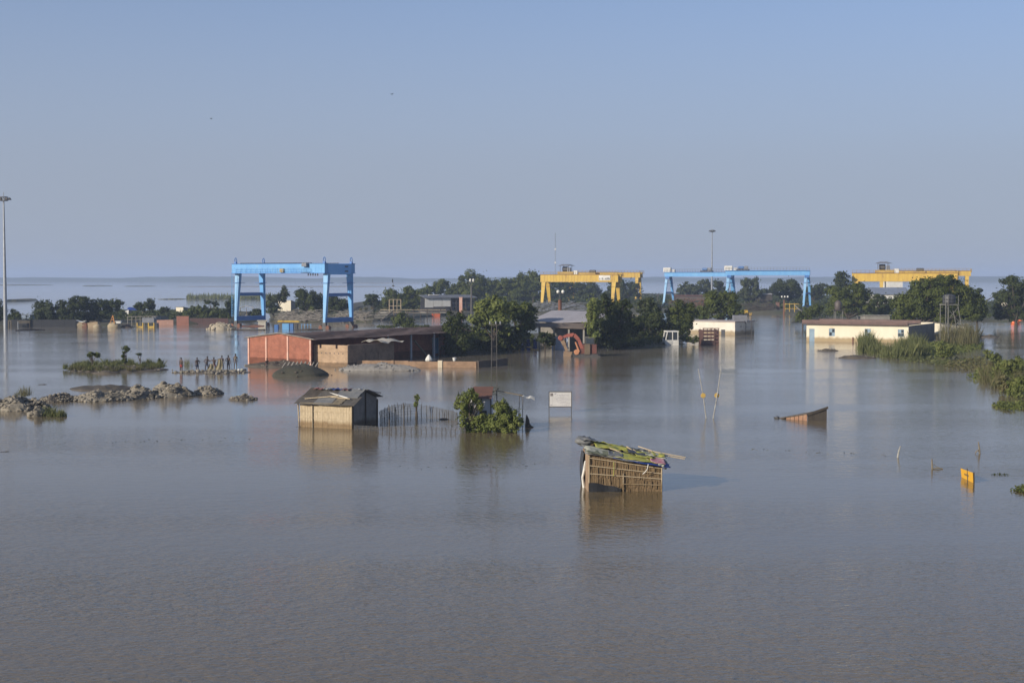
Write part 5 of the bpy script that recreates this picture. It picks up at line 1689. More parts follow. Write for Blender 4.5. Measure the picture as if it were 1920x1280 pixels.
o = MB().rock((1.0, 0.6, 0.0), 1.1, 5, 0.7).rock((0.3, 0.4, 0.0), 0.6, 8, 0.7).rock((1.9, 0.6, 0.0), 0.5, 12, 0.6).build('earth_heap', mat('brown_heap', (0.16, 0.11, 0.075), (0.11, 0.08, 0.055), 2), None, P)
tag(o, 'brown earth heap at the waterline right of the large mixer drum', 'heap')
P = G(256, 613.5)
hf = thing('hopper_frame', 'yellow steel hopper frames with grey machinery on the left bank', 'machine', P)
for x in (0.0, 1.15, 2.3, 3.4):
    MB().box(x, x + 0.2, 0, 0.25, -0.3, 0.9).build('upright', YELLOW, hf)
for x in (0.0, 2.3):
    MB().box(x + 0.21, x + 1.14, 0.02, 0.22, -0.05, 0.22).build('sill', YELLOW, hf)
MB().box(1.0, 3.4, 0.5, 1.8, 0.9, 1.9).build('machine_body', GREYMETAL, hf)
MB().box(3.62, 4.2, 0.1, 1.4, -0.3, 0.85).build('counterweight', TARP_BLACK, hf)
for k in range(7):
    x = -2.2 + k * 0.85
    MB().beam((x, 1.5, -0.3), (x, 1.5, 2.2 + 0.1 * math.sin(k * 3)), 0.1, 0.1).build('rack_post', GREYPOLE, hf)
MB().beam((-2.3, 1.5, 2.1), (3.9, 1.5, 2.2), 0.09, 0.1).beam((-2.3, 1.5, 1.5), (2.9, 1.5, 1.6), 0.08, 0.08).build('rack_rail', GREYPOLE, hf)

# pontoon with the blue plant
P = G(440, 619)
pt_ = thing('pontoon', 'low rusty pontoon with torn sheets beside the tall blue gantry foot', 'pontoon', P, 0.02)
MB().hexa([(0, 0, -0.2), (5.4, 0, -0.2), (5.4, 2.0, -0.2), (0, 2.0, -0.2)], [(-0.2, -0.1, 0.12), (5.6, -0.1, 0.12), (5.6, 2.1, 0.12), (-0.2, 2.1, 0.12)]).build('deck', WOODDARK, pt_)
def sh1(u, v):
    return (0.9 + 3.2 * u, 0.1 + 1.2 * v, 0.16 + 0.35 * math.sin(math.pi * u) * v + 0.04 * math.sin(13 * u))
MB().sheet(sh1, 10, 4, 0.03).build('sheet', CONC, pt_)
def sh2(u, v):
    return (1.2 + 4.2 * u, 0.9 + 1.2 * v, 0.55 + 0.35 * v + 0.08 * math.sin(8 * u + 3 * v))
MB().sheet(sh2, 10, 4, 0.04).build('rusty_sheet', RUST, pt_)
P = G(484, 615.5)
o = MB().box(0, 1.5, 0, 1.5, -0.3, 1.45).box(-0.2, 1.9, -0.2, 1.7, 1.455, 1.6).build('pump_cabin', mat('beige_cabin', (0.46, 0.43, 0.36), (0.38, 0.35, 0.29), 1), None, P)
tag(o, 'small beige cabin in the water left of the blue machine', 'cabin')
P = G(514, 617.5)
gm_ = thing('blue_machine', 'drowned blue machine under a yellow canopy below the tall gantry', 'machine', P)
for k, (x, w, m) in enumerate(((0.0, 0.7, BLUE_DEEP), (1.55, 1.3, BLUE), (3.0, 0.7, BLUE_DEEP), (4.0, 0.5, STEEL))):
    MB().box(x, x + w, 0.1, 1.4, -0.3, 1.15 - 0.25 * (k == 0)).build('housing', m, gm_)
MB().hexa([(0.6, -0.2, 1.45), (5.0, -0.2, 1.4), (5.0, 1.9, 1.4), (0.6, 1.9, 1.45)], [(0.8, 0.1, 1.75), (4.7, 0.1, 1.65), (4.7, 1.6, 1.65), (0.8, 1.6, 1.75)]).build('canopy', YELLOW, gm_)
for x in (5.3, 5.9, 6.5, 7.1):
    MB().tube((x, 0.3, -0.4), (x, 0.3, 1.1), 0.05, 0.05, 5).build('guard_post', BLUE, gm_)
MB().beam((5.2, 0.3, 1.0), (7.2, 0.3, 0.9), 0.06, 0.06).build('guard_rail', BLUE, gm_)
a, b = G(552, 618.8), G(606, 618.5)
o = MB().path([(0, 0, 0.0), ((b - a).x * 0.5, 0, 0.1), (b.x - a.x, b.y - a.y, 0.02)], [0.12, 0.22, 0.1], 7).build('floating_log', WOODDARK, None, a)
tag(o, 'dark log floating between the blue machine and the gantry right foot', 'log')

# ================================================================== VEHICLES
# ---- red excavator
t = T(668)
s = S(t)
P = G(1095, 668)
ex = thing('excavator', 'rusty red excavator with raised arm standing in the flood', 'excavator', P)
def E(px, py):                       # a point of its side, in its own frame
    return Vector((X(px, t) - P.x, 0.0, Z(py, t)))
REDP = mat('faded_red_paint', (0.34, 0.095, 0.065), (0.26, 0.08, 0.055), 1.5, 0.7, c3=(0.22, 0.12, 0.08))
TAN = mat('muddy_steel', (0.30, 0.20, 0.12), (0.22, 0.15, 0.095), 1.5, 0.85)
pts = [E(1091, 653), E(1085, 637), E(1076, 627), E(1063, 629), E(1052, 633.5)]
bm = MB()
ws = [0.36, 0.42, 0.48, 0.38, 0.28]
for (a, b), (w0, w1) in zip(zip(pts, pts[1:]), zip(ws, ws[1:])):
    bm.beam(a, b, 0.42, (w0 + w1) / 2)
bo = bm.build('boom', REDP, ex)
MB().lathe(E(1051, 633.5) - Vector((0, 0.32, 0)), [(0.26, 0), (0.33, 0.05), (0.33, 0.6), (0.26, 0.65)], 12, 'y').build('boom_pin', REDP, bo)
MB().tube(E(1079, 641) + Vector((0, -0.3, 0)), E(1086, 659) + Vector((0, -0.3, 0)), 0.09, 0.12, 8).tube(E(1079, 641) + Vector((0, 0.3, 0)), E(1086, 659) + Vector((0, 0.3, 0)), 0.09, 0.12, 8).build('hydraulic_ram', mat('orange_ram', (0.52, 0.24, 0.12), (0.45, 0.2, 0.1), 2), bo)
st = MB().beam(E(1052, 634), E(1058, 646), 0.36, 0.5).beam(E(1058, 646), E(1063, 658), 0.34, 0.36).build('stick', TAN, ex)
MB().tube(E(1060, 632) + Vector((0, 0.05, 0)), E(1061, 651) + Vector((0, 0.05, 0)), 0.07, 0.1, 7).build('stick_ram', STEEL, st)
b0, b1 = E(1056, 661), E(1073, 669)
MB().hexa([(b0.x, -0.5, b1.z), (b1.x - 0.3, -0.5, b1.z - 0.1), (b1.x - 0.3, 0.5, b1.z - 0.1), (b0.x, 0.5, b1.z)], [(b0.x + 0.1, -0.5, b0.z + 0.2), (b1.x, -0.5, b0.z + 0.1), (b1.x, 0.5, b0.z + 0.1), (b0.x + 0.1, 0.5, b0.z + 0.2)]).build('bucket', TAN, ex)
MB().box(-0.9, 1.6, -0.2, 2.3, 0.35, 1.55).build('engine_house', mat('dark_red_body', (0.16, 0.06, 0.045), (0.12, 0.05, 0.04), 1.5), ex)
cb = MB().box(0.15, 1.3, -0.25, 0.95, 1.56, 2.35).build('cab', STEEL, ex)
MB().box(0.25, 1.2, -0.29, -0.255, 1.65, 2.25).build('cab_window', GLASS, cb)
MB().box(0.05, 0.75, -0.42, -0.3, 0.25, 1.6).build('counterweight_plate', mat('dark_muddy_steel', (0.17, 0.125, 0.08), (0.12, 0.09, 0.06), 1.5), ex)
MB().lathe(E(1081, 660) + Vector((0, -0.4, 0)), [(0.28, 0), (0.34, 0.05), (0.34, 0.5), (0.28, 0.55)], 12, 'y').build('swing_motor', mat('orange_ram', (0.52, 0.24, 0.12)), ex)
for y in (-0.3, 1.7):
    tr = MB()
    tr.hexa([(-1.2, y, -0.4), (1.8, y, -0.4), (1.8, y + 0.6, -0.4), (-1.2, y + 0.6, -0.4)], [(-1.5, y, 0.1), (2.1, y, 0.1), (2.1, y + 0.6, 0.1), (-1.5, y + 0.6, 0.1)])
    tr.box(-1.2, 1.8, y, y + 0.6, 0.1, 0.32)
    tr.build('track', STEEL, ex)

# ---- two drowned trucks
P = G(1247, 647)
tw = thing('truck', 'white truck cab drowned to its doors below dark trees', 'truck', P, 0.12)
s = S(T(647))
w = 26 * s
MB().hexa([(0.15, 0, -0.3), (w, 0, -0.3), (w, 2.0, -0.3), (0.15, 2.0, -0.3)], [(0.0, 0, 0.75), (w, 0, 0.75), (w, 2.0, 0.75), (0.0, 2.0, 0.75)]).build('cab_lower', WHITE, tw)
for x0, y0 in ((0.35, 0.03), (0.35, 1.9), (w * 0.55, 0.03), (w * 0.55, 1.9), (w - 0.12, 0.03), (w - 0.12, 1.9)):
    MB().beam((x0 - (0.25 if x0 < 0.5 else 0), y0, 0.75), (x0, y0, 1.95), 0.12, 0.12).build('pillar', WHITE, tw)
MB().box(0.25, w, -0.02, 2.02, 1.951, 2.12).build('cab_roof', WHITE, tw)
MB().hexa([(0.16, 0.12, 0.76), (0.20, 0.12, 0.76), (0.20, 1.85, 0.76), (0.16, 1.85, 0.76)], [(0.38, 0.12, 1.94), (0.42, 0.12, 1.94), (0.42, 1.85, 1.94), (0.38, 1.85, 1.94)]).build('windscreen', GLASS, tw)
MB().box(0.5, w * 0.5, 0.03, 0.06, 0.76, 1.9).box(w * 0.62, w - 0.2, 0.03, 0.06, 0.76, 1.9).build('side_window', GLASS, tw)
MB().box(-0.10, -0.02, 0.1, 1.9, 0.0, 0.35).build('bumper', STEEL, tw)
MB().box(w * 0.25, w * 0.55, -0.03, -0.004, 0.1, 0.65).build('door_panel', mat('off_white', (0.5, 0.5, 0.48), (0.42, 0.42, 0.4), 1), tw)
P = G(1318, 647.5)
tb2 = thing('truck', 'brown slat-sided truck sunk in the water before the mouldy white wall', 'truck', P, 0.05)
w = 30 * S(T(647))
BROWN = mat('brown_truck_paint', (0.13, 0.065, 0.05), (0.09, 0.05, 0.042), 1.2, 0.7)
MB().box(0, w, 0.06, 3.5, -0.3, 0.35).build('bed', BROWN, tb2)
for k in range(4):
    z = 0.42 + k * 0.52
    MB().box(0.02, w - 0.02, 0, 0.07, z, z + 0.34).build('slat', BROWN, tb2)
for k in range(5):
    x = (w - 0.1) * k / 4
    MB().box(x, x + 0.1, -0.06, -0.005, -0.3, 2.45).build('stake', BROWN, tb2)
MB().box(0.0, 0.08, 0.08, 3.5, 0.36, 2.3).box(w - 0.08, w, 0.08, 3.5, 0.36, 2.3).build('side_panel', BROWN, tb2)
MB().box(-0.05, w + 0.05, -0.07, 0.1, 2.455, 2.58).build('top_rail', RUST, tb2)
# orange inflated boat pair on the right edge
for px, k, lab in ((1903, 1.0, 'larger orange float moored under the right-hand tree'), (1912, 0.65, 'smaller orange float behind the larger one under the right-hand tree')):
    P = G(px, 607 if k == 1 else 604)
    o = MB().lathe((-0.9 * k, 0, 0.3 * k), [(0.15 * k, 0), (0.5 * k, 0.25 * k), (0.62 * k, 0.8 * k), (0.5 * k, 1.5 * k), (0.2 * k, 1.9 * k)], 12, 'x').tube((0.9 * k, 0, 0.4 * k), (1.2 * k, 0, 0.9 * k), 0.06 * k, 0.05 * k, 6).build('float', mat('orange_float', (0.75, 0.17, 0.05), (0.65, 0.14, 0.05), 2, 0.5), None, P, smooth=True)
    tag(o, lab, 'float', 'orange floats')

# ================================================================== THINGS STANDING IN THE NEAR WATER
# ---- kiosk inside the bushes, rail pole, awning
P = G(880, 806)
s = S(T(806))
ki = thing('kiosk', 'small whitewashed kiosk with rusty sheet roof swallowed by green bushes', 'kiosk', P, -0.05)
w = 42 * s
MB().box(0.0, w, 0, 1.4, -0.5, 2.05).build('wall', mat('whitewash', (0.74, 0.74, 0.74), (0.64, 0.64, 0.66), 1.5), ki)
MB().hexa([(0.05, -0.35, 2.12), (w + 0.02, -0.35, 2.10), (w + 0.02, 1.5, 2.72), (0.15, 1.5, 2.72)], [(0.05, -0.35, 2.16), (w + 0.02, -0.35, 2.14), (w + 0.02, 1.5, 2.76), (0.15, 1.5, 2.76)]).build('roof', mat('rust_red_sheet', (0.16, 0.075, 0.05), (0.12, 0.06, 0.045), 2.5, 0.85), ki)
for x in (0.2, w * 0.55, w - 0.05):
    MB().beam((x, -0.05, -0.4), (x, -0.05, 2.08), 0.06, 0.06).build('post', WOODDARK, ki)
MB().box(w * 0.45, w * 0.78, -0.02, -0.003, 0.3, 1.3).build('shutter', TARP_BLACK, ki)
P = G(926.5, 800)
s = S(T(800))
rp = thing('rail_pole', 'tall ladder-like steel pole rising from the bushes to the dark grove', 'pole', P)
h = Z(604, T(800))
for x in (-0.19, 0.19):
    MB().beam((x, 0, -0.5), (x * 0.85, 0, h), 0.06, 0.09).build('upright', STEEL, rp)
for k in range(15):
    z = 0.35 + k * 0.46
    MB().tube((-0.19, 0, z), (0.19, 0, z), 0.022, 0.022, 5).build('rung', STEEL, rp)
MB().beam((-0.34, 0, h - 0.15), (0.5, 0, h - 0.15), 0.06, 0.05).build('cross_arm', STEEL, rp)
for x in (-0.28, 0.12, 0.42):
    MB().lathe((x, 0, h - 0.12), [(0.04, 0), (0.06, 0.06), (0.035, 0.1), (0.055, 0.14), (0.02, 0.2)], 8).build('insulator', GALV, rp)
P = G(928, 800)
ag = thing('awning', 'wind-torn plank awning on thin posts right of the bushes', 'awning', P)
z0, z1 = Z(731, T(800)), Z(741, T(800))
x1 = 52 * s
MB().beam((0, 0, z0), (x1, 0, z1), 0.3, 0.06).build('plank', BAMBOO_OLD, ag)
def torn(u, v):
    return (x1 - 0.05 + 0.85 * u, -0.35 + 0.7 * v, z1 - 0.02 + 0.12 * math.sin(5 * v) * u - 0.22 * u * (1 - v) + 0.05 * math.sin(11 * u))
MB().sheet(torn, 6, 6, 0.02).build('torn_sheet', mat('pale_torn_sheet', (0.50, 0.49, 0.45), (0.38, 0.38, 0.36), 3), ag)
MB().rock((x1 - 0.08, 0, z1), 0.14, 3).build('lashing', WOODDARK, ag)
for x in (x1 - 0.22, x1 + 0.02):
    MB().tube((x - 0.05, 0, -0.4), (x, 0, z1), 0.028, 0.025, 6).build('post', STEEL, ag)
MB().beam((-0.15, 0.1, z0 - 0.15), (0.25, 0.1, z0 + 0.12), 0.1, 0.08).build('bracket', BAMBOO_OLD, ag)
P = G(989, 801)
o = MB().path([(0, 0, -0.3), (0.0, 0, 0.45), (-0.06, 0, 0.85)], [0.2, 0.14, 0.03], 7).rock((0.1, 0, 0.0), 0.26, 3, 1.2).rock((0.32, 0, 0.0), 0.12, 6).build('tree_stump', WOODDARK, None, P)
tag(o, 'dark broken stump in the water below the torn awning', 'stump')

# ---- notice board
P = G(1029.5, 772.5)
t = T(772.5)
w = 42 * S(t)
nb_ = thing('notice_board', 'white notice board with small print on two dark posts in the water', 'sign', P)
for x in (0.0, w):
    MB().beam((x, 0, -0.6), (x, 0, Z(733.5, t)), 0.05, 0.05).build('post', STEEL, nb_)
zb, zt = Z(762.5, t), Z(733.5, t)
for z in (zb, zt - 0.02):
    MB().beam((0.03, 0, z), (w - 0.03, 0, z), 0.05, 0.06).build('frame_rail', STEEL, nb_)
bd = MB().box(0.03, w - 0.03, -0.012, 0.012, zb + 0.035, zt - 0.055).build('board', mat('white_board', (0.60, 0.585, 0.56), (0.50, 0.485, 0.46), 2.5, 0.7), nb_)
bh = zt - zb - 0.09
INK = mat('faded_ink', (0.16, 0.15, 0.20), (0.22, 0.20, 0.27), 5, 0.8)
lg = MB().box(0.09, 0.30, -0.018, -0.0125, zb + 0.035 + bh * 0.73, zb + 0.035 + bh * 0.93).build('emblem', mat('emblem_ink', (0.08, 0.08, 0.10), (0.25, 0.22, 0.2), 14, 0.8), bd)
rd = random.Random(5)
rows = [(0.40, 1.0, 0.90, 0.05, 0.09), (0.60, 1.45, 0.78, 0.03, 0.05)] + [(0.52, 1.58, f, 0.018, 0.03) for f in (0.62, 0.52, 0.42, 0.32, 0.22)] + [(0.95, 1.5, 0.08, 0.018, 0.03), (0.09, 0.35, 0.10, 0.03, 0.035)]
tx = MB()
for (x0, x1_, f, hgt, gap) in rows:
    x = x0
    while x < x1_:
        ww = rd.uniform(0.05, 0.17)
        if rd.random() < 0.85:
            zc = zb + 0.035 + bh * f
            tx.box(x, min(x + ww, w - 0.08), -0.0165, -0.0125, zc - hgt / 2, zc + hgt / 2)
        x += ww + gap
tx.build('printed_line', INK, bd)['kind'] = 'stuff'

# ---- two leaning poles with yellow discs
DISC = mat('yellow_disc', (0.52, 0.34, 0.07), (0.42, 0.28, 0.07), 5, 0.7)
WPOLE = mat('whitewashed_bamboo', (0.46, 0.45, 0.40), (0.20, 0.185, 0.155), 2.6, 0.8, stretch=(1, 1, 3))
for xb, xm, xt, dx, front, lab in ((1324, 1318, 1308.5, 1318, True, 'left leaning bamboo pole with a yellow disc, topmost end tilting left'), (1337, 1344.5, 1351, 1344, False, 'right leaning bamboo pole with a yellow disc, topmost end tilting right')):
    P = G(xb, 784)
    t = T(784)
    r = thing('marker_pole', lab, 'pole', P, 0, 'leaning marker poles')
    e = lambda px, py: Vector((X(px, t) - P.x, 0, Z(py, t)))
    MB().path([(0, 0, -0.6), e(xb, 784), e((xb + xm) / 2, 762), e(xm, 740), e((xm + xt) / 2, 715), e(xt, 691)], [0.038, 0.038, 0.036, 0.034, 0.03, 0.022], 7).build('pole', WPOLE, r)
    c = e(dx, 741)
    MB().lathe((c.x, -0.075 if front else 0.05, c.z), [(0.165, 0), (0.18, 0.01), (0.18, 0.02), (0.165, 0.03)], 18, 'y').build('disc', DISC, r)

# ---- stakes and the yellow sign on the right
for pts, lab, m in (([(1683, 857.5), (1685, 846), (1688, 836)], 'pale slanting stake alone in the water on the right', WPOLE), ([(1837, 850), (1836, 840), (1834, 828)], 'tapered stub post with a twig, farthest right stake', BAMBOO_OLD), ([(1748, 879), (1747.5, 869), (1747, 860)], 'short brown stake trailing a string towards the yellow sign', BAMBOO_OLD)):
    P = G(*pts[0])
    t = T(pts[0][1])
    q = [Vector((X(a, t) - P.x, 0, Z(b, t))) for a, b in pts]
    mb = MB().path([(0, 0, -0.4)] + q, [0.05, 0.05, 0.045, 0.03], 7)
    if 'twig' in lab:
        mb.path([(0, 0, 0.02), (-0.12, -0.05, 0.22), (-0.28, -0.05, 0.03)], 0.03, 5)
    if 'string' in lab:
        mb.path([(q[1].x, 0, q[1].z), (0.25, 0, 0.12), (0.45, -0.02, 0.03)], 0.014, 4).path([(0.05, 0, 0.03), (0.3, 0, 0.05), (0.55, 0, 0.02)], 0.03, 5)
    o = mb.build('stake', m, None, P)
    tag(o, lab, 'stake', 'stakes in the near water')
P = G(1803, 894)
t = T(894)
ys = thing('yellow_sign', 'tilted yellow sign panel half sunk in the water on the right', 'sign', P)
e = lambda px, py, y: (X(px, t) - P.x, y, Z(py, t))
q1 = G(1825, 905) - P
yv = [(0, 0, -0.05), (q1.x, q1.y, -0.1), (q1.x - 0.03, q1.y, 0.50), (-0.05, 0.02, 0.44)]
yb = [(a[0] + 0.03, a[1] + 0.05, a[2]) for a in yv]
pn = MB().poly(yv + yb, [(0, 1, 2, 3), (7, 6, 5, 4), (0, 4, 5, 1), (1, 5, 6, 2), (2, 6, 7, 3), (3, 7, 4, 0)]).build('panel', mat('yellow_sign_paint', (0.78, 0.42, 0.03), (0.70, 0.37, 0.03), 3, 0.55), ys)
V = [Vector(a) for a in yv]
def onp(u, v, off=-0.012):
    p = V[0].lerp(V[1], u).lerp(V[3].lerp(V[2], u), v)
    return p + Vector((-0.004, off, 0))
mk = MB()
for (u0, u1, v0, v1) in ((0.28, 0.36, 0.48, 0.66), (0.38, 0.46, 0.48, 0.66), (0.48, 0.55, 0.48, 0.66), (0.57, 0.64, 0.49, 0.66)):
    a = [onp(u0, v0), onp(u1, v0), onp(u1, v1), onp(u0, v1)]
    mk.poly(a + [p + Vector((0, 0.008, 0)) for p in a], [(0, 1, 2, 3), (7, 6, 5, 4), (0, 4, 5, 1), (1, 5, 6, 2), (2, 6, 7, 3), (3, 7, 4, 0)])
mk.build('lettering', mat('brown_lettering', (0.22, 0.13, 0.04), (0.28, 0.17, 0.05), 5), pn)['kind'] = 'stuff'
MB().beam(V[1] + Vector((0.05, 0.03, -0.1)), V[2] + Vector((0.06, 0.03, 0.02)), 0.05, 0.06).build('side_post', WOODDARK, ys)
MB().beam(V[0].lerp(V[1], 0.6) + Vector((0, 0.09, -0.2)), V[3].lerp(V[2], 0.6) + Vector((0, 0.09, 0.12)), 0.04, 0.05).build('rear_post', STEEL, ys)

# ================================================================== MOUNDS, RUBBLE AND ISLETS
STONE = mat('pale_rubble', (0.30, 0.265, 0.205), (0.165, 0.145, 0.112), 0.9, 0.95, 0.6, 6, c3=(0.08, 0.072, 0.055), hi=0.58)
MUD = mat('wet_mud', (0.105, 0.085, 0.062), (0.065, 0.055, 0.042), 1.2, 0.8, 0.5, 5)
GRAVEL = mat('grey_gravel', (0.30, 0.28, 0.25), (0.21, 0.195, 0.175), 3.0, 0.95, 0.7, 14)
PW = 2.6
def mound_mesh(name, w, d, h, m, seed, n=40, rough=0.45, ridge=0.0):
    mb = MB()
    vs, fs = [], []
    nr = 9
    vs.append((0, 0, h * (1 + 0.2 * noise.noise(Vector((seed, 0, 0))))))
    for j in range(1, nr + 1):
        r = j / nr
        for k in range(n):
            a = 2 * math.pi * k / n
            edge = 1 + 0.16 * noise.noise(Vector((math.cos(a) * 1.6 + seed, math.sin(a) * 1.6, seed)))
            x, y = math.cos(a) * r * edge * w / 2, math.sin(a) * r * edge * d / 2
            z = h * (1 - r ** PW) * (1 + rough * fbm(x, y, 0.8, seed)) + 0.12 * h * rough * fbm(x, y, 3.0, seed + 3)
            if j == nr:
                z = -0.35
            vs.append((x, y, z))
    for k in range(n):
        fs.append((0, 1 + k, 1 + (k + 1) % n))
    for j in range(nr - 1):
        for k in range(n):
            a, b = 1 + j * n + k, 1 + j * n + (k + 1) % n
            fs.append((a, a + n, b + n, b))
    mb.poly(vs, fs)
    return mb.mesh(name, m)

def mound(name, label, px0, px1, row, h_px, depth, m, seed, stones=0, cat='mound', smax=0.3, group=None, rough=0.9, sm=None):
    P = G((px0 + px1) / 2, row)
    s = S(T(row))
    w = (px1 - px0) * s
    P.y += depth / 2
    h = h_px * s
    r = thing(name, label, cat, P, 0, group)
    obj('mound', mound_mesh('mound', w, depth, h, m, seed, rough=rough), r)
    if stones:
        mb = MB()
        rd = random.Random(seed)
        for k in range(stones):
            a = rd.uniform(0, 6.28)
            q = math.sqrt(rd.random()) * 1.02
            x, y = math.cos(a) * q * w / 2, math.sin(a) * q * depth / 2
            mb.rock((x, y, h * (1 - min(q, 1.0) ** PW) * (1 + rough * fbm(x, y, 0.8, seed)) + 0.02), rd.uniform(0.25, 1.0) ** 2.6 * smax * 1.05, seed * 100 + k, 0.75)
        mb.build('stones', sm or STONE, r)['kind'] = 'stuff'
    return r

mound('rubble_bank', 'pale stone rubble bank cut by the left edge, nearest the grass tuft', -40, 74, 771, 18, 4.5, STONE, 3, 620, 'rubble', 0.22, 'rubble banks')
mound('rubble_bank', 'short dark rubble bank joining the left edge bank to the long one', 60, 132, 754, 10, 3.4, MUD, 5, 260, 'rubble', 0.20, 'rubble banks')
mound('rubble_bank', 'flat pale rubble bank, left half of the long stone spit', 118, 236, 753, 11, 4.4, STONE, 8, 420, 'rubble', 0.22, 'rubble banks')
mound('rubble_bank', 'humped pale rubble bank, middle of the long stone spit', 190, 286, 749, 14, 3.6, STONE, 11, 360, 'rubble', 0.24, 'rubble banks')
mound('rubble_bank', 'highest pale rubble hump at the far end of the long stone spit', 262, 356, 745, 16, 3.6, STONE, 14, 340, 'rubble', 0.26, 'rubble banks')
mound('rubble_bank', 'dark flat mud bar lying behind the long stone spit', 112, 245, 733, 6, 5.0, MUD, 16, 0, 'mud bar', 0.2)
mound('rubble_bank', 'lone pale rubble heap just past the tip of the long stone spit', 358, 412, 741, 10, 2.4, STONE, 18, 170, 'rubble', 0.22, 'rubble banks')
mound('rubble_bank', 'smallest low rubble heap, farthest from the left edge', 424, 479, 750.5, 5, 1.8, MUD, 21, 120, 'rubble', 0.17, 'rubble banks')
mound('rubble_bank', 'rounded stone heap before the grass tuft near the left edge', 46, 80, 781, 14, 1.2, STONE, 24, 40, 'rubble', 0.2, 'rubble banks')
mound('mud_mound', 'dark mud mound topped with old timber ribs before the brick workshop', 498, 616, 706.5, 20, 4.5, mat('dark_mud', (0.038, 0.037, 0.026), (0.055, 0.052, 0.034), 1.5, 0.9, 0.6, 6), 27, 40, 'mound', 0.16, None, 0.12, MUD)
P = G(560, 703)
s = S(T(703))
rb = thing('timber_ribs', 'row of short grey timber ribs sticking out of the dark mud mound', 'timber', Vector((P.x, P.y + 0.55, 0.80)))
for k in range(9):
    x = -1.7 + k * 0.42
    MB().beam((x, -0.4, -0.05), (x + 0.22, 0.35, 0.55 - 0.03 * abs(k - 4)), 0.13, 0.10).build('rib', GREYPOLE, rb)
mound('mud_mound', 'low mud spit where one person sits by the brick gable', 452, 583, 688, 7, 4.0, MUD, 30, 20, 'mound', 0.2)
mound('gravel_mound', 'long low heap of grey gravel before the compound wall', 620, 792, 695.5, 11.5, 3.6, GRAVEL, 33, 260, 'gravel heap', 0.13, None, 0.25, GRAVEL)
mound('islet', 'grassy islet with two small trees on the left', 108, 312, 697, 6, 6.0, MUD, 36, 40, 'islet', 0.2)
mound('islet', 'thin mud edge below the grassy islet with its two small trees', 168, 222, 700.5, 4, 1.4, MUD, 38, 15, 'mud bar', 0.15)
mound('sandbag_heap', 'pale heap of sandbags against the tall blue gantry left foot', 384, 438, 618, 11, 4.0, mat('pale_sacks', (0.42, 0.36, 0.26), (0.33, 0.28, 0.2), 1.5), 41, 150, 'sandbags', 0.42, None, 0.3, mat('pale_sacks', (0.42, 0.36, 0.26)))
mound('mud_bar', 'thin debris bar floating before the white house reeds', 1572, 1650, 672, 4, 2.0, MUD, 44, 30, 'debris', 0.2)
mound('mud_bar', 'short debris line floating below the white house windows', 1535, 1575, 658, 3, 1.0, MUD, 46, 16, 'debris', 0.25)
mound('mud_bar', 'long dark mud bar in the channel under the right-hand tree', 1836, 1878, 632, 3.0, 2.0, MUD, 48, 10, 'mud bar', 0.2)
mound('mud_bar', 'small dark weed bar in the flooded lane left of the rust-red post', 1446, 1466, 594, 2, 1.5, MUD, 49, 8, 'debris', 0.2)
for px, row, w, lab in ((79, 721, 14, 'small dark drifting clump above the rubble spit'), (163, 657, 4, 'tiny dark speck of debris on the open water left of the islet trees'), (8, 847, 14, 'small drifting twig cluster at the left edge'), (832, 786, 18, 'dark upturned basin drifting inside the net fence'), (560, 800, 10, 'drifting sticks at the bamboo hut left corner'), (351, 755, 9, 'dark bit of wood floating below the rubble spit')):
    P = G(px, row)
    s = S(T(row))
    mb = MB()
    for k in range(5):
        mb.rock(((k - 2) * w * s * 0.2, 0.05 * k, 0.0), w * s * 0.16 * (1.2 if k == 3 else 0.8), k + px, 0.5)
    if 'basin' in lab:
        mb = MB().lathe((0, 0, -0.02), [(0.34, 0), (0.33, 0.05), (0.22, 0.10), (0.05, 0.12)], 14)
    o = mb.build('driftwood' if 'basin' not in lab else 'basin', WOODDARK, None, P)
    tag(o, lab, 'debris' if 'basin' not in lab else 'basin')

# ================================================================== PEOPLE
SKIN_DARK = mat('brown_skin', (0.075, 0.042, 0.028), (0.06, 0.035, 0.024), 4, 0.6)
HAIR = mat('black_hair', (0.012, 0.011, 0.010), (0.02, 0.018, 0.016), 6, 0.7)
CLOTH = {'red': mat('red_cloth', (0.30, 0.045, 0.04), (0.24, 0.04, 0.035), 4), 'navy': mat('navy_cloth', (0.03, 0.04, 0.08), (0.04, 0.05, 0.09), 4), 'grey': mat('grey_cloth', (0.12, 0.12, 0.13), (0.09, 0.09, 0.10), 4), 'maroon': mat('maroon_cloth', (0.16, 0.05, 0.06), (0.13, 0.04, 0.05), 4), 'khaki': mat('khaki_cloth', (0.18, 0.16, 0.11), (0.15, 0.13, 0.09), 4)}

def skinned(name, verts, edges, radii, m, parent, root=0):
    me = bpy.data.meshes.new(name)
    me.from_pydata([tuple(v) for v in verts], edges, [])
    me.materials.append(m)
    o = obj(name, me, parent)
    md = o.modifiers.new('skin', 'SKIN')
    sv = me.skin_vertices[0].data
    for i, r in enumerate(radii):
        sv[i].radius = (r * 1.15, r * 1.0) if not isinstance(r, tuple) else (r[0] * 1.15, r[1] * 1.15)
        sv[i].use_root = (i == root)
    md.use_smooth_shade = True
    sb = o.modifiers.new('subdivision', 'SUBSURF')
    sb.levels = 1
    sb.render_levels = 1
    return o

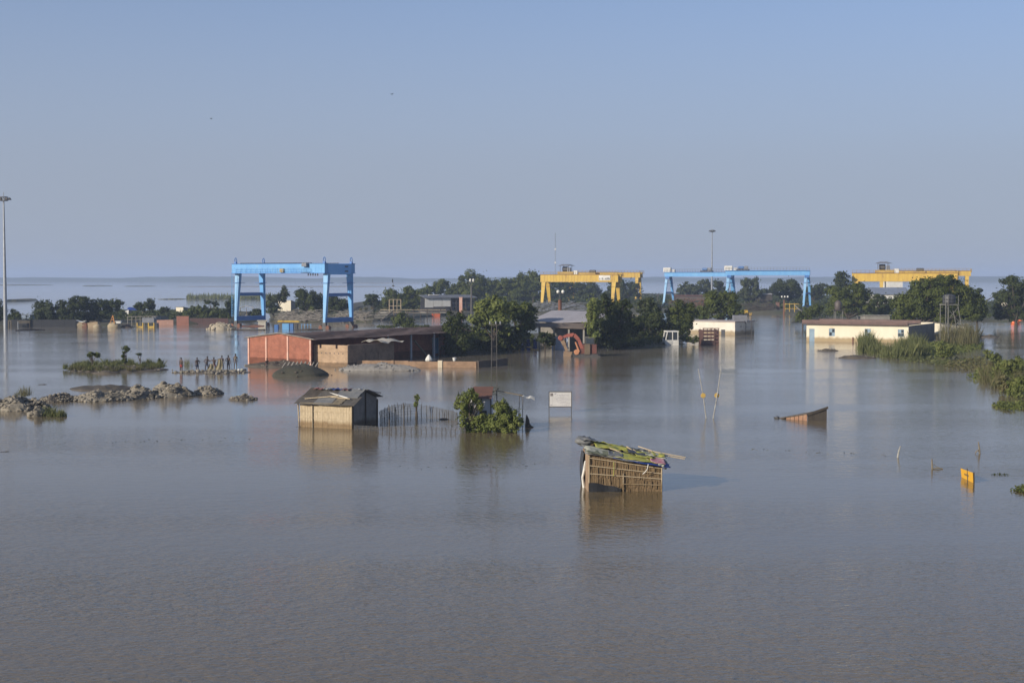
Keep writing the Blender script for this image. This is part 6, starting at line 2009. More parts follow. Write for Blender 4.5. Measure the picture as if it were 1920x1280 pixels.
def person(label, px, row_top, t, yaw, la, ra, legs, short, lean=(0, 0), height=1.64, seated=False, shirt=None):
    """la, ra: elbow and wrist offsets from the shoulder; legs: knee and foot offsets from each hip"""
    k = height / 1.70
    ztop = Z(row_top, t)
    gz = ztop - height if not seated else ztop - 0.88 * k - 0.10
    P = Vector((X(px, t), at(px, row_top, t).y, gz))
    r = thing('person', label, 'person', P, yaw, 'people on the debris raft')
    hipz = 0.90 * k if not seated else 0.16
    lx, ly = lean
    V, E_, R = [], [], []
    def add(p, rad, to=None):
        V.append(Vector(p))
        R.append(rad)
        if to is not None:
            E_.append((to, len(V) - 1))
        return len(V) - 1
    pel = add((0, 0, hipz), (0.135 * k, 0.10 * k))
    wst = add((lx * 0.3, ly * 0.3, hipz + 0.18 * k), (0.115 * k, 0.085 * k), pel)
    cst = add((lx * 0.7, ly * 0.7, hipz + 0.40 * k), (0.150 * k, 0.10 * k), wst)
    nck = add((lx, ly, hipz + 0.54 * k), 0.055 * k, cst)
    hd0 = add((lx * 1.1, ly * 1.1 - 0.01, hipz + 0.62 * k), 0.062 * k, nck)
    hd1 = add((lx * 1.15, ly * 1.15 - 0.015, hipz + 0.70 * k), (0.078 * k, 0.095 * k), hd0)
    hd2 = add((lx * 1.15, ly * 1.15, hipz + 0.77 * k), (0.066 * k, 0.08 * k), hd1)
    for sgn, arm in ((-1, la), (1, ra)):
        sh = add((lx * 0.85 + sgn * 0.185 * k, ly * 0.85, hipz + 0.485 * k), 0.062 * k, cst)
        el = add(V[sh] + Vector(arm[0]) * k, 0.043 * k, sh)
        wr = add(V[sh] + Vector(arm[1]) * k, 0.030 * k, el)
        d = (V[wr] - V[el]).normalized()
        pm = add(V[wr] + d * 0.08 * k, (0.040 * k, 0.020 * k), wr)
        side = Vector((-d.y, d.x, 0)) if abs(d.z) < 0.8 else Vector((0, 1, 0))
        for q, ln in ((-0.026, 0.065), (-0.009, 0.08), (0.009, 0.075), (0.026, 0.06)):
            add(V[pm] + (d * ln + side * q + Vector((0, -0.012, 0))) * k, 0.009 * k, pm)
        add(V[wr] + (d * 0.06 + side * 0.055) * k, 0.011 * k, wr)
    for sgn, lg in ((-1, legs[0]), (1, legs[1])):
        hp = add((sgn * 0.09 * k, 0, hipz - 0.06 * k), 0.095 * k, pel)
        kn = add(V[hp] + Vector(lg[0]) * k, 0.060 * k, hp)
        an_ = add(V[hp] + Vector(lg[1]) * k, 0.040 * k, kn)
        add(V[an_] + Vector((sgn * 0.03, -0.14, -0.04)) * k, (0.045 * k, 0.03 * k), an_)
    skinned('body', V, E_, R, SKIN_DARK, r)
    # hair cap and facial relief
    h = V[hd2]
    MB().lathe((h.x, h.y + 0.012, h.z - 0.045 * k), [(0.088 * k, 0), (0.096 * k, 0.05 * k), (0.075 * k, 0.10 * k), (0.03 * k, 0.125 * k)], 10).build('hair', HAIR, r, smooth=True)
    f = V[hd1]
    fc = MB().rock((f.x, f.y - 0.098 * k, f.z - 0.01), 0.016 * k, 2, 1.4)
    for sgn in (-1, 1):
        fc.rock((f.x + sgn * 0.032 * k, f.y - 0.088 * k, f.z + 0.025 * k), 0.010 * k, 4)
        fc.rock((f.x + sgn * 0.082 * k, f.y, f.z + 0.005), 0.018 * k, 6, 1.5)
    fc.rock((f.x, f.y - 0.088 * k, f.z - 0.05 * k), 0.018 * k, 7, 0.4)
    fc.build('face_features', SKIN_DARK, r)
    # shorts: waistband and two legs as one skinned garment
    hips = [i for i in range(len(V)) if abs(V[i].z - (hipz - 0.06 * k)) < 1e-5]
    W_ = [V[pel] + Vector((0, 0, 0.09 * k)), V[pel]]
    Eg = [(0, 1)]
    Rg = [(0.128 * k, 0.098 * k), (0.150 * k, 0.115 * k)]
    for i, lg in zip(hips, legs):
        W_.append(V[i])
        Eg.append((1, len(W_) - 1))
        Rg.append(0.112 * k)
        W_.append(V[i].lerp(V[i] + Vector(lg[0]) * k, 0.72))
        Eg.append((len(W_) - 2, len(W_) - 1))
        Rg.append(0.092 * k)
    skinned('shorts', W_, Eg, Rg, CLOTH[short], r, 1)
    if shirt:
        S_ = [V[wst] + Vector((0, 0, -0.05)), V[wst].lerp(V[cst], 0.5), V[cst], V[cst].lerp(V[nck], 0.45)]
        skinned('shirt', S_, [(0, 1), (1, 2), (2, 3)], [(0.130 * k, 0.10 * k), (0.142 * k, 0.105 * k), (0.172 * k, 0.118 * k), (0.11 * k, 0.085 * k)], CLOTH[shirt], r)
    return r

DOWN = ((-0.06, 0.02, -0.28), (-0.07, -0.04, -0.52))
def arm(sgn, kind):
    if kind == 'down':
        return ((sgn * 0.05, 0.02, -0.28), (sgn * 0.07, -0.05, -0.53))
    if kind == 'hip':
        return ((sgn * 0.22, 0.08, -0.20), (sgn * 0.02, -0.06, -0.38))
    if kind == 'reach':
        return ((sgn * 0.27, -0.04, -0.10), (sgn * 0.52, -0.08, -0.16))
    if kind == 'front':
        return ((sgn * 0.04, -0.12, -0.25), (-sgn * 0.06, -0.30, -0.22))
STAND = (((-0.03, -0.02, -0.42), (-0.03, 0.02, -0.82)), ((0.03, -0.02, -0.42), (0.03, 0.02, -0.82)))
STRIDE = (((-0.06, -0.06, -0.41), (-0.09, 0.02, -0.82)), ((0.06, 0.03, -0.42), (0.10, 0.10, -0.81)))
SIT = (((-0.06, -0.36, 0.22), (-0.05, -0.42, -0.16)), ((0.08, -0.34, 0.24), (0.06, -0.46, -0.14)))
tp = T(694.5)
person('person in red shorts standing at the left end of the debris raft', 339.5, 670.5, T(697), 2.6, arm(-1, 'down'), arm(1, 'down'), STAND, 'red', (0, 0), 1.52)
person('bare-chested person with hand on hip, second from the left on the raft', 369.5, 670.5, T(697), 0.6, arm(-1, 'down'), arm(1, 'hip'), STAND, 'navy', (0, 0), 1.52)
person('person stooping with hand on hip beside the pale net, third from the left', 387.5, 668.5, T(695), 0.2, arm(-1, 'hip'), arm(1, 'front'), STRIDE, 'navy', (0.06, -0.05), 1.56, shirt='grey')
person('person stretching an arm out towards the neighbour, fourth from the left', 401.5, 670.0, T(694), 0.0, arm(-1, 'reach'), arm(1, 'front'), STRIDE, 'maroon', (-0.02, -0.06), 1.5)
person('person in dark clothes standing just right of the pale net', 416.0, 667.0, T(693.5), 3.0, arm(-1, 'down'), arm(1, 'reach'), STRIDE, 'navy', (0, 0), 1.54, shirt='navy')
person('person standing with arms down, second from the right on the raft', 428.0, 666.5, T(693), 2.8, arm(-1, 'down'), arm(1, 'hip'), STAND, 'grey', (0, 0), 1.56)
person('tallest-looking person standing at the right end of the raft', 441.5, 663.5, T(690.5), 3.1, arm(-1, 'down'), arm(1, 'down'), STAND, 'grey', (0, 0), 1.60, shirt='khaki')
person('person sitting alone on the mud spit by the brick gable', 500.0, 671.5, T(687), 0.5, arm(-1, 'front'), arm(1, 'front'), SIT, 'red', (0, -0.10), 1.6, True)
# the raft they stand on
mound('debris_raft', 'flat raft of stones and driftwood under the standing people', 316, 466, 700.5, 3.0, 3.8, MUD, 51, 170, 'raft', 0.26, None, 0.4)
for a, b, lab in (((392, 697), 15, 'pale fishing net hanging beside the stooping person'), ((408, 696), 23, 'tall pale net held up between the reaching person and the neighbour')):
    P = G(*a)
    s = S(T(a[1]))
    hN = b * s
    def net(u, v, hN=hN):
        return (-0.05 + 0.85 * (1 - v) * (u - 0.5) + 0.40 * v * (u - 0.2) + 0.22 * math.sin(2.2 * v), 0.05 * math.sin(u * 9) + 0.08 * math.sin(v * 5), hN * v)
    mb = MB()
    nu, nv = 6, 8
    vs = [Vector(net(i / nu, j / nv)) for j in range(nv + 1) for i in range(nu + 1)]
    bk = [p + Vector((0.01, 0.05, 0)) for p in vs]
    w_ = nu + 1
    K = len(vs)
    fs = []
    for j in range(nv):
        for i in range(nu):
            q = j * w_ + i
            fs += [(q, q + 1, q + 1 + w_, q + w_), (K + q, K + q + w_, K + q + 1 + w_, K + q + 1)]
    mb.poly(vs + bk, fs)
    o = mb.build('fishing_net', mat('pale_net', (0.27, 0.235, 0.15), (0.19, 0.165, 0.105), 4), None, P)
    tag(o, lab, 'net', 'nets on the raft')
for k, (px, row) in enumerate(((448, 696), (454, 695), (459, 695.5))):
    P = G(px, row)
    o = MB().rock((0, 0, 0.1), 0.26, k + 70, 0.7).build('bundle', (WHITE, PALE, TARP_BLACK)[k], None, P)
    tag(o, ('white bundle at the right end of the raft', 'pale sack beside the white bundle on the raft', 'round dark pot at the very end of the raft')[k], ('bundle', 'sack', 'pot')[k])

# three blue posts and yellow sacks below the grove
for px in (980.5, 990.5, 1003.5):
    P = G(px, 655)
    t = T(655)
    r = thing('blue_post', {980.5: 'left of three dark blue drums with white tops under the dark grove', 990.5: 'middle of three dark blue drums with white tops under the dark grove', 1003.5: 'right of three dark blue drums with white tops under the dark grove'}[px], 'drum', P, 0, 'blue drums under the grove')
    h = Z(632, t)
    MB().lathe((0, 0, -0.3), [(0.26, 0), (0.28, 0.4), (0.26, 0.45), (0.28, 0.5), (0.28, h - 0.05), (0.2, h)], 12).build('drum', TARP_BLUE, r)
    MB().lathe((0, 0, h - 0.28), [(0.12, 0), (0.14, 0.1), (0.08, 0.28)], 10).build('cap', WHITE, r)
YSACK = mat('ochre_sacking', (0.60, 0.40, 0.14), (0.48, 0.31, 0.11), 2, 0.9)
P = G(933, 657)
ysk = thing('sack_wall', 'row of ochre sacks stacked at the waterline under the dark grove', 'sacks', P)
rd = random.Random(4)
for k in range(20):
    x = k * 0.245 if k < 13 else 0.3 + (k - 13) * 0.36
    z = 0.12 if k < 13 else 0.48
    MB().rock((x, 0.2 + rd.uniform(-0.1, 0.1), z), 0.27, k + 300, 0.9).build('sack', YSACK, ysk)
P = G(986, 656.5)
yk2 = thing('sack_wall', 'scattered ochre sacks in front of the blue drums', 'sacks', P)
for k in range(8):
    MB().rock((k * 0.24 + rd.uniform(-0.05, 0.05), rd.uniform(-0.2, 0.2), 0.08 + 0.35 * (k in (1, 2))), 0.17, k + 400, 0.8).build('sack', YSACK, yk2)

# birds
BIRD = mat('dark_feathers', (0.02, 0.02, 0.022), (0.035, 0.034, 0.033), 8, 0.7)
def bird(label, px, py, t, span, perched=False):
    P = at(px, py, t)
    r = thing('bird', label, 'bird', P, 0, 'birds')
    k = span
    bd = MB()
    V = [(-0.42 * k, 0, 0.0), (-0.2 * k, 0, 0.0), (0.0, 0, 0.0), (0.2 * k, 0, 0.02 * k), (0.30 * k, 0, 0.04 * k)]
    if perched:
        V = [(-0.05 * k, 0, -0.35 * k), (0, 0, -0.1 * k), (0.0, 0, 0.12 * k), (0.02 * k, 0, 0.30 * k), (0.06 * k, 0, 0.38 * k)]
    skinned('body', [Vector(v) for v in V], [(0, 1), (1, 2), (2, 3), (3, 4)], [0.03 * k, 0.08 * k, 0.10 * k, 0.07 * k, 0.03 * k], BIRD, r, 2)
    for sg in (-1, 1):
        if not perched:
            w = MB().hexa([(-0.13 * k, sg * 0.05 * k, 0.0), (0.14 * k, sg * 0.05 * k, 0.0), (0.14 * k, sg * 0.05 * k, 0.02 * k), (-0.13 * k, sg * 0.05 * k, 0.02 * k)],
                          [(-0.16 * k, sg * 0.55 * k, 0.22 * k), (0.02 * k, sg * 0.55 * k, 0.22 * k), (0.02 * k, sg * 0.55 * k, 0.23 * k), (-0.16 * k, sg * 0.55 * k, 0.23 * k)])
        else:
            w = MB().hexa([(-0.07 * k, sg * 0.07 * k, -0.28 * k), (0.0, sg * 0.07 * k, -0.28 * k), (0.0, sg * 0.09 * k, -0.28 * k), (-0.07 * k, sg * 0.09 * k, -0.28 * k)],
                          [(-0.08 * k, sg * 0.08 * k, 0.15 * k), (0.08 * k, sg * 0.08 * k, 0.15 * k), (0.08 * k, sg * 0.1 * k, 0.15 * k), (-0.08 * k, sg * 0.1 * k, 0.15 * k)])
        w.build('wing', BIRD, r)
    r.rotation_euler = (0, 0, 0.9)
    return r
bird('small dark bird high in the sky, right of the other', 735, 177, 200, 0.55)
bird('small dark bird lower in the sky, left of the other', 396, 223, 220, 0.5)
t = T(597)
P = Vector((X(736, t), t + 2, 0.8))
pp_ = thing('flag_pole', 'thin dark pole rising above the trees on the jetty', 'pole', P)
h = Z(529, t) - 0.8
MB().tube((0, 0, 0), (0, 0, h), 0.05, 0.04, 5).build('pole', STEEL, pp_)
MB().rock((0.1, 0, Z(536, t) - 0.8), 0.28, 4, 0.7).build('lamp', STEEL, pp_)
bird('black bird perched on the thin pole above the jetty trees', 736, 526.5, t + 2, 1.3, True)

# ================================================================== TREES, BUSHES AND REEDS
GT = 'trees of the flooded shore'
# far left
tree('broadleaf_tree', 'dark bush cut by the left edge at the floodlight mast foot', 2, 609, [(0, 585, 15, 22)], 'dark', 3.2, 1.2)
tree('broadleaf_tree', 'small round tree just right of the floodlight mast', 27, 609, [(26, 592, 13, 13), (20, 598, 10, 9)], 'mid', 3.2, 1.1)
tree('spreading_tree', 'spreading dark tree, first right of the dull blue hut', 86, 609, [(80, 577, 21, 15), (100, 583, 17, 15), (74, 590, 15, 11), (88, 594, 24, 9)], 'dark', 3.6, 1.2)
tree('spreading_tree', 'wide dark tree forming the middle of the far-left clump', 140, 609, [(130, 575, 20, 15), (150, 571, 22, 14), (138, 592, 27, 13), (118, 590, 12, 14)], 'dark', 3.6, 1.2)
tree('spreading_tree', 'flat-topped dark tree at the right end of the far-left clump', 190, 608, [(180, 571, 25, 13), (210, 571, 24, 11), (190, 585, 24, 13), (168, 594, 16, 10)], 'dark', 3.6, 1.2)
tree('broadleaf_tree', 'small dark tree behind the blue tarpaulin tent', 275, 600, [(272, 574, 17, 9), (284, 571, 10, 11), (262, 576, 10, 6)], 'dark', 3.2, 1.2)
tree('broadleaf_tree', 'small dark tree among reeds left of the cream hut', 312, 601, [(312, 579, 9, 5), (303, 584, 8, 6)], 'dark', 2.8, 1.1)
tree('bush', 'bushy green shrub mass between cream hut and sandbags', 372, 603, [(362, 585, 14, 11), (380, 583, 16, 12), (398, 585, 13, 11), (350, 590, 12, 9)], 'mid', 3.2, 1.1, 'bush')
tree('broadleaf_tree', 'little dark tree with flat top above the shrub mass', 397, 600, [(391, 566, 7, 5), (404, 569, 7, 5)], 'dark', 2.8, 1.2)
tree('broadleaf_tree', 'leafy dark tree directly left of the tall blue gantry', 433, 602, [(434, 571, 10, 14), (428, 584, 9, 9)], 'dark', 3.2, 1.2)
tree('broadleaf_tree', 'dull green tree behind the left inner leg of the tall blue gantry', 513, 598, [(508, 565, 11, 14), (519, 560, 10, 12), (533, 552, 10, 14), (512, 580, 15, 9)], 'olive', 3.2, 1.1)
tree('broadleaf_tree', 'full dark tree seen through the tall blue gantry', 580, 600, [(566, 553, 15, 15), (586, 562, 18, 19), (570, 572, 16, 15), (597, 575, 12, 14)], 'dark', 3.4, 1.25)
tree('broadleaf_tree', 'dark tree between the right legs of the tall blue gantry', 632, 600, [(622, 566, 14, 13), (642, 568, 12, 13), (632, 577, 18, 10)], 'dark', 3.4, 1.25)
tree('bush', 'single bright bush on the pole bank under the tall blue gantry', 585, 600.5, [(585, 585, 8, 8)], 'light', 2.8, 1.0, 'bush', trunk=False)
for k_, (px_, py_, rx_, ry_, lf_, lb_) in enumerate(((48, 598, 12, 8, 'dark', 'low dark shrub over the boundary wall right of the dull blue hut'), (105, 600, 14, 9, 'dark', 'low dark shrub over the boundary wall under the first spreading tree'), (152, 598, 14, 10, 'dark', 'dark shrub behind the half-drowned tanker'), (205, 594, 16, 9, 'dark', 'dark shrub behind the large mixer drum'), (226, 590, 12, 9, 'mid', 'green shrub at the left end of the blue tarpaulin tent'), (246, 592, 14, 7, 'mid', 'green shrub in front of the blue tarpaulin tent'), (285, 589, 14, 9, 'olive', 'olive shrub right of the blue tarpaulin tent'), (310, 593, 12, 8, 'olive', 'olive shrub behind the low pinkish brick stub'), (340, 590, 14, 8, 'olive', 'olive shrub below the cream hut'), (420, 588, 14, 9, 'olive', 'olive shrub at the right end of the maroon wall'), (478, 588, 14, 9, 'dark', 'dark shrub inside the tall gantry left frame'))):
    tree('shrub', lb_, px_, 604, [(px_, py_, rx_, ry_)], lf_, 3.2, 1.2, 'shrub', 'shrubs along the left bank', trunk=False, t=T(604) + 6)
# jetty trees
tree('broadleaf_tree', 'small round tree alone at the left end of the jetty', 700, 592, [(699, 560, 15, 12), (690, 566, 9, 8), (709, 568, 10, 8)], 'dark', 3.2, 1.2, t=400)
tree('broadleaf_tree', 'bright green tree behind the jetty scaffold', 735, 590, [(732, 554, 17, 16), (745, 560, 14, 14), (728, 568, 13, 10)], 'mid', 3.2, 1.2, t=400)
tree('broadleaf_tree', 'dense green tree between the scaffold and the white-panelled shed', 775, 590, [(764, 552, 17, 15), (780, 557, 16, 15), (770, 567, 19, 11), (792, 564, 9, 11)], 'mid', 3.2, 1.25, t=410)
tree('broadleaf_tree', 'bushy tree rising left behind the jetty shed roof', 810, 575, [(800, 545, 15, 12), (818, 543, 14, 12)], 'mid', 3.2, 1.2, t=470)
tree('broadleaf_tree', 'rounded tree above the middle of the jetty shed roof', 838, 572, [(832, 538, 20, 13), (850, 543, 14, 11)], 'mid', 3.2, 1.2, t=480)
tree('broadleaf_tree', 'tall domed tree behind the distant globe lamp post', 886, 574, [(886, 529, 25, 21), (868, 538, 18, 16), (904, 540, 18, 16), (885, 550, 28, 14)], 'mid', 3.3, 1.25, t=480)
tree('broadleaf_tree', 'tree right of the tall domed tree in the hazy belt', 930, 574, [(922, 536, 18, 14), (940, 534, 18, 15), (928, 550, 24, 15)], 'mid', 3.3, 1.25, t=500)
tree('broadleaf_tree', 'broad hazy tree in the middle of the distant belt', 968, 574, [(958, 533, 20, 16), (978, 531, 17, 17), (966, 551, 27, 16)], 'mid', 3.3, 1.25, t=500)
tree('broadleaf_tree', 'highest hazy tree touching the first yellow gantry', 1000, 574, [(998, 522, 15, 16), (1012, 528, 15, 15), (1002, 545, 22, 18)], 'mid', 3.3, 1.25, t=520)
tree('broadleaf_tree', 'dark tree behind the first yellow gantry left legs', 1048, 574, [(1040, 538, 20, 13), (1062, 540, 18, 13), (1050, 553, 28, 10)], 'dark', 3.3, 1.25, t=560)
tree('broadleaf_tree', 'dark tree under the girder of the first yellow gantry', 1098, 574, [(1088, 541, 20, 12), (1110, 542, 18, 13), (1098, 553, 26, 10)], 'dark', 3.3, 1.25, t=560)
tree('broadleaf_tree', 'dark tree behind the right legs of the first yellow gantry', 1160, 574, [(1150, 541, 17, 13), (1172, 538, 18, 14), (1190, 545, 16, 13), (1160, 553, 26, 10)], 'dark', 3.3, 1.25, t=560)
# behind the blue gantries
tree('broadleaf_tree', 'round hazy tree right of the left blue gantry leg', 1290, 570, [(1288, 539, 15, 11), (1300, 543, 17, 12), (1278, 546, 11, 9)], 'olive', 3.1, 1.2, t=560)
tree('broadleaf_tree', 'hazy tree just left of the distant floodlight mast', 1322, 570, [(1320, 535, 13, 11), (1326, 545, 15, 12)], 'olive', 3.1, 1.2, t=565)
tree('broadleaf_tree', 'hazy tree right of the distant floodlight mast', 1349, 570, [(1346, 534, 12, 11), (1352, 545, 14, 13)], 'dark', 3.1, 1.2, t=565)
tree('broadleaf_tree', 'twin-topped tree right of the middle blue gantry legs', 1406, 575, [(1400, 534, 11, 16), (1415, 532, 10, 15), (1400, 552, 16, 14), (1416, 550, 14, 13)], 'olive', 3.1, 1.2, t=500)
tree('broadleaf_tree', 'low hazy tree between twin-topped tree and dark round tree', 1438, 572, [(1434, 548, 13, 9), (1448, 545, 10, 9)], 'dark', 3.1, 1.2, t=560)
tree('broadleaf_tree', 'dark double-domed tree left of the blue gantry end legs', 1478, 580, [(1464, 537, 16, 13), (1484, 535, 18, 13), (1470, 550, 18, 12), (1492, 550, 14, 14)], 'dark', 3.2, 1.2, t=470)
tree('broadleaf_tree', 'low dark tree behind the blue gantry end legs', 1525, 572, [(1518, 545, 14, 9), (1540, 540, 18, 10), (1528, 552, 22, 10)], 'dark', 3.2, 1.2, t=500)
# right
tree('layered_tree', 'layered dark tree beside the left end of the right yellow gantry', 1580, 585, [(1578, 516, 14, 9), (1574, 526, 17, 7), (1584, 536, 22, 9), (1570, 546, 24, 10)], 'dark', 3.4, 1.2, t=400)
tree('broadleaf_tree', 'creeper-hung dark tree behind the left end of the white house', 1590, 603, [(1570, 552, 24, 18), (1600, 545, 26, 19), (1618, 562, 20, 20), (1585, 572, 30, 20), (1630, 580, 14, 14)], 'mid', 3.6, 1.2, t=300)
tree('bush', 'low leafy bush at the left corner of the white house', 1505, 612, [(1500, 594, 11, 10), (1516, 588, 14, 11), (1530, 580, 15, 12), (1512, 600, 10, 8)], 'mid', 3.4, 1.1, 'bush', t=285)
tree('broadleaf_tree', 'dark filler tree between the creeper-hung tree and the big round tree', 1655, 600, [(1650, 563, 16, 12), (1664, 570, 14, 14), (1650, 582, 20, 12)], 'dark', 3.5, 1.2, t=310)
tree('broadleaf_tree', 'biggest round green tree, standing over the white house end', 1722, 645, [(1735, 541, 36, 24), (1775, 535, 34, 20), (1712, 565, 36, 26), (1760, 568, 42, 30), (1805, 560, 34, 26), (1700, 590, 24, 16), (1815, 583, 28, 18), (1770, 592, 34, 16), (1690, 575, 22, 22), (1835, 575, 16, 22)], 'mid', 4.0, 1.4, t=243, depth=0.55)
tree('broadleaf_tree', 'dark shaded tree tucked at the right of the biggest round tree', 1832, 607, [(1826, 560, 18, 18), (1838, 575, 14, 18), (1830, 592, 16, 12)], 'dark', 3.6, 1.2, t=285)
tree('broadleaf_tree', 'hazy small palm-like tree above the channel on the right', 1838, 575, [(1836, 545, 8, 5), (1872, 553, 14, 7)], 'dark', 3.0, 1.1, t=430)
tree('broadleaf_tree', 'broad dark tree cut by the right edge above the orange floats', 1905, 609, [(1900, 530, 26, 14), (1888, 556, 26, 18), (1920, 550, 30, 24), (1886, 582, 24, 16), (1915, 588, 30, 18)], 'dark', 3.8, 1.25, t=290)
# the near grove
tree('broadleaf_tree', 'small round tree standing alone in water behind the workshop roof', 757, 616, [(757, 599, 18, 12), (748, 603, 12, 9), (767, 605, 11, 8)], 'mid', 4.0, 1.1, clump=0.36)
tree('broadleaf_tree', 'dark tree hiding the far end of the workshop roof', 852, 676, [(852, 603, 22, 22), (846, 628, 24, 24), (866, 640, 26, 28), (850, 660, 22, 14)], 'dark', 4.4, 1.25, t=184)
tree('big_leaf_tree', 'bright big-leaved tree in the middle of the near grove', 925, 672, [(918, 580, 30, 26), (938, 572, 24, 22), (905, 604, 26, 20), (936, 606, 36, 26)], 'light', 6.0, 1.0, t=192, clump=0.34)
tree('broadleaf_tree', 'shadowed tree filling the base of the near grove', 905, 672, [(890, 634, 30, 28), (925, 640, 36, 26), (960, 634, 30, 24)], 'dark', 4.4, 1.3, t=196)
tree('broadleaf_tree', 'leafy tree at the right shoulder of the near grove', 975, 668, [(968, 588, 24, 20), (988, 590, 20, 22), (985, 610, 24, 20)], 'mid', 4.6, 1.2, t=198)
tree('bush', 'small bluish bush in the open warehouse bay', 1022, 655, [(1020, 632, 18, 11), (1030, 640, 14, 9)], 'dark', 4.0, 1.0, 'bush', t=192)
tree('columnar_tree', 'sunlit hanging-leaved column tree left of the drowned trucks', 1114, 660, [(1112, 578, 14, 24), (1108, 606, 12, 24), (1116, 628, 12, 18)], 'light', 4.2, 1.2, t=196, clump=0.24)
tree('broadleaf_tree', 'tall dark tree right behind the sunlit column tree', 1155, 660, [(1138, 574, 22, 22), (1165, 580, 24, 20), (1150, 610, 34, 28), (1178, 610, 26, 26), (1150, 636, 36, 18)], 'dark', 4.4, 1.3, t=200)
tree('flowering_tree', 'pale olive tree with dry seed clusters in the middle grove', 1216, 652, [(1212, 572, 20, 17), (1226, 584, 16, 17), (1212, 594, 18, 12)], 'olive', 4.2, 1.1, t=226)
tree('broadleaf_tree', 'dark tree overhanging the white truck cab', 1220, 654, [(1200, 618, 30, 28), (1236, 616, 32, 26), (1190, 634, 26, 16), (1228, 600, 28, 16), (1215, 634, 26, 12)], 'dark', 4.4, 1.3, t=218, depth=0.5)
tree('broadleaf_tree', 'green tree between white truck cab and mouldy wall', 1278, 645, [(1268, 582, 24, 18), (1288, 588, 20, 20), (1270, 606, 28, 22), (1285, 612, 14, 14)], 'mid', 4.2, 1.2, t=228, depth=0.5)
tree('broadleaf_tree', 'green tree rising behind the mouldy white wall', 1350, 630, [(1340, 560, 22, 18), (1366, 558, 20, 16), (1350, 580, 34, 18), (1376, 582, 18, 14)], 'mid', 4.0, 1.2, t=262)
tree('broadleaf_tree', 'small tree behind the left end of the mouldy wall', 1316, 625, [(1314, 584, 16, 12), (1322, 594, 16, 8)], 'mid', 4.0, 1.15, t=270)
tree('bush', 'light green bush between the two drowned trucks', 1288, 646, [(1286, 634, 12, 8), (1300, 636, 12, 7)], 'mid', 4.0, 1.0, 'bush', trunk=False, t=214)
# near bushes
tree('bush', 'leafy left half of the bushes wrapping the rusty-roofed kiosk', 880, 812, [(870, 758, 17, 24), (886, 742, 16, 14), (874, 788, 19, 24), (892, 800, 18, 14), (902, 786, 14, 12), (900, 762, 9, 9)], 'light', 4.6, 1.0, 'bush', clump=0.32, t=92.5, hollow=0.4)
tree('bush', 'leafy right half of the bushes wrapping the rusty-roofed kiosk', 948, 812, [(957, 780, 22, 24), (938, 762, 16, 14), (930, 790, 20, 20), (968, 793, 15, 18), (912, 800, 16, 12), (948, 798, 24, 14)], 'light', 4.6, 1.0, 'bush', clump=0.32, t=92.2, hollow=0.4)
tree('vine_post', 'single upright green vine on a post inside the net fence', 781, 782, [(782, 745, 4.5, 7), (780, 757, 4.5, 7)], 'light', 4.5, 1.1, 'plant')
tree('sapling', 'flat-crowned sapling on the left side of the grassy islet', 173, 690, [(175, 664, 12, 5), (168, 667, 6, 3), (184, 667, 5, 3)], 'mid', 3.8, 1.0, 'sapling')
tree('sapling', 'taller sapling in the middle of the grassy islet', 235, 690, [(236, 655, 10, 7), (232, 667, 5, 5), (234, 676, 6, 5)], 'mid', 3.8, 1.0, 'sapling')
tree('sapling', 'thin faint sapling right of the taller one on the islet', 263, 690, [(262, 664, 6, 3)], 'olive', 3.0, 0.6, 'sapling')
tree('sapling', 'stubby green shoot at the right end of the islet', 300, 688, [(299, 676, 3, 6)], 'mid', 3.2, 1.0, 'sapling')
tree('bush', 'bright shrub in front of the white house reeds', 1768, 678, [(1762, 650, 16, 12), (1778, 656, 14, 12), (1768, 662, 16, 10)], 'hyacinth', 5.0, 1.0, 'bush', t=T(676), clump=0.36)
tree('bush', 'leafy shrub at the left of the right-edge thicket', 1858, 690, [(1856, 664, 10, 9), (1866, 676, 14, 12)], 'hyacinth', 5.0, 1.0, 'bush', clump=0.36)
tree('bush', 'broad green shrub in the middle of the right-edge thicket', 1890, 712, [(1885, 690, 22, 18), (1908, 684, 18, 14), (1880, 705, 22, 12)], 'hyacinth', 5.2, 1.0, 'bush', clump=0.34)
tree('bush', 'nearest green shrub of the right-edge thicket', 1912, 742, [(1908, 716, 18, 18), (1925, 722, 16, 18), (1900, 730, 12, 10)], 'hyacinth', 5.6, 1.0, 'bush', clump=0.34)
tree('bush', 'tan dry shrub at the foot of the right-edge thicket', 1890, 738, [(1888, 722, 12, 13), (1878, 712, 12, 9)], 'dry', 5.0, 1.0, 'bush', clump=0.34)
tree('bush', 'low creeper on the workshop roof ridge', 735, 640, [(716, 612, 14, 3), (735, 613, 12, 3), (775, 612, 22, 3), (800, 612, 14, 3)], 'olive', 3.6, 0.7, 'bush', trunk=False, t=188)

def reeds(name, label, poly, n, h0, h1, leaf, width=0.05, lean=0.18, z=0.0, cat='reeds'):
    nt = max(6, n // 45)                                  # blades grow in tussocks
    ctr = scatter_poly(gpoly(poly), nt)
    th_ = rng.uniform(0.55, 1.25, nt)
    ti = rng.integers(0, nt, n)
    p = ctr[ti] + rng.normal(size=(n, 2)) * (0.10 + 0.09 * h1)
    c = p.mean(0)
    q = np.hstack([p - c, np.full((n, 1), z)])
    hh = (h0 + (h1 - h0) * rng.random(n) ** 1.5) * th_[ti]
    o = obj(name, blade_mesh(name, q, hh, np.full(n, width), LEAF[leaf], lean), None, (c[0], c[1], 0))
    tag(o, label, cat, kind='stuff')
    return o
reeds('reed_bed', 'separate tuft of tall reeds against the white house wall', [(1612, 662), (1640, 664), (1640, 652), (1614, 652)], 1500, 1.2, 2.7, 'grass', 0.06)
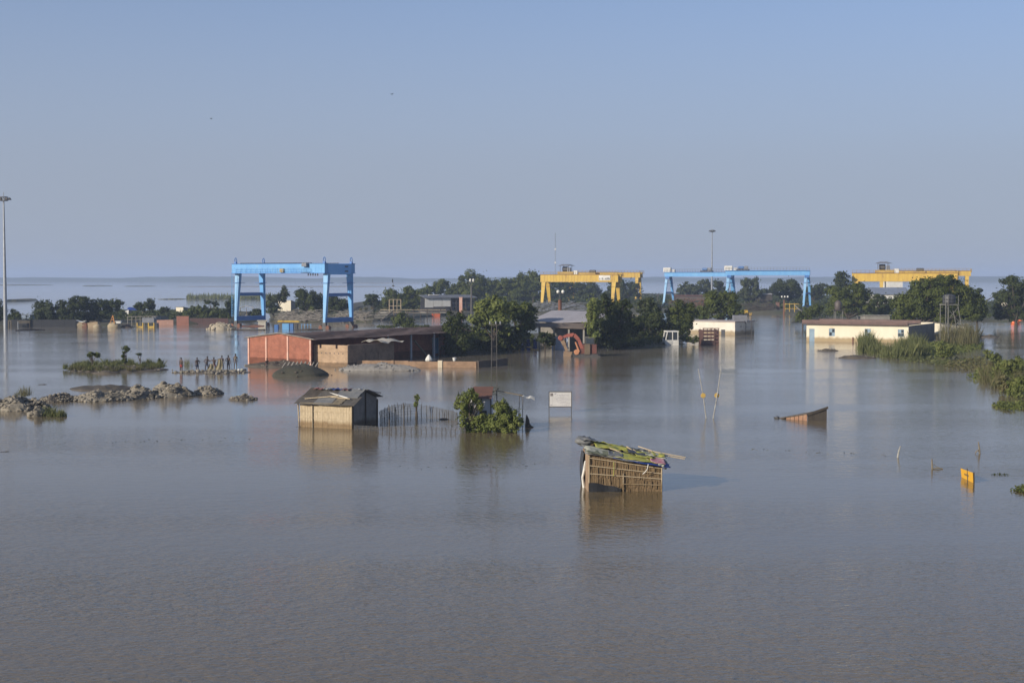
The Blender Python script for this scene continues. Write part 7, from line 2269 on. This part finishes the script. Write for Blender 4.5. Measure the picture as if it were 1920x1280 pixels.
reeds('reed_bed', 'lower reeds between the two tall tufts at the white house', [(1630, 668), (1690, 673), (1690, 660), (1640, 655)], 1700, 0.7, 1.7, 'grass', 0.06)
reeds('reed_bed', 'tallest dark green reeds at the right corner of the white house', [(1676, 672), (1728, 673), (1732, 658), (1690, 654)], 2600, 1.0, 2.7, 'grass', 0.07, 0.26)
reeds('reed_bed', 'brown plumed reeds below the water tower', [(1768, 650), (1828, 652), (1828, 636), (1768, 634)], 2200, 1.4, 3.4, 'dry', 0.06)
reeds('grass_patch', 'grass covering the little islet with two saplings', [(112, 694), (170, 696.5), (250, 696), (310, 691), (308, 687), (240, 683), (150, 685)], 6000, 0.2, 0.75, 'grass', 0.05, 0.35, 0.12, 'grass')
reeds('grass_patch', 'dry brown grass on the front of the little islet', [(112, 695), (170, 698), (250, 697), (300, 693), (240, 692), (140, 691)], 2600, 0.2, 0.55, 'dry', 0.04, 0.3, 0.1, 'grass')
reeds('grass_patch', 'grass tuft in the water near the left edge', [(72, 782), (122, 781), (125, 774), (80, 772)], 900, 0.25, 0.65, 'grass', 0.03, 0.3, 0.0, 'grass')
reeds('grass_patch', 'dry stalks on the rubble bank at the left edge', [(25, 758), (62, 758), (62, 750), (28, 750)], 260, 0.3, 0.9, 'dry', 0.02, 0.35, 0.4, 'grass')
reeds('grass_patch', 'faint green stalks behind the debris raft', [(340, 688), (375, 688), (375, 683), (340, 683)], 70, 0.4, 1.2, 'grass', 0.03, 0.2, 0.0, 'grass')
reeds('grass_patch', 'green scrub along the left bank around the small huts', [(215, 606), (440, 604), (440, 592), (215, 593)], 3500, 0.4, 2.0, 'mid', 0.16, 0.3, 0.4, 'grass')
reeds('grass_patch', 'rough grass along the yard bank', [(520, 600), (830, 591), (1000, 586), (1500, 587), (1500, 575), (1000, 575), (520, 592)], 6000, 0.3, 1.1, 'dry', 0.18, 0.3, 1.0, 'grass')
reeds('grass_patch', 'tan stalks standing in the right-edge thicket', [(1835, 718), (1900, 740), (1925, 735), (1925, 690), (1850, 690)], 1500, 0.5, 1.5, 'dry', 0.035, 0.25, 0.0, 'grass')

def floating(name, label, poly, n, lsize, leaf='hyacinth', hmax=0.45):
    p = scatter_poly(gpoly(poly), n)
    c = p.mean(0)
    den = np.array([fbm(a, b, 0.5, 7.7) for a, b in p])
    keep = den > -0.12
    p, den = p[keep], den[keep]
    n = len(p)
    zz = rng.uniform(0.02, 1, n) * hmax * (0.6 + 0.6 * np.clip(den + 0.3, 0, 1))
    nn = rng.normal(size=(n, 3)) * 0.6
    nn[:, 2] += 0.9
    o = obj(name, leaf_mesh(name, np.hstack([p - c, zz[:, None]]), nn, lsize * rng.uniform(0.6, 1.4, n), LEAF[leaf], 0.75), None, (c[0], c[1], 0))
    tag(o, label, 'water plants', kind='stuff')
floating('water_hyacinth', 'bright mat of water hyacinth behind the shrub under the water tower', [(1720, 664), (1760, 672), (1838, 656), (1845, 648), (1800, 642), (1730, 646)], 5200, 0.28, 'hyacinth', 0.55)
floating('water_hyacinth', 'creeping weed fringe in front of the white house reeds', [(1640, 668), (1700, 678), (1730, 683), (1800, 688), (1850, 690), (1850, 674), (1760, 672), (1690, 664)], 2800, 0.24, 'grass', 0.4)
floating('water_hyacinth', 'brownish weed mat joining the reeds to the right-edge thicket', [(1770, 690), (1850, 700), (1870, 690), (1850, 672), (1790, 676)], 2400, 0.24, 'dry', 0.6)
floating('water_hyacinth', 'weed skirt around the right-edge thicket', [(1810, 709), (1850, 720), (1900, 748), (1930, 748), (1930, 690), (1850, 690)], 4200, 0.25, 'hyacinth', 0.5)
floating('water_hyacinth', 'floating raft of hyacinth at the right edge below the thicket', [(1858, 762), (1885, 770), (1930, 772), (1930, 752), (1890, 754)], 1500, 0.22, 'hyacinth', 0.35)
floating('water_hyacinth', 'smallest floating hyacinth patch at the right edge', [(1893, 918), (1912, 925), (1935, 923), (1935, 911), (1910, 913)], 420, 0.14, 'hyacinth', 0.18)
floating('water_hyacinth', 'thin floating weed line right of the yellow sign', [(1856, 890), (1890, 892), (1900, 889.5), (1870, 887.5)], 60, 0.08, 'dark', 0.05)

# undergrowth that hides the ground of the yard and the banks
def scrub(name, label, poly, n, lsize, leaf, hmax, z=0.5):
    p = scatter_poly(gpoly(poly), n)
    c = p.mean(0)
    den = np.array([fbm(a, b, 0.10, 2.2, 4) for a, b in p])
    zz = z + rng.random(n) ** 0.8 * hmax * np.clip(0.45 + 0.9 * den, 0.08, 1.3)
    nn = rng.normal(size=(n, 3)) * 0.7
    nn[:, 2] += 0.5
    nn[:, 1] -= 0.3
    o = obj(name, leaf_mesh(name, np.hstack([p - c, zz[:, None]]), nn, lsize * rng.uniform(0.6, 1.4, n), LEAF[leaf], 0.7), None, (c[0], c[1], 0))
    tag(o, label, 'undergrowth', kind='stuff')
scrub('undergrowth', 'dark scrub filling the yard behind the jetty and gantries', [(700, 590), (830, 586), (1000, 582), (1230, 582), (1400, 583), (1400, 560), (1000, 558), (830, 562), (700, 575)], 26000, 0.75, 'dark', 2.6)
scrub('undergrowth', 'dark scrub at the head of the flooded lane and below the right gantries', [(1400, 584), (1520, 585), (1560, 590), (1600, 575), (1560, 560), (1400, 560)], 9000, 0.7, 'dark', 2.4)
scrub('undergrowth', 'dark scrub below the trees behind the white house', [(1500, 604), (1560, 600), (1700, 604), (1850, 602), (1990, 604), (1990, 575), (1850, 572), (1700, 574), (1560, 580)], 16000, 0.5, 'dark', 2.2)
scrub('undergrowth', 'olive scrub on the settlement bank at the left', [(20, 609), (140, 609), (300, 606), (430, 603), (430, 588), (300, 588), (140, 594), (20, 600)], 9000, 0.45, 'olive', 1.8)
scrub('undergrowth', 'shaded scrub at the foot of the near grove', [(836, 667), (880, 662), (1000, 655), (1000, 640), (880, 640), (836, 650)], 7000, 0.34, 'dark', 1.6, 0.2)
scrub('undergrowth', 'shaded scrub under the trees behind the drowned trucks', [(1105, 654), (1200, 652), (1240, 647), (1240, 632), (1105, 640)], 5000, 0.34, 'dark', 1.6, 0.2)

# scraps of weed and straw drifting in lines on the flood
for (x0_, y0_, x1_, y1_, n_, lb_) in ((700, 880, 1000, 872, 26, 'thin line of drifting weed scraps left of the thatched hut'), (1380, 840, 1640, 852, 24, 'thin line of drifting straw between thatched hut and the pale stake'), (150, 830, 470, 822, 26, 'thin line of drifting scraps below the rubble spit'), (1120, 700, 1290, 696, 22, 'drifting scraps on the ripples before the drowned trucks')):
    a_, b_ = G(x0_, y0_), G(x1_, y1_)
    f_ = rng.random(n_) ** 0.8
    p_ = np.array([tuple(a_.lerp(b_, float(k))) for k in f_])
    c_ = p_.mean(0)
    p_ = p_ - c_
    p_[:, :2] += rng.normal(size=(n_, 2)) * 0.5
    p_[:, 2] = 0.012
    nn_ = rng.normal(size=(n_, 3)) * 0.12
    nn_[:, 2] += 1
    o = obj('drifting_weed', leaf_mesh('drifting_weed', p_, nn_, rng.uniform(0.07, 0.26, n_), LEAF['dry' if n_ == 24 else 'dark'], 0.5), None, (c_[0], c_[1], 0))
    tag(o, lb_, 'debris', kind='stuff')
